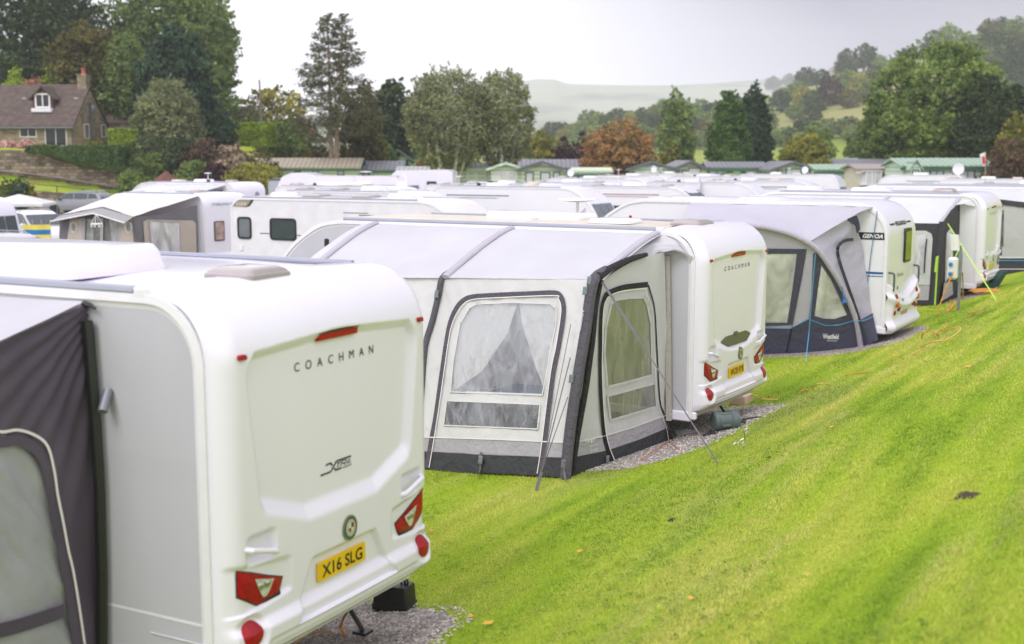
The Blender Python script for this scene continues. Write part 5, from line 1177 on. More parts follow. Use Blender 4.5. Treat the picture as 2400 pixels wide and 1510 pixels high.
b = MB(); b.lathe([(.17, -.02), (.17, .02), (.13, .04), (.001, .045)], 20, (0, .36, .62), 0); lm_ = b.build('lamp_cluster', mat('lamp_grey', (.35, .36, .36), .3), r2)
b = MB(); b.lathe([(.06, .03), (.06, .06), (.001, .065)], 14, (0, .32, .70), 0); b.prism([(.28, .50), (.46, .50), (.38, .64)], lambda u, z: (.03, u, z), lambda u, z: (.06, u, z)); b.build('lens', REDL, lm_)
b = MB(); b.grid(lambda u, v: (.13 * math.sin(math.pi * v) ** .6, .05 + 2.0 * u, .38 + .55 * v), 10, 10); b.build('bumper_moulding', W_, r2)
b = MB(); b.prism(rrect(1.0, 1.45, .66, .78, .01), lambda u, z: (.12, u, z), lambda u, z: (.16, u, z)); b.build('number_plate', YEL, r2)
BG = lambda px, y, *a, **k: bgc(k.pop('label'), px, y, *a, **k)
rB3, fx3, H3, FB3 = BG(548, 430, 6.8, False, Y=54, roofs=RL, label='caravan whose white awning roof panels show behind the beige peaked awning')
b = MB(); b.lathe([(.15, 0), (.15, .02), (.001, .03)], 16, (0, 1.5, H3 - .55), 0); b.build('rear_emblem', GREY, rB3)
p3 = FB3.w(-2, -.6, 0); o = empty('awning', (p3.x, p3.y, H(p3.x, p3.y)), FB3.th, 'white sloped awning roof with a dark opening, beyond the beige peaked awning', 'awning'); p3 = Vector((p3.x, p3.y, H(p3.x, p3.y)))
cloth('roof', [FB3.w(-4.6, 0, H3 - .1), FB3.w(-.5, 0, H3 - .08)], [FB3.w(-4.9, -2.2, H3 - .5), FB3.w(-.7, -2.2, H3 - .5)], 20, 10, R4, o, (), .02, 1); 
for c in bpy.data.objects:
    if c.parent == o:
        for v in c.data.vertices: v.co = Matrix.Rotation(-FB3.th, 4, 'Z') @ (v.co - p3)
b = MB(); b.box(-2.9, 1.3, -1.62, -1.6, 0, H3 - .55); b.build('front_wall', W4, o)
b = MB(); b.prism([(-1.5, 0), (.7, 0), (.7, H3 - .25), (-1.5, H3 - .62)], lambda y, z: (1.3, y, z), lambda y, z: (1.32, y, z)); b.build('end_wall', D4, o)
BG(1010, 437, 7.4, Y=49, wins=WN((-6.4, 1.0), (-3.9, 1.2), (-1.6, 1.0)), fglass=GGLASS, roofs=RL, label='white caravan in the centre with three narrow dark windows and a three-pane front')
BG(1060, 431, 6.4, Y=60, roofs=RL, label='white caravan just behind the one with three narrow side windows')
BG(1342, 437, 6.4, Y=57, wins=WN((-4.9, 1.0), (-2.6, 1.4)), fglass=DGLASS, fz=(1.75, 2.45), roofs=RL2, label='white caravan with a big dark curved skylight over its front')
BG(1500, 428, 6.6, Y=62, wins=WN((-4.8, 1.0), (-2.0, .9)), fglass=GGLASS, fz=(1.2, 1.7), roofs=RL, dish=None, label='white caravan with a thin upright dish beside its rounded front')
BG(1640, 424, 7.0, Y=68, wins=WN((-5.2, 1.1), (-2.8, 1.6), (-1.4, .6)), roofs=RL, label='white caravan with a dark green line along its top edge')
BG(1730, 409, 7.4, Y=88, front='round', wins=WN((-5.6, 1.0), (-2.0, 1.1)), fglass=GGLASS, fz=(1.2, 1.75), roofs=RL, dish=(-4.6, 1., .42), label='round-fronted white caravan in front of the pale ribbed lodge')
BG(1280, 418, 6.8, Y=74, front='round', roofs=RL, dish=(-1.2, 1., .40), label='white caravan behind and left of the skylight caravan')
BG(1215, 428, 6.6, Y=66, roofs=RL2, dish=None, label='white caravan directly below the orange maple, half hidden')
BG(1490, 407, 7.0, Y=98, front='round', roofs=RL, dish=(-1.2, 1., .45), label='far white caravan below the two gabled green lodges')
BG(1650, 403, 7.0, Y=108, front='bluff', roofs=RL2, dish=(-5.5, 1., .45), label='farthest row white caravan below the cypress')
BG(1560, 414, 6.4, Y=83, front='round', roofs=RL, label='white caravan roof between the mast and the green-lined caravan')
BG(1390, 412, 6.0, Y=88, front='round', roofs=RL2, label='far white caravan beneath the right side of the orange maple')
BG(650, 447, 7.0, Y=46, roofs=[(-1.0, -.4, .5, 1., .1, DOME, 1), (-2.6, -2., .5, 1., .1, DOME, 1), (-4.2, -3.4, .5, 1.2, .14)], dish=(-5.2, .6, .42), label='white caravan whose roof vents show above the badge-cornered one')
BG(640, 436, 7.4, Y=55, roofs=RL, dish=(-6.3, 1., .38), label='white caravan in front of the overcab motorhome')
BG(990, 433, 5.8, Y=64, roofs=RL2, label='white caravan with faint red flash by the birch stems', front='round')
BG(2420, 446, 7.4, False, Y=46.5, th=-30, roofs=[(-1.7, -1.1, .5, 1., .14, DOME, 1), (-4.3, -3.3, .5, 1.2, .14)], label='white caravan at the right edge beside the tall grey-white awning')
BG(2260, 412, 5.5, False, Y=78, front='round', roofs=RL2, dish=(-.4, .6, .65), label='white caravan with a large oval dish in front of the green lodge')
BG(2290, 408, 6.6, Y=88, front='round', roofs=RL, label='white caravan behind the flagpole')
BG(2325, 402, 6.6, Y=100, front='round', roofs=RL, dish=(-1.9, 1., .5), label='far white caravan right of the flagpole with a square dish')
BG(2200, 420, 7.0, Y=68, roofs=RL, label='white caravan below the bay-windowed lodge and the flagpole')
BG(2262, 432, 8.0, Y=56, roofs=RL2, label='long white caravan roof at the right edge under the flag')
# awning on the fifth pitch
F5 = Fr(15.9, 36.6, -32, -.1); o5 = F5.w(-2, -1.2, 0); o5.z = H(o5.x, o5.y); c5, fx = base_caravan(F5, 'caravan', 'white caravan on the fifth pitch, mostly hidden behind the tall grey-white awning', L=6.6, detail=True, rearbody=True)
P5 = Pl(F5.w(0, -2.2, 0), F5.w(-3, -2.2, 0), F5.w(-1, -2.2, 2)); a5 = empty('awning', o5, 0, 'tall grey-white awning with navy skirt at the right frame edge', 'awning')
cloth('roof', [F5.w(-6, 0, 2.5), F5.w(1.2, 0, 2.5)], [P5.p(2200, 456), P5.p(2520, 494)], 30, 12, R4, a5, (), .01, 1, off=o5)
cloth('front_wall', [P5.p(2230, 462), P5.p(2500, 493)], [P5.p(2230, 646), P5.p(2500, 646)], 60, 40, fabric('awning_dove', (.50, .49, .51), .15, .4, 3), a5, ([(2330, 492), (2353, 492), (2350, 600), (2330, 600)],), .012, 1.5, off=o5)
pxpoly('window', P5, [(2330, 492), (2353, 492), (2350, 600), (2330, 600)], glassmat('pvc_dark', (.3, .3, .32), .45, (.2, .2, .22), .1, .9, 5), a5, o5, -.01)
pxpoly('valance', P5, [(2300, 462), (2500, 486), (2500, 500), (2300, 474)], D4, a5, o5, .03)
pxpoly('mud_skirt', P5, [(2280, 604), (2500, 604), (2500, 645), (2280, 645)], fabric('skirt_navy', (.05, .05, .075), 0, .4, 5), a5, o5, .03); pxstrip('piping', P5, [(2280, 604), (2500, 604)], .03, PIP, a5, o5, .04, False); pxstrip('piping', P5, [(2280, 611), (2500, 611)], .02, BLU, a5, o5, .05, False); pxstrip('piping', P5, [(2280, 631), (2500, 631)], .02, PIP, a5, o5, .05, False)
# ---- motorhomes
def motorhome(label, px, ytop, Y, L, overcab=True):
    X = ypx(px, Y); z = H(X, Y); hh = aty(px, ytop, Y).z - z; o = empty('motorhome', (X, Y, z), R(-6), label, 'motorhome'); b = MB()
    prof = [(0, .4), (0, hh - .7), (.25, hh - .25), (.8, hh - .02), (1.7, hh), (2.4, hh - .18), (L - .2, hh - .2), (L, hh - .35), (L, .4)] if overcab else [(0, .4), (0, hh - .3), (.3, hh - .05), (L - .3, hh), (L, hh - .15), (L, .4)]
    b.loft([[(x, y, zz) for x, zz in prof] for y in (0, .05, 2.1, 2.15)]); b.build('body', W_, o, ang=50)
    return o, hh
o, hh = motorhome('white overcab motorhome with a small window in its bulging front', 650, 405, 72, 7.2)
side_window(o, .75, 1.25, hh - 1.0, hh - .62, 0, frame=.05); b = MB(); b.tube([(2.0, -.1, hh - .72), (5.6, -.1, hh - .62)], .07, 8); b.build('wind_out_awning', W_, o); b = MB(); b.box(6.1, 7.0, -.01, 0, hh - .75, hh - .7); b.build('side_stripe', GREY, o)
b = MB(); b.tube([(4.6, -.02, hh - .2), (4.6, -.02, hh - 1.3)], .03, 6); b.build('post', TRIM, o)
b = MB(); b.lathe([(.001, 0), (.35, .02), (.38, .06), (.001, .10)], 18, (5.0, 1.2, hh)); b.build('roof_dish', W_, o)
o, hh = motorhome('white motorhome with black swirl graphics and one dark window', 918, 398, 80, 4.0, False)
side_window(o, 2.3, 2.95, hh - 1.35, hh - .75, 0, frame=.04); b = MB()
for k in range(3): strip(b, chain([(.5 + k * .2, -.02, hh - 1.0), (1.0 + k * .1, -.02, hh - 1.15 - k * .1), (1.5, -.02, hh - 1.3 - k * .05), (1.8, -.02, hh - 1.1)], 4), (0, -1, 0), .07)
b.prism([(.9, hh - 1.05), (1.8, hh - 1.0), (1.3, hh - 1.5)], lambda x, z: (x, 0, z), lambda x, z: (x, -.015, z)); b.build('swirl_graphic', mat('graphic_grey', (.12, .14, .16), .4), o)
b = MB(); b.box(.0, .25, -.05, .1, .4, hh - .6, .02); b.build('corner_post', INK, o)
o, hh = motorhome('silver-grey van end with a red diagonal flash by the golden bush', 627, 417, 78, 2.6, False); b = MB(); b.prism([(.35, hh - .75), (.85, hh - .75), (1.3, hh - 1.4), (.95, hh - 1.4)], lambda x, z: (x, 0, z), lambda x, z: (x, -.02, z)); b.build('red_flash', REDL, o)
b = MB(); b.box(.1, 2.5, -.015, 0, hh - .18, hh - .06); b.build('top_stripe', CHAR, o)
for ch in list(bpy.data.objects):
    if ch.parent == o and ch.name.startswith('body'): ch.data.materials[0] = mat('silver_paint', (.42, .44, .50), .3, .3)

# ---- the beige peaked awning of caravan two in the second row
PA = Pl(FB2.w(0, -2.5, 0), FB2.w(-3, -2.5, 0), FB2.w(-1, -2.5, 2)); PB = Pl(FB2.w(-.1, 0, 0), FB2.w(-.1, -2, 0), FB2.w(-.1, -1, 2)); AB = FB2.w(-1.8, -1.3, 0); AB.z = H(AB.x, AB.y)
ab = empty('awning', AB, 0, 'beige and grey awning with a peaked front, curtains and round portholes', 'awning')
BE = fabric('canvas_beige', (.52, .45, .39), .12, .4, 3); GR = fabric('canvas_grey', (.16, .15, .165), 0, .4, 4); CRM = fabric('canvas_cream', (.72, .69, .66), .12, .3, 2); DKF = fabric('canvas_shadow', (.05, .05, .055), 0)
apx = PA.p(240, 487); gl, gr = PA.p(140, 506), PA.p(312, 509)
cloth('front_wall', [PA.p(140, 508), PA.p(238, 492), PA.p(313, 511)], [PA.p(138, 650), PA.p(236, 650), PA.p(330, 650)], 60, 40, GR, ab, ([(192, 512), (283, 512), (279, 640), (190, 640)],), .012, 1.5, off=AB)
pxpoly('wall_panel', PA, [(164, 512), (192, 512), (190, 640), (150, 640), (158, 560)], BE, ab, AB, .02); pxpoly('wall_panel', PA, [(284, 512), (309, 511), (319, 640), (278, 640)], BE, ab, AB, .02)
pxpoly('frame_panel', PA, [(192, 512), (200, 512), (196, 640), (190, 640)], BAND, ab, AB, .025); pxpoly('frame_panel', PA, [(235, 512), (242, 512), (240, 640), (234, 640)], BAND, ab, AB, .025); pxpoly('frame_panel', PA, [(277, 512), (284, 512), (278, 640), (271, 640)], BAND, ab, AB, .025)
for x_, w__ in ((173, 0), (301, 0)):
    c = PA.p(x_, 533, .03); n = 20; r = PA.n.cross(Vector((0, 0, 1))).normalized(); u = Vector((0, 0, 1)); b = MB()
    b.tube([c + r * .13 * math.cos(a * 6.283 / n) + u * .155 * math.sin(a * 6.283 / n) for a in range(n + 1)], .018, 5)
    for k in range(-2, 3): h_ = .155 * math.sqrt(max(0, 1 - (k / 2.9) ** 2)); b.tube([c + r * .045 * k - u * h_, c + r * .045 * k + u * h_], .008, 4)
    ph = b.build('porthole', PIP, ab, AB); b = MB(); b.add([c - PA.n * .01 + r * .13 * math.cos(a * 6.283 / n) + u * .155 * math.sin(a * 6.283 / n) for a in range(n)], [tuple(range(n))]); b.build('porthole_pane', mat('porthole_dark', (.12, .13, .12), .3, 0, .5, 12), ph, AB)
for P_ in ([(200, 514), (222, 514), (216, 570), (206, 640), (197, 640), (199, 560)], [(257, 514), (275, 514), (274, 570), (276, 640), (264, 640), (262, 570)]): pxpoly('curtain_or_backing', PA, P_, mat('curtain_pattern', (.62, .62, .64), .8, 0, .5, 6), ab, AB, -.10)
pxpoly('curtain_or_backing', PA, [(224, 514), (234, 514), (236, 600), (228, 590)], mat('curtain_dark', (.2, .19, .18), .8, 0, .6, 6), ab, AB, -.12)
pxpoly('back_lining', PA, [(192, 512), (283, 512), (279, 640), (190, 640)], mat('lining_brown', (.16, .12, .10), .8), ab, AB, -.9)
pxpoly('window', PA, [(198, 513), (278, 513), (272, 640), (196, 640)], glassmat('pvc_thin', (.9, .9, .9), .12, (.6, .6, .6), .1, .5, 4), ab, AB, .0)
cloth('far_end_wall', [gl, FB2.w(-3.4, -.05, H2 - .1)], [PA.p(138, 650), FB2.w(-3.4, -.05, 0)], 6, 6, BE, ab, (), .01, 1, off=AB)
# scalloped peak
b = MB(); 
def brim(u, v):
    p = along([gl, apx, gr], u); q = p + PA.n * (.35 + .0 * v) * v + Vector((0, 0, -.13 * v * 1.2)); return q + Vector((0, 0, .12 * math.sin(math.pi * u) ** 4 * 0))
b.grid(brim, 30, 4); b.build('peak_brim', fabric('brim_grey', (.30, .29, .30), 0), ab, AB)
b = MB(); b.tube([along([gl, apx, gr], k / 12) + PA.n * .35 + Vector((0, 0, -.156)) for k in range(13)], .02, 5); b.build('piping', PIP, ab, AB)
rl_ = [FB2.w(-3.7, -.02, H2 - .06), FB2.w(-2.2, -.02, H2 - .04), FB2.w(-.12, -.02, H2 - .04)]
cloth('roof', rl_, [gl + Vector((0, 0, .02)), apx + Vector((0, 0, .03)), gr + Vector((0, 0, .02))], 40, 20, CRM, ab, (), .02, 1, bow=lambda u, v: -.08 * math.sin(math.pi * v) * math.sin(math.pi * u), off=AB)
cloth('end_wall', [PB.p(314, 510), PB.p(400, 500), PB.p(462, 480)], [PB.p(332, 650), PB.p(400, 650), PB.p(468, 650)], 50, 40, GR, ab, (), .015, 1.5, off=AB)
pxpoly('wall_panel', PB, [(336, 520), (346, 515), (440, 517), (452, 517), (459, 524), (461, 600), (461, 640), (350, 640), (340, 580)], BE, ab, AB, .03)
pxpoly('window', PB, [(351, 520), (420, 523), (425, 640), (362, 640)], PV3, ab, AB, .045); pxstrip('piping', PB, [(350, 517), (421, 521), (427, 640)], .03, BAND, ab, AB, .06, False); pxstrip('piping', PB, [(350, 517), (361, 640)], .03, BAND, ab, AB, .06, False)
pxpoly('towel', PB, [(368, 560), (400, 558), (408, 640), (368, 640)], mat('towel_blue', (.10, .22, .42), .9, 0, .15, 5), ab, AB, .035)
sdp = PA.p(226, 505, .55); o = empty('peg_airer', sdp, 0, 'white round clothes-peg airer hanging from the peak of the beige awning', 'airer'); b = MB()
b.tube([(.16 * math.cos(a * .4), .16 * math.sin(a * .4), -.25) for a in range(17)], .02, 5); b.build('ring', PIP, o); b = MB()
for a in range(4): b.tube([(0, 0, .05), (.16 * math.cos(a * 1.57), .16 * math.sin(a * 1.57), -.25)], .008, 4)
b.build('hanger', PIP, o)
for a in range(8): b = MB(); b.box(-.012 + .16 * math.cos(a * .785), .012 + .16 * math.cos(a * .785), .16 * math.sin(a * .785) - .01, .16 * math.sin(a * .785) + .01, -.34, -.25); b.build('peg', PIP, o)
vp = PA.p(250, 640, -.25); vp = PA.p(250, 585, -.25); o = empty('flower_vase', vp, 0, 'white vase of mauve and cream flowers inside the beige awning window', 'vase')
b = MB(); b.lathe([(.001, -.35), (.06, -.35), (.09, -.2), (.04, -.05), (.06, 0), (.001, 0)], 14); b.build('vase', mat('vase_white', (.7, .7, .68), .3), o)
rg = random.Random(3)
for k in range(9): b = MB(); c = (rg.uniform(-.13, .13), rg.uniform(-.08, .08), rg.uniform(.04, .26)); b.lathe([(.001, -.05), (.05, -.03), (.06, 0), (.04, .04), (.001, .05)], 8, c); b.build('flower', mat('flower_%s' % ('cream', 'mauve', 'green')[k % 3], ((.7, .66, .6), (.20, .16, .32), (.3, .45, .2))[k % 3], .7), o)

# ---- cars
def car(name, label, x, y, th, paint, kind='suv', cat='car', L=4.6, Hc=1.65, wheels=GREY, z=None):
    """+x = nose"""
    o = empty(name, (x, y, H(x, y) if z is None else z), R(th), label, cat); W = 1.84; b = MB(); s = Hc / 1.65
    low = [(-L / 2, .35), (-L / 2 - .02, .75), (-L / 2 + .05, 1.0 * s), (-L / 2 + .12, 1.05 * s), (-.9, 1.08 * s), (.75, 1.04 * s), (1.5, .98 * s), (L / 2 - .15, .86 * s), (L / 2, .70 * s), (L / 2 + .02, .45), (L / 2 - .05, .28), (-L / 2 + .1, .28)]
    rings = []
    for t, k, dz in ((-1, .93, -.0), (-.97, .975, 0), (-.9, 1, 0), (-.5, 1.0, .02), (0, 1.0, .03), (.5, 1.0, .02), (.9, 1, 0), (.97, .975, 0), (1, .93, 0)): rings.append([(a * (k if abs(a) > 1.6 else 1), t * W / 2, .28 + (c - .28) * (1 if abs(t) < .95 else .97) + (dz if c > .9 else 0)) for a, c in low])
    b.loft(rings); b.build('body', paint, o, ang=40)
    hi = [(-L / 2 + .18, 1.04 * s), (-L / 2 + .45, 1.50 * s), (-L / 2 + .75, Hc - .04), (-.6, Hc), (.25, Hc - .03), (.62, Hc - .16), (1.32, 1.03 * s)]
    b = MB(); b.loft([[(a, t * W / 2 * (1 - .16 * (c - 1.0 * s) / .6), c - (.02 if abs(t) > .8 else 0)) for a, c in hi] for t in (-.97, -.9, -.4, 0, .4, .9, .97)]); cb = b.build('cabin', paint, o, ang=40)
    for sd in (-1, 1):
        def wq(pts): b = MB(); b.prism(pts, lambda a, c: (a, sd * (W / 2 * (1 - .16 * (c - s) / .6) * .97 - .02), c), lambda a, c: (a, sd * (W / 2 * (1 - .16 * (c - s) / .6) * .97 + .006), c)); return b
        wq([(.0, 1.10 * s), (1.08, 1.09 * s), (.55, 1.50 * s), (.3, 1.54 * s), (.0, 1.55 * s)]).build('side_window', DGLASS, o); wq([(-.06, 1.10 * s), (-1.05, 1.11 * s), (-1.05, 1.54 * s), (-.06, 1.555 * s)]).build('side_window', DGLASS, o); wq([(-1.12, 1.12 * s), (-1.85, 1.16 * s), (-1.65, 1.48 * s), (-1.12, 1.53 * s)]).build('side_window', DGLASS, o)
        b = MB(); b.box(.85, 1.05, sd * (W / 2 + .02) - (.0 if sd > 0 else .18), sd * (W / 2 + .02) + (.18 if sd > 0 else 0), 1.03 * s, 1.16 * s, .04); b.build('wing_mirror', BLK if kind == 'suv' else paint, o)
        b = MB(); b.tube([(-1.6, sd * .72, Hc - .03), (-1.5, sd * .72, Hc + .03), (.1, sd * .70, Hc + .02), (.25, sd * .70, Hc - .05)], .018, 6); b.build('roof_rail', GREY, o)
        for wx in (-L / 2 + .95, L / 2 - .92):
            r_ = .34; b = MB(); b.lathe([(r_ * 1.14, -.02), (r_ * 1.14, .03), (r_ * 1.02, .035)], 24, (wx, sd * (W / 2 - .02) - .005, r_), 1); b.build('wheel_arch', BLK, o)
            w0 = wheel(o, wx, -.11, r_, .21, wheels); 
            for ob in (w0, *[c for c in bpy.data.objects if c.parent == w0]):
                for v in ob.data.vertices: v.co.y = sd * (W / 2 + .012) + (v.co.y + .11) * -sd
        b = MB(); b.prism([(L / 2 - .42, .72 * s), (L / 2 - .06, .62 * s), (L / 2 - .06, .74 * s), (L / 2 - .35, .84 * s)], lambda a, c: (a, sd * (W / 2 - .10), c), lambda a, c: (a + .0, sd * (W / 2 - .02), c + .01)); b.build('headlight', CLR, o)
    b = MB(); b.grid(lambda u, v: (.66 + .62 * (1 - v) + .02, (u - .5) * W * (.92 - .10 * v), 1.07 * s + v * (Hc - .18 - 1.07 * s) + .02), 6, 4); b.build('windscreen', DGLASS, o)
    b = MB(); b.grid(lambda u, v: (-L / 2 + .22 + .30 * v - .03, (u - .5) * W * (.86 - .08 * v), 1.10 * s + v * .38 * s), 6, 4); b.build('rear_window', DGLASS, o)
    return o
def at_c(px, Y): return ypx(px, Y), Y
GPA = mat('paint_grey', (.27, .27, .29), .3, .4, .03, 3, coat=.9); WPA = mat('paint_white', (.74, .74, .76), .28, 0, .02, 3, coat=.8); SPA = mat('paint_silver', (.40, .41, .44), .3, .6, .03, 3, coat=.9)
x, y = at_c(182, 86); car('parked_car', 'grey estate car parked by the low stone wall', x, y, 170, GPA, L=4.7, Hc=1.58)
x, y = at_c(70, 52); car('parked_car', 'white off-road car behind the striped windbreak', x, y, -38, WPA, 'pass', L=4.6, Hc=1.68)
x, y = at_c(0, 37.5); car('parked_car', 'silver car at the left edge, only windscreen and bonnet above the nearest roof', x, y, -24, SPA, 'pass', L=4.6, Hc=1.58)
o_ = bgc('cream-framed caravan nose with dark windows at the left frame edge', -325, 462, 5.6, True, Y=47, th=-20, front='round', fglass=DGLASS, fz=(1.0, 1.9), wins=[(-5.0, -3.9, 1.0, 1.75), (-3.6, -2.0, 1.0, 1.75)])
# ---- canopy, windbreak, gazebo
gx, gy = at_c(40, 60); gz_ = H(gx, gy); o = empty('canopy', (gx, gy, gz_), R(8), 'white pop-up canopy with thin poles beside the cream caravan nose', 'gazebo')
tz = aty(31, 455, 60).z - gz_; ez = aty(100, 476, 60).z - gz_; b = MB(); s_ = 1.45; b.add([(-s_, -s_, ez), (s_, -s_, ez), (s_, s_, ez), (-s_, s_, ez), (0, 0, tz), (-s_, -s_, ez - .13), (s_, -s_, ez - .13), (s_, s_, ez - .13), (-s_, s_, ez - .13)], [(0, 1, 4), (1, 2, 4), (2, 3, 4), (3, 0, 4), (0, 5, 6, 1), (1, 6, 7, 2), (2, 7, 8, 3), (3, 8, 5, 0)]); b.build('canopy_top', fabric('canopy_white', (.75, .73, .76), .2), o, ang=0)
for x_ in (-s_, s_):
    for y_ in (-s_, s_): b = MB(); b.tube([(x_, y_, ez), (x_, y_, 0)], .016, 6); b.build('pole', GREY, o)
o = empty('windbreak', (ypx(78, 46), 46, H(ypx(78, 46), 46)), R(8), 'blue and yellow striped windbreak in front of the white off-road car', 'windbreak'); wz0, wz1 = aty(78, 567, 46).z - o.location.z, aty(78, 527, 46).z - o.location.z
b = MB(); n = 9
cols = [mat('wb_yellow', (.72, .60, .12), .8), mat('wb_blue', (.02, .17, .42), .8), mat('wb_cream', (.7, .62, .45), .8)]; seq = [0, 1, 0, 1, 0, 1, 0]
z_a = 0.05
for k in range(7): b.m(seq[k]); z0_, z1_ = z_a + (wz1 - z_a) * k / 7, z_a + (wz1 - z_a) * (k + 1) / 7; b.grid(lambda u, v: (-.5 + 1.0 * u, .04 * math.sin(u * 9), z0_ + (z1_ - z0_) * v), 12, 1)
b.build('screen', cols, o, ang=0)
for x_ in (-.48, -.16, .16, .48): b = MB(); b.tube([(x_, .03, 0), (x_, .03, wz1 + .2)], .015, 5); b.build('pole', mat('wood_pole', (.45, .33, .2), .7), o)
gx, gy = at_c(388, 92); gz_ = H(gx, gy) - .2; o = empty('summerhouse', (gx, gy, gz_), R(20), 'small hexagonal garden gazebo with a red-brown pointed roof', 'gazebo'); t_ = aty(388, 400, 92).z - gz_; e_ = aty(388, 424, 92).z - gz_
b = MB(); n = 6; R0 = 1.05; vs = [(R0 * math.cos(k * math.pi / 3), R0 * math.sin(k * math.pi / 3), e_) for k in range(6)] + [(.35 * math.cos(k * math.pi / 3), .35 * math.sin(k * math.pi / 3), e_ + (t_ - e_) * .62) for k in range(6)] + [(0, 0, t_)]
b.add(vs, [(k, (k + 1) % 6, 6 + (k + 1) % 6, 6 + k) for k in range(6)] + [(6 + k, 6 + (k + 1) % 6, 12) for k in range(6)]); b.build('roof', mat('shingle_red', (.13, .045, .03), .8, 0, .2, 6, .5, 12), o, ang=0)
for k in range(6): b = MB(); b.tube([(.9 * math.cos(k * math.pi / 3), .9 * math.sin(k * math.pi / 3), 0), (.9 * math.cos(k * math.pi / 3), .9 * math.sin(k * math.pi / 3), e_)], .05, 6); b.build('post', mat('wood_brown', (.12, .06, .04), .8), o)
# ---- walls and rails on the left
def stonemat(name, c1, c2, mort=(.16, .13, .10), sx=2.2, sy=5.):
    m = bpy.data.materials.new(name); m.use_nodes = True; nt = m.node_tree; N = nt.nodes; L = nt.links; d = N['Principled BSDF']; d.inputs['Roughness'].default_value = .9
    tc = N.new('ShaderNodeTexCoord'); sp = N.new('ShaderNodeSeparateXYZ'); L.new(tc.outputs['Object'], sp.inputs[0]); ad = N.new('ShaderNodeMath'); ad.operation = 'ADD'; L.new(sp.outputs['X'], ad.inputs[0]); L.new(sp.outputs['Y'], ad.inputs[1]); cb = N.new('ShaderNodeCombineXYZ'); L.new(ad.outputs[0], cb.inputs[0]); L.new(sp.outputs['Z'], cb.inputs[1])
    br = N.new('ShaderNodeTexBrick'); L.new(cb.outputs[0], br.inputs['Vector']); br.inputs['Scale'].default_value = 1; br.inputs['Brick Width'].default_value = 1 / sx; br.inputs['Row Height'].default_value = 1 / sy; br.inputs['Mortar Size'].default_value = .02; br.inputs['Color1'].default_value = (*c1, 1); br.inputs['Color2'].default_value = (*c2, 1); br.inputs['Mortar'].default_value = (*mort, 1); br.inputs['Bias'].default_value = 0
    nz = N.new('ShaderNodeTexNoise'); nz.inputs['Scale'].default_value = 1.2; nz.inputs['Detail'].default_value = 8; L.new(tc.outputs['Object'], nz.inputs['Vector']); mx = N.new('ShaderNodeMix'); mx.data_type = 'RGBA'; mx.blend_type = 'MULTIPLY'; mx.inputs[0].default_value = .6; L.new(br.outputs['Color'], mx.inputs[6])
    rp = N.new('ShaderNodeValToRGB'); L.new(nz.outputs['Fac'], rp.inputs[0]); rp.color_ramp.elements[0].position = .35; rp.color_ramp.elements[0].color = (.35, .32, .30, 1); rp.color_ramp.elements[1].position = .65; L.new(rp.outputs[0], mx.inputs[7]); L.new(mx.outputs[2], d.inputs['Base Color'])
    bp = N.new('ShaderNodeBump'); bp.inputs['Distance'].default_value = .04; L.new(br.outputs['Color'], bp.inputs['Height']); L.new(bp.outputs[0], d.inputs['Normal']); MATS[name] = m; return m
STW = stonemat('wall_stone', (.40, .31, .22), (.13, .10, .08), (.08, .065, .05), sx=1.9, sy=3.6); STH = stonemat('house_stone', (.42, .33, .22), (.24, .185, .13), (.30, .25, .19), 1.8, 4.)
Yw = 105.4
def wpt(px, py): q = aty(px, py, Yw); return q
top = [(-60, 352), (0, 352), (60, 352), (100, 362), (140, 378), (200, 392), (250, 400), (262, 400), (284, 402)]; bot = [(-60, 398), (0, 402), (60, 408), (100, 413), (140, 419), (200, 428), (250, 436), (262, 438), (284, 441)]
b = MB(); c0 = wpt(100, 420); A_ = [wpt(*p) - Vector((0, 0, .3)) for p in bot] + [wpt(*p) for p in top[::-1]]; b.prism([(i,) for i in range(len(A_))], lambda i: A_[i], lambda i: A_[i] + Vector((0, .5, 0))); o = b.build('retaining_wall', STW, None, c0, ang=0); o.location = c0; tag(o, 'brown stone retaining wall sloping down below the house garden', 'wall')
b = MB(); KB = [wpt(*p) for p in bot]; b.tube([p + Vector((0, -.25, .06)) for p in KB], .16, 6, flat=.5); c0 = KB[3].copy(); o = b.build('wall_footing', mat('footing_stone', (.22, .18, .17), .9), None, c0); o.location = c0; tag(o, 'long stone kerb at the foot of the retaining wall above the lawn', 'kerb')
b = MB(); pts = [(70, 447, 92), (140, 452, 90.5), (200, 456, 90), (260, 464, 90), (340, 476, 90)]; W0 = [aty(x, y, Y_) for x, y, Y_ in pts]; b.loft([[(p.x, p.y + d, min(H(p.x, p.y), p.z - .5) - .1 if lo else p.z + .06 * nz3(p.x * 3, 0, 0)) for d, lo in ((0, 1), (0, 0), (.5, 0), (.5, 1))] for p in [Vector(q) for q in chain(W0, 8)]]); c0 = W0[2].copy(); b.v = [(v[0] - c0.x, v[1] - c0.y, v[2] - c0.z) for v in b.v]; o = b.build('low_stone_wall', STW); o.location = c0; tag(o, 'low rubble wall behind the grey estate car', 'wall')
rl0 = [aty(x, y, 92.) for x, y in ((68, 431), (133, 436), (196, 443), (257, 449), (300, 455), (340, 460))]; c0 = rl0[0].copy(); o = empty('handrail', c0, 0, 'thin black metal handrail along the lower edge of the sloping lawn', 'railing'); b = MB(); b.tube([p - c0 for p in rl0], .03, 6); b.build('top_rail', BLK, o)
for p in rl0: b = MB(); b.tube([p - c0, Vector((p.x, p.y, min(H(p.x, p.y), p.z - .4))) - c0], .035, 6); b.build('post', BLK, o)
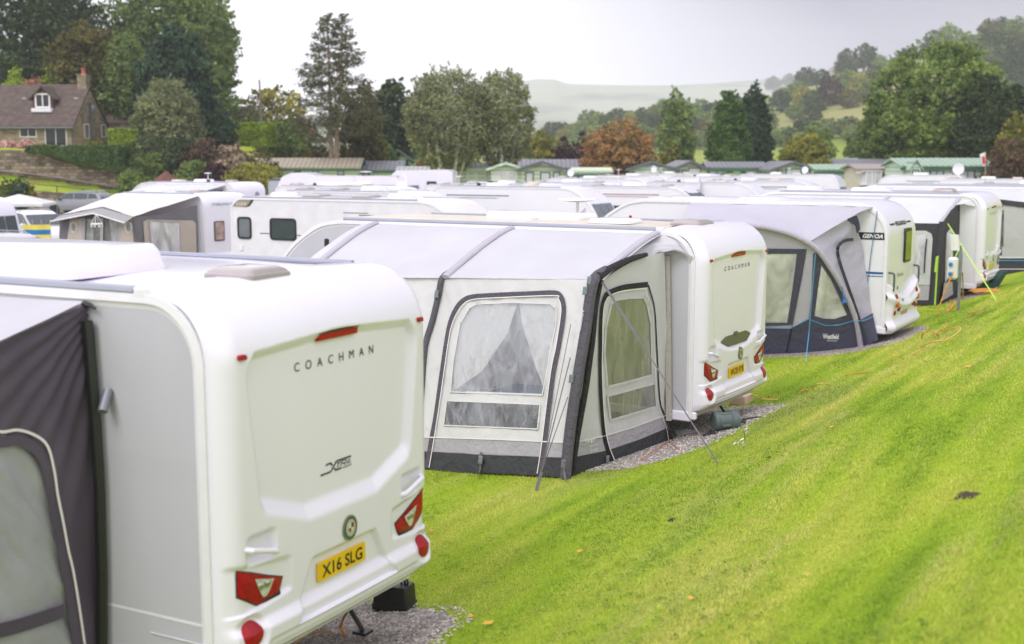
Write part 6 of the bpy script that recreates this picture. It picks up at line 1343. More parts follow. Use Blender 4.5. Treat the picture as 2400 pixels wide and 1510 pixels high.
b = MB(); po = Vector((ypx(614, 128), 128, 0)); po.z = H(po.x, po.y); tp = aty(612, 187, 128).z - po.z; b.tube([(0, 0, -.3), (.02, 0, tp * .5), (-.05, 0, tp)], [.14, .12, .09], 8); o = b.build('utility_pole', mat('pole_wood', (.20, .17, .13), .85, 0, .2, 3)); o.location = po; tag(o, 'bare wooden pole rising above the shrubs', 'pole')
# road patch
b = MB(); b.grid(lambda u, v: (-34 + 20 * u, 80 + 9 * v, H(-34 + 20 * u, 80 + 9 * v) + .03), 20, 10); o = b.build('road', mat('tarmac', (.13, .12, .115), .9, 0, .1, 6)); tag(o, kind='structure')
# ---- the house
HY = 112.; hx = ypx(175, HY); hz = aty(100, 346, HY).z - .1; HF = Fr(hx, HY, -5, hz); ho = empty('house', HF.O, HF.th, 'stone bungalow with a brown tiled roof, dormer and red chimney pot', 'house')
D_, LEN = 7.4, 14.; ev = aty(175, 291, HY).z - hz; rg_ = ev + 3.55
TILE = mat('tiles_brown', (.085, .058, .048), .8, 0, .12, 2, c2=(.12, .085, .07)); nt = TILE.node_tree
def ribs(m, sc, dist=.05, axis='Y'):
    nt = m.node_tree; tc = nt.nodes.new('ShaderNodeTexCoord'); wv = nt.nodes.new('ShaderNodeTexWave'); wv.bands_direction = axis; wv.wave_profile = 'SAW'; wv.inputs['Scale'].default_value = sc; nt.links.new(tc.outputs['Object'], wv.inputs['Vector']); bp = nt.nodes.new('ShaderNodeBump'); bp.inputs['Distance'].default_value = dist; nt.links.new(wv.outputs['Fac'], bp.inputs['Height']); nt.links.new(bp.outputs[0], nt.nodes['Principled BSDF'].inputs['Normal'])
    # dark joint lines follow the courses themselves
    rp = nt.nodes.new('ShaderNodeValToRGB'); rp.color_ramp.elements[0].position = .0; rp.color_ramp.elements[0].color = (.28, .28, .28, 1); rp.color_ramp.elements[1].position = .28; nt.links.new(wv.outputs['Fac'], rp.inputs[0]); p = nt.nodes['Principled BSDF']; src = p.inputs['Base Color'].links[0].from_socket; mx = nt.nodes.new('ShaderNodeMix'); mx.data_type = 'RGBA'; mx.blend_type = 'MULTIPLY'; mx.inputs[0].default_value = 1; nt.links.new(src, mx.inputs[6]); nt.links.new(rp.outputs[0], mx.inputs[7]); nt.links.new(mx.outputs[2], p.inputs['Base Color'])
ribs(TILE, 1.3, .06, 'Z')
def gable(b, x0, x1, y0, y1, ze, zr, t=.16, oe=.35):
    ym = (y0 + y1) / 2; k = (zr - ze) / (ym - y0); P = [(y0 - oe, ze - oe * k), (ym, zr), (y1 + oe, ze - oe * k), (y1 + oe, ze - oe * k + t), (ym, zr + t * 1.4), (y0 - oe, ze - oe * k + t)]
    return b.prism(P, lambda y, z: (x0, y, z), lambda y, z: (x1, y, z))
HGL = mat('house_glass', (.02, .024, .026), .12, 0, .2, 3, spec=.35)
def opening(par, nm, x0, x1, z0, z1, y=0., fm=None, gm=None, mull=(1, 0), axis='y', fw=.07, curtain_or_backing=None):
    T = (lambda a, d, z: (a, y - d, z)) if axis == 'y' else (lambda a, d, z: (y + d, a, z)); b = MB(); fm = fm or PIP
    def bar(a0, a1, c0, c1, d0=-.02, d1=.05): b.prism([(a0, c0), (a1, c0), (a1, c1), (a0, c1)], lambda a, z: T(a, d0, z), lambda a, z: T(a, d1, z))
    bar(x0, x0 + fw, z0, z1); bar(x1 - fw, x1, z0, z1); bar(x0 + fw, x1 - fw, z0, z0 + fw); bar(x0 + fw, x1 - fw, z1 - fw, z1)
    for k in range(mull[0]): a = x0 + (x1 - x0) * (k + 1) / (mull[0] + 1); bar(a - fw * .35, a + fw * .35, z0 + fw, z1 - fw, -.02, .045)
    o = b.build(nm, fm, par, ang=0); g = MB(); g.prism([(x0 + fw * .5, z0 + fw * .5), (x1 - fw * .5, z0 + fw * .5), (x1 - fw * .5, z1 - fw * .5), (x0 + fw * .5, z1 - fw * .5)], lambda a, z: T(a, -.015, z), lambda a, z: T(a, .018, z)); g.build('pane', gm or HGL, o, ang=0); return o
b = MB(); b.prism([(0, -1), (D_, -1), (D_, ev), (D_ / 2, rg_ - .05), (0, ev)], lambda y, z: (0, y, z), lambda y, z: (-LEN, y, z)); b.build('wall', STH, ho, ang=0)
b = MB(); gable(b, .18, -LEN - .2, 0, D_, ev, rg_); rf_ = b.build('roof', TILE, ho, ang=0)
hp = lambda px, py: (lambda q: ((q - HF.O).dot(HF.a), q.z - hz))(HF.ly(px, py, 0)); hg = lambda px, py: (lambda q: ((q - HF.O).dot(HF.b), q.z - hz))(HF.lx(px, py, 0))
a, c = hp(47, 322), hp(85, 293); opening(ho, 'window', a[0], c[0], a[1], c[1], 0, mull=(1, 0)); a, c = hp(107, 343), hp(155, 291); opening(ho, 'patio_door', a[0], c[0], a[1], c[1], 0, mull=(1, 0))
a, c = hg(198, 325), hg(208, 291); opening(ho, 'window', a[0], c[0], a[1], c[1], 0, axis='x', mull=(0, 0), gm=GGLASS); a, c = hg(238, 322), hg(247, 293); opening(ho, 'window', a[0], c[0], a[1], c[1], 0, axis='x', mull=(0, 0), gm=GGLASS)
ymid = D_ / 2; b = MB(); b.box(-.9, -.05, ymid - .45, ymid + .45, rg_ - .5, rg_ + 1.0, .03); b.box(-.97, .02, ymid - .52, ymid + .52, rg_ + 1.0, rg_ + 1.12, .02); ch_ = b.build('chimney', STH, ho, ang=0); b = MB(); b.lathe([(.24, 0), (.19, .1), (.17, .45), (.23, .5), (.2, .6), (.12, .6)], 16, (-.45, ymid, rg_ + 1.12)); b.build('chimney_pot', mat('terracotta', (.35, .09, .05), .7), ch_)
a = hg(213, 345); b = MB(); b.tube([(.12, a[0], 0), (.12, a[0], ev + 2.1)], .11, 8); b.build('soil_pipe', CHAR, ho)
b = MB(); b.lathe([(.001, .05), (.25, .02), (.42, -.1), (.40, -.12), (.001, 0)], 18, (.45, a[0] + .1, hg(213, 256)[1]), 0); b.build('satellite_dish', mat('dish_grey', (.20, .22, .26), .5), ho)
# dormer
dx = hp(86, 240)[0]; b = MB(); dz0, dz1 = aty(86, 262, HY + 1.2).z - hz, aty(86, 228, HY + 1.2).z - hz; dr = aty(86, 205, HY + 1.2).z - hz; dw = .95
b.prism([(dx - dw, dz0), (dx + dw, dz0), (dx + dw, dz1), (dx, dr - .1), (dx - dw, dz1)], lambda x, z: (x, 1.2, z), lambda x, z: (x, 3.6, z)); dm = b.build('dormer', mat('dormer_red', (.10, .03, .03), .7), ho, ang=0)
b = MB(); k = (dr - dz1) / dw; b.prism([(dx - dw - .3, dz1 - .3 * k), (dx, dr), (dx + dw + .3, dz1 - .3 * k), (dx + dw + .3, dz1 - .3 * k + .14), (dx, dr + .18), (dx - dw - .3, dz1 - .3 * k + .14)], lambda x, z: (x, .95, z), lambda x, z: (x, 4., z)); b.build('dormer_roof', TILE, dm, ang=0)
opening(dm, 'dormer_window', dx - .72, dx + .72, dz0 + .35, dz1 + .35, 1.18, mull=(1, 0), fw=.13); b = MB(); b.box(dx - .95, dx + .95, .75, 1.25, dz0 - .05, dz0 + .3, .03); b.build('dormer_sill', TRIM, dm)
for px_, py_ in ((28, 231), (152, 231)): q = hp(px_, py_); yy = (q[1] - ev) / 3.55 * 3.7; b = MB(); b.box(q[0] - .2, q[0] + .2, yy - .15, yy + .25, q[1] - .0, q[1] + .2, .03); b.build('roof_vent', GREY, rf_)
b = MB(); b.tube([(-LEN, -.45, ev - .35), (.2, -.45, ev - .35)], .09, 6); b.tube([hp(171, 0)[0:1][0:1] and (-.1, -.1, ev - .4), (-.1, -.1, 0)], .06, 6); b.build('gutter', CHAR, ho)
# rear wings of the house
b = MB(); b.box(-3, 3.1, 7.5, 11.5, -1, 2.6); wg = b.build('side_wing', STH, ho, ang=0)
b = MB(); b.add([(-3, 7.2, 2.5), (3.5, 7.2, 2.5), (3.5, 11.8, 2.5), (-3, 11.8, 2.5), (-3, 9.5, 4.6), (1.0, 9.5, 4.6)], [(0, 1, 5, 4), (1, 2, 5), (2, 3, 4, 5), (0, 4, 3), (3, 2, 1, 0)]); b.build('wing_roof', TILE, wg, ang=0)
gh = empty('outbuilding', (ypx(272, 120.5), 120.5, hz - .2), R(-5), 'low building with a grey slate roof behind the stone house', 'house'); b = MB(); b.box(-2, 1.5, 0, 5, 0, 2.4); b.build('wall', mat('render_pale', (.5, .48, .44), .8), gh, ang=0)
SL = mat('slate_grey', (.10, .12, .14), .6, 0, .1, 2); ribs(SL, .6, .05, 'Z'); b = MB(); b.add([(-2.4, 2.5, 4.9), (-1.4, 2.5, 4.9), (1.8, -.5, 2.4), (-2.5, -.5, 2.4), (1.8, 5.5, 2.4), (-2.5, 5.5, 2.4)], [(0, 3, 2, 1), (1, 2, 4), (0, 1, 4, 5), (0, 5, 3)]); b.build('roof', SL, gh, ang=0)
# ---- green holiday lodges
GRN = mat('clad_green', (.56, .70, .54), .6, 0, .04, 2); GRN2 = mat('clad_green_pale', (.64, .74, .61), .6, 0, .04, 2); OLV = mat('clad_sage', (.52, .60, .44), .6, 0, .04, 2); BEI = mat('clad_beige', (.58, .52, .46), .6, 0, .04, 2)
for m_ in (GRN, GRN2, OLV): ribs(m_, 1.05, .02, 'Z')
DGR = mat('trim_green', (.03, .11, .07), .5); RG = mat('roof_slate', (.20, .20, .225), .6, 0, .08, 2); RT = mat('roof_tan', (.36, .31, .23), .7, 0, .08, 2); RTG = mat('roof_teal', (.05, .22, .15), .6); RP = mat('roof_pale', (.42, .43, .42), .6, 0, .06, 2); RGN = mat('roof_green', (.30, .40, .31), .6, 0, .05, 2)
for m_ in (RG, RT, RP, RGN): ribs(m_, .8, .05, 'X')
NET = mat('net_curtain', (.55, .56, .58), .7, 0, .12, 9, stretch=(3, 1, .2))
def lodge(label, xl, xr, yr, ye, Y, mode, wall=GRN, roof=RG, trim=DGR, wins=(), depth=None, th=0, group='holiday lodges across the site', zb=None, name='holiday_lodge', porch=None):
    Xl, Xr = ypx(xl, Y), ypx(xr, Y); z0 = H((Xl + Xr) / 2, Y) - .1 if zb is None else zb; L_ = Xr - Xl; ze = aty(xl, ye, Y).z - z0; zr = aty(xl, yr, Y).z - z0
    o = empty(name, ((Xl + Xr) / 2, Y, z0), R(th), label, 'lodge', group); h = L_ / 2
    if mode == 'gable':
        D = depth or 9.; b = MB(); b.prism([(-h, 0), (h, 0), (h, ze), (0, zr - .12), (-h, ze)], lambda x, z: (x, 0, z), lambda x, z: (x, D, z)); b.build('wall', wall, o, ang=0)
        b = MB(); k = (zr - ze) / h; b.prism([(-h - .35, ze - .35 * k), (0, zr), (h + .35, ze - .35 * k), (h + .35, ze - .35 * k + .12), (0, zr + .14), (-h - .35, ze - .35 * k + .12)], lambda x, z: (x, -.4, z), lambda x, z: (x, D + .3, z)); b.build('roof', roof, o, ang=0)
        b = MB(); b.prism([(-h - .36, ze - .36 * k - .06), (0, zr - .06), (h + .36, ze - .36 * k - .06), (h + .36, ze - .36 * k + .14), (0, zr + .16), (-h - .36, ze - .36 * k + .14)], lambda x, z: (x, -.44, z), lambda x, z: (x, -.405, z)); b.build('bargeboard', trim, o, ang=0)
    else:
        D = depth or 3.9; b = MB(); b.prism([(0, 0), (D, 0), (D, ze), (D / 2, zr - .1), (0, ze)], lambda y, z: (-h, y, z), lambda y, z: (h, y, z)); b.build('wall', wall, o, ang=0)
        b = MB(); gable(b, -h - .3, h + .3, 0, D, ze, zr, .1, .3); b.build('roof', roof, o, ang=0)
        b = MB(); b.box(-h - .3, h + .3, -.38, -.32, ze - .32, ze - .14); b.build('fascia', trim, o, ang=0)
        if mode == 'side': b = MB(); k = (zr - ze) / (D / 2); b.prism([(-.36, ze - .36 * k - .05), (D / 2, zr - .05), (D + .36, ze - .36 * k - .05), (D + .36, ze - .36 * k + .14), (D / 2, zr + .15), (-.36, ze - .36 * k + .14)], lambda y, z: (h + .305, y, z), lambda y, z: (h + .34, y, z)); b.build('bargeboard', trim, o, ang=0)
    for w_ in wins:
        a0 = ypx(w_[0], Y) - (Xl + Xr) / 2; a1 = ypx(w_[1], Y) - (Xl + Xr) / 2; t_, u_ = aty(xl, w_[2], Y).z - z0, aty(xl, w_[3], Y).z - z0
        opening(o, 'window', a0, a1, u_, t_, 0, fm=(w_[4] if len(w_) > 4 else trim), gm=(w_[5] if len(w_) > 5 else NET), mull=((w_[6],) if len(w_) > 6 else (1 if a1 - a0 > 1.2 else 0,)) + (0,), fw=.09)
    return o
WT = PIP
lodge('long lodge with a ribbed tan roof behind the golden bush', 545, 838, 374, 392, 106, 'side', GRN2, RT, DGR, [(690, 705, 401, 430), (730, 747, 399, 412), (790, 806, 399, 412)])
lodge('lodge with a slate roof just right of the tan-roofed one', 842, 938, 381, 397, 108, 'side', GRN2, RG, DGR, [(850, 866, 403, 420)])
lodge('green gabled lodge standing higher behind the slate-roofed one', 913, 958, 354, 371, 122, 'gable', GRN, RG, CHAR, [(919, 932, 374, 388, CHAR)], depth=5)
lodge('green lodge with a bright teal roof behind the small conifer', 955, 995, 355, 366, 124, 'side', GRN, RTG, DGR, [])
lodge('low lodge with a white roof edge and teal trim left of the birches', 935, 1062, 394, 401, 104, 'side', GRN2, RP, RTG, [])
lodge('pale green lodge side wall seen between the birch trunks', 1068, 1160, 385, 392, 99, 'side', GRN2, RP, GRN, [(1093, 1098, 402, 421, WT), (1112, 1118, 401, 421, WT), (1136, 1146, 400, 424, WT)])
lodge('pale green gabled lodge right of the birches with white windows', 1150, 1222, 384, 396, 97, 'gable', GRN2, RP, GRN, [(1156, 1164, 403, 424, WT), (1167, 1212, 402, 424, WT)])
lodge('sage gabled lodge with three dark-framed glass doors', 1221, 1320, 382, 397, 95, 'gable', OLV, RG, CHAR, [(1231, 1251, 403, 432), (1266, 1290, 403, 432), (1296, 1313, 403, 432)])
lodge('long slate roof of a pale lodge behind the orange maple', 1222, 1452, 377, 393, 108, 'side', GRN2, RG, GRN2, [])
lodge('low flat-fronted sage lodge below the orange maple', 1350, 1428, 397, 404, 92, 'side', OLV, OLV, DGR, [(1354, 1386, 406, 420, WT), (1390, 1424, 406, 420, WT)])
lodge('green gabled lodge with wide white window right of the maple', 1478, 1580, 382, 397, 102, 'gable', GRN, RG, CHAR, [(1480, 1488, 402, 418), (1492, 1506, 403, 418, WT), (1508, 1548, 402, 418, WT), (1553, 1568, 402, 418, WT)])
lodge('green gabled lodge with an arched dark-framed central window', 1580, 1658, 380, 397, 103, 'gable', OLV, RG, CHAR, [(1586, 1594, 400, 418), (1599, 1610, 398, 418), (1613, 1644, 393, 418)])
lodge('green lodge side with a slate roof below the cypress', 1664, 1792, 383, 393, 105, 'side', GRN, RG, DGR, [(1680, 1697, 398, 412), (1701, 1718, 399, 405, CHAR, DGLASS), (1736, 1748, 401, 406, CHAR, DGLASS)])
lodge('green gabled lodge with dark arch window below the gold tree', 1814, 1908, 382, 398, 100, 'gable', GRN, RG, CHAR, [(1822, 1836, 398, 412), (1841, 1880, 395, 414, DGR, NET, 0), (1890, 1902, 400, 412)])
lodge('green lodge with a pale ribbed roof left of the beige bay-windowed one', 1915, 2060, 389, 398, 98, 'side', GRN, RGN, DGR, [(1985, 2000, 405, 420, CHAR)])
lodge('long slate roof behind the pale ribbed lodge', 1912, 2100, 376, 386, 118, 'side', GRN2, RG, GRN2, [])
lodge('slate-roofed lodge row behind, above the beige one', 2076, 2220, 373, 384, 124, 'side', GRN2, RG, GRN2, [])
lodge('slate-roofed lodge row left of the ash trunk', 1995, 2080, 374, 384, 130, 'side', GRN2, RP, GRN2, [])
bl_ = lodge('beige lodge with a white-framed bay window', 2014, 2128, 389, 397, 91, 'side', BEI, mat('roof_taupe', (.30, .26, .24), .7), BEI, [(2074, 2086, 404, 426, CHAR), (2098, 2116, 404, 427, CHAR)])
b = MB(); Yb = 90.; 
for k, (xa, xb) in enumerate(((2020, 2028), (2028, 2050), (2050, 2072))): pass
bx0, bx1 = ypx(2018, 91) - (ypx(2014, 91) + ypx(2128, 91)) / 2, ypx(2072, 91) - (ypx(2014, 91) + ypx(2128, 91)) / 2; zz = lambda y: aty(2040, y, 91).z - bl_.location.z
b.prism([(bx0, 0), (bx0 + .3, -.5), (bx1 - .3, -.5), (bx1, 0)], lambda x, y: (x, y, zz(431)), lambda x, y: (x, y, zz(402))); bb = b.build('bay', NET, bl_, ang=0); b = MB()
for x_ in (bx0 + .3, bx0 + .75, bx1 - .75, bx1 - .3): b.box(x_ - .04, x_ + .04, -.56, -.5, zz(431), zz(401))
b.box(bx0 - .05, bx1 + .05, -.6, 0, zz(434), zz(431)); b.box(bx0 - .05, bx1 + .05, -.6, 0, zz(402), zz(400)); b.build('bay_frame', PIP, bb, ang=0)
g15 = lodge('large green lodge with a ribbed green roof and dark two-pane window', 2118, 2322, 375, 389, 86, 'hip', GRN, RGN, DGR, [(2180, 2214, 398, 425, DGR, NET, 1), (2252, 2287, 398, 425, CHAR, NET, 1), (2296, 2308, 396, 402, CHAR, DGLASS)], depth=4.2)
q = lambda px, py: (ypx(px, 86) - g15.location.x, aty(px, py, 86).z - g15.location.z); a = q(2124, 0)[0]; c = q(2148, 0)[0]
b = MB(); zt, zm, z_b = q(0, 376)[1], q(0, 393)[1], 0; mid = (a + c) / 2
b.prism([(a, z_b), (c, z_b), (c, zm), (mid, zt - .05), (a, zm)], lambda x, z: (x, -1.0, z), lambda x, z: (x, .3, z)); pc = b.build('porch', GRN, g15, ang=0); b = MB(); k = (zt - zm) / (mid - a); b.prism([(a - .15, zm - .15 * k), (mid, zt), (c + .15, zm - .15 * k), (c + .15, zm - .15 * k + .1), (mid, zt + .12), (a - .15, zm - .15 * k + .1)], lambda x, z: (x, -1.2, z), lambda x, z: (x, .4, z)); b.build('porch_roof', RGN, pc, ang=0)
opening(pc, 'porch_window', a + .12, c - .12, q(0, 432)[1], q(0, 397)[1], -1.0, fm=DGR, gm=NET, fw=.08)
b = MB(); t_ = q(2233, 406); b.box(t_[0] - .07, t_[0] + .07, -.14, -.01, t_[1] - .12, t_[1] + .12, .02); b.build('wall_lamp', mat('lamp_cream', (.6, .5, .3), .4), g15)
lodge('upper green lodge with white roof edge behind the spruce trunks', 698, 866, 325, 333, 126, 'side', GRN2, RP, WT, [(703, 715, 338, 358, WT, DGLASS), (786, 796, 338, 345, WT, DGLASS), (812, 822, 338, 346, WT, DGLASS), (848, 862, 337, 350, WT, DGLASS)], zb=aty(700, 360, 126).z)
lodge('small pale lodge end at the upper left of the spruce', 706, 726, 308, 316, 133, 'side', GRN2, RP, WT, [(711, 719, 318, 328, WT, DGLASS)], zb=aty(700, 345, 133).z)
# flag, masts, satellite dish on pole
fpz = ypx(2315, 60); o = empty('flagpole', (fpz, 60, H(fpz, 60)), 0, 'slim wooden flagpole with a small red-crossed white flag at the right', 'flagpole'); t_ = aty(2310, 357, 60).z - o.location.z; b = MB(); b.tube([(0, 0, 0), (-.05, 0, t_ * .6), (-.12, 0, t_)], .018, 5); b.build('pole', mat('wood_pole', (.45, .33, .2), .7), o)
b = MB(); b.grid(lambda u, v: (-.12 - .30 * u + .22 * v * u, .05 * math.sin(6 * u + 3 * v), t_ - .62 * v - .1 * u), 8, 10); fl_ = b.build('flag', mat('flag_white', (.72, .68, .70), .8), o); b = MB(); b.grid(lambda u, v: (-.19 - .12 * u + .05 * v, .05 * math.sin(6 * .5 + 3 * (.25 + .5 * v)) - .015, t_ - .18 - .36 * v - .05 * u), 4, 6); b.build('red_cross', mat('flag_red', (.5, .03, .05), .8), fl_)
b = MB(); dxx = ypx(1630, 62) ; o = empty('upright_dish', (dxx, 60.5, 0), 0, 'tall white dish seen edge-on, mounted beside the centre caravans', 'satellite dish'); o.location.z = H(dxx, 60.5); zt = aty(1625, 412, 60.5).z - o.location.z; b.lathe([(.001, .05), (.3, .03), (.55, -.1), (.54, -.12), (.001, 0)], 20, (0, 0, zt - .5), 0); b.build('dish', W_, o); b = MB(); b.tube([(.06, 0, 0), (.06, 0, zt - .4)], .03, 6); b.build('pole', TRIM, o)
# stone cottage on the hill
p = hillhit0 = None
def cottage(px, py, wpx, label):
    r = ray(px, py); t = 150.
    while t < 900:
        q = CAM + r * t
        if q.z < H(q.x, q.y): break
        t += 4
    s = wpx * q.y / FPX; o = empty('cottage', (q.x, q.y, H(q.x, q.y) - .5), R(-35), label, 'house'); h = s * .35; b = MB(); b.prism([(-.0, 0), (s * .55, 0), (s * .55, h), (s * .275, h * 1.7), (0, h)], lambda y, z: (-s * .5, y, z), lambda y, z: (s * .5, y, z)); b.build('wall', mat('cottage_stone', (.33, .28, .25), .9, 0, .15, 1), o, ang=0); b = MB(); gable(b, -s * .53, s * .53, 0, s * .55, h, h * 1.7, .25, .3); b.build('roof', mat('cottage_slate', (.11, .11, .125), .8), o, ang=0)
    opening(o, 'window', -s * .3, -s * .15, h * .35, h * .75, 0, mull=(0, 0)); opening(o, 'window', s * .12, s * .27, h * .35, h * .75, 0, mull=(0, 0))
cottage(2330, 206, 40, 'stone cottage half hidden in the trees on the steep slope')
cottage(2396, 135, 16, 'tiny pale cottage high on the steep slope at the right edge')
# haze: damp air thickening up the valley
b = MB(); b.box(-900, 1500, -60, 2960, -8, 300); hz_ = bpy.data.materials.new('haze_air'); hz_.use_nodes = True; nt = hz_.node_tree; nt.nodes.remove(nt.nodes['Principled BSDF']); pv = nt.nodes.new('ShaderNodeVolumePrincipled'); pv.inputs['Density'].default_value = .00030; pv.inputs['Color'].default_value = (.92, .915, 1, 1); pv.inputs['Anisotropy'].default_value = 0.; nt.links.new(pv.outputs[0], nt.nodes['Material Output'].inputs['Volume'])
if DETAIL: o = b.build('haze', hz_, ang=0); tag(o, kind='stuff')
# ---------- trees, hedges and shrubs
def leafmat(name, c1, c2, trans=.3):
    m = bpy.data.materials.new(name); m.use_nodes = True; nt = m.node_tree; N = nt.nodes; L = nt.links; d = N['Principled BSDF']
    d.inputs['Roughness'].default_value = .65; d.inputs['Specular IOR Level'].default_value = .25
    at = N.new('ShaderNodeAttribute'); at.attribute_name = 'tint'; oi = N.new('ShaderNodeObjectInfo')
    mx = N.new('ShaderNodeMix'); mx.data_type = 'RGBA'; L.new(at.outputs['Fac'], mx.inputs[0]); mx.inputs[6].default_value = (*c1, 1); mx.inputs[7].default_value = (*c2, 1)
    hs = N.new('ShaderNodeHueSaturation'); L.new(mx.outputs[2], hs.inputs['Color']); mr = N.new('ShaderNodeMapRange'); mr.inputs['To Min'].default_value = .8; mr.inputs['To Max'].default_value = 1.2; L.new(oi.outputs['Random'], mr.inputs[0]); L.new(mr.outputs[0], hs.inputs['Value'])
    L.new(hs.outputs[0], d.inputs['Base Color']); t = N.new('ShaderNodeBsdfTranslucent'); L.new(hs.outputs[0], t.inputs[0])
    x = N.new('ShaderNodeMixShader'); x.inputs[0].default_value = trans; L.new(d.outputs[0], x.inputs[1]); L.new(t.outputs[0], x.inputs[2]); L.new(x.outputs[0], N['Material Output'].inputs[0])
    MATS[name] = m; return m
LM = dict(  # tint ends pushed apart: leaf shade and highlights put into the colour
    dark=leafmat('leaf_dark', (.012, .026, .010), (.09, .135, .045)), mid=leafmat('leaf_mid', (.038, .075, .016), (.27, .36, .085)), blue=leafmat('leaf_blue', (0.013, 0.031, 0.018), (0.084, 0.152, 0.075)),
    ivy=leafmat('leaf_ivy', (.035, .07, .018), (.16, .25, .07)),
    light=leafmat('leaf_light', (.055, .10, .022), (.31, .41, .12)), olive=leafmat('leaf_olive', (.028, .034, .010), (.25, .22, .06)), birch=leafmat('leaf_birch', (.09, .11, .04), (.38, .40, .19)),
    grey=leafmat('leaf_grey', (.07, .10, .03), (.46, .49, .24)), yel=leafmat('leaf_yel', (0.079, 0.079, 0.010), (0.505, 0.439, 0.066)), gold=leafmat('leaf_gold', (.08, .10, .018), (.42, .38, .07)), lime=leafmat('leaf_lime', (.10, .18, .015), (.42, .52, .05)),
    red=leafmat('leaf_red', (.25, .12, .06), (.62, .30, .22)), orange=leafmat('leaf_orange', (.13, .12, .035), (.60, .31, .12)), purple=leafmat('leaf_purple', (0.017, 0.007, 0.011), (0.119, 0.046, 0.061)), brown=leafmat('leaf_brown', (0.040, 0.025, 0.014), (0.266, 0.172, 0.107)),
    spruce=leafmat('leaf_spruce', (.035, .045, .016), (.23, .24, .10), .15), cyp=leafmat('leaf_cyp', (.018, .045, .010), (.14, .25, .05), .15), straw=leafmat('leaf_straw', (0.248, 0.182, 0.107), (0.664, 0.507, 0.362)), pink=leafmat('leaf_pink', (0.248, 0.100, 0.100), (0.996, 0.664, 0.597)))
BARK = mat('bark', (.10, .075, .055), .9, 0, .3, 5, .8, 20); BIRCHB = mat('bark_birch', (.50, .46, .40), .8, 0, .35, 2.5, .5, 20); SPB = mat('bark_spruce', (.26, .18, .13), .9, 0, .3, 5, .8, 14)
def leaves(rng, C, Nn, size, up=.25, jit=.9, asp=.6):
    """C leaf centres, Nn outward directions -> quads"""
    n = len(C); d = Nn + rng.normal(0, jit, (n, 3)); d[:, 2] += up; d /= np.linalg.norm(d, axis=1)[:, None] + 1e-9
    r = rng.normal(0, 1, (n, 3)); a = np.cross(d, r); a /= np.linalg.norm(a, axis=1)[:, None] + 1e-9; b = np.cross(d, a)
    s = size * (.6 + .8 * rng.random(n))[:, None]
    V = np.stack([C - a * s, C - b * s * asp, C + a * s, C + b * s * asp], 1).reshape(-1, 3); F = np.arange(n)[:, None] * 4 + np.array([[0, 1, 2, 3]]); return V, F
def crown_pts(rng, shape, n, w, h, clumps, cr, z0, fill=.38, spray=.15):
    """clumps of leaves over the outer crown plus loose leaves all through it; shape = (t, r) radius fraction with height"""
    ts = np.array([p[0] for p in shape]); rs = np.array([p[1] for p in shape]); n1 = int(n * (1 - fill)); n2 = n - n1
    clumps = int(clumps * 1.35); t = rng.random(clumps * 6); keep = rng.random(len(t)) < np.interp(t, ts, rs) ** 1.1 + .05; t = t[keep][:clumps]; k = len(t)
    a = rng.random(k) * 2 * np.pi; rad = np.interp(t, ts, rs) * w * (.30 + .70 * rng.random(k) ** .5) * (1 - .3 * cr)
    CC = np.stack([rad * np.cos(a), rad * np.sin(a), z0 + t * h], 1); base = cr * (w * .75 + .09 * h); cs = np.minimum(base, w * .62) * (.5 + .7 * rng.random(k)) * np.clip(np.interp(t, ts, rs) + .3, .35, 1)
    tn = rng.random(k)
    w_ = cs ** 2; idx = rng.choice(k, n1, p=w_ / w_.sum()); u = rng.normal(0, 1, (n1, 3)); u /= np.linalg.norm(u, axis=1)[:, None]; u[:, 2] = np.abs(u[:, 2]) * .95 - .45 * rng.random(n1)
    rr = (.5 + .62 * rng.random(n1) ** .8)[:, None]; C = CC[idx] + u * cs[idx][:, None] * rr * np.array([[1, 1, .85]])
    tint = np.clip(.65 * tn[idx] + .5 * rng.random(n1) - .1, 0, 1)
    t2 = rng.random(n2 * 3); t2 = t2[rng.random(len(t2)) < np.interp(t2, ts, rs) ** 2 + .02][:n2]; n2 = len(t2); a2 = rng.random(n2) * 2 * np.pi
    wob = 1 + .16 * np.sin(a2 * 3 + t2 * 9) * np.sin(t2 * 23 + a2); r2 = np.interp(t2, ts, rs) * w * (.15 + .85 * rng.random(n2) ** .4) * wob * .95
    C2 = np.stack([r2 * np.cos(a2), r2 * np.sin(a2), z0 + t2 * h], 1); u2 = np.stack([np.cos(a2), np.sin(a2), .35 * np.ones(n2)], 1)
    tt = np.clip(.30 + .25 * np.sin(a2 * 2 + t2 * 7) + .45 * rng.random(n2) - .1, 0, 1)
    n3 = n // 5; ks = max(12, n3 // 22); t3 = rng.random(ks * 5); t3 = t3[rng.random(len(t3)) < np.interp(t3, ts, rs) + .1][:ks]; ks = len(t3); a3 = rng.random(ks) * 2 * np.pi; r3 = np.interp(t3, ts, rs) * w * .88
    S = np.stack([r3 * np.cos(a3), r3 * np.sin(a3), z0 + t3 * h], 1); D = np.stack([np.cos(a3), np.sin(a3), spray + .6 * t3], 1) + rng.normal(0, .25, (ks, 3)); D /= np.linalg.norm(D, axis=1)[:, None]; ln = (.10 + .22 * rng.random(ks)) * (w * .6 + h * .10)
    ix = rng.integers(0, ks, n3); q = rng.random(n3) ** .8; C3 = S[ix] + D[ix] * (ln[ix] * q)[:, None] + rng.normal(0, 1, (n3, 3)) * (ln[ix] * .16 * (1.15 - q))[:, None]
    return np.concatenate([C, C2, C3]), np.concatenate([u, u2, D[ix]]), np.concatenate([tint, tt, np.clip(.3 + .6 * rng.random(n3), 0, 1)])
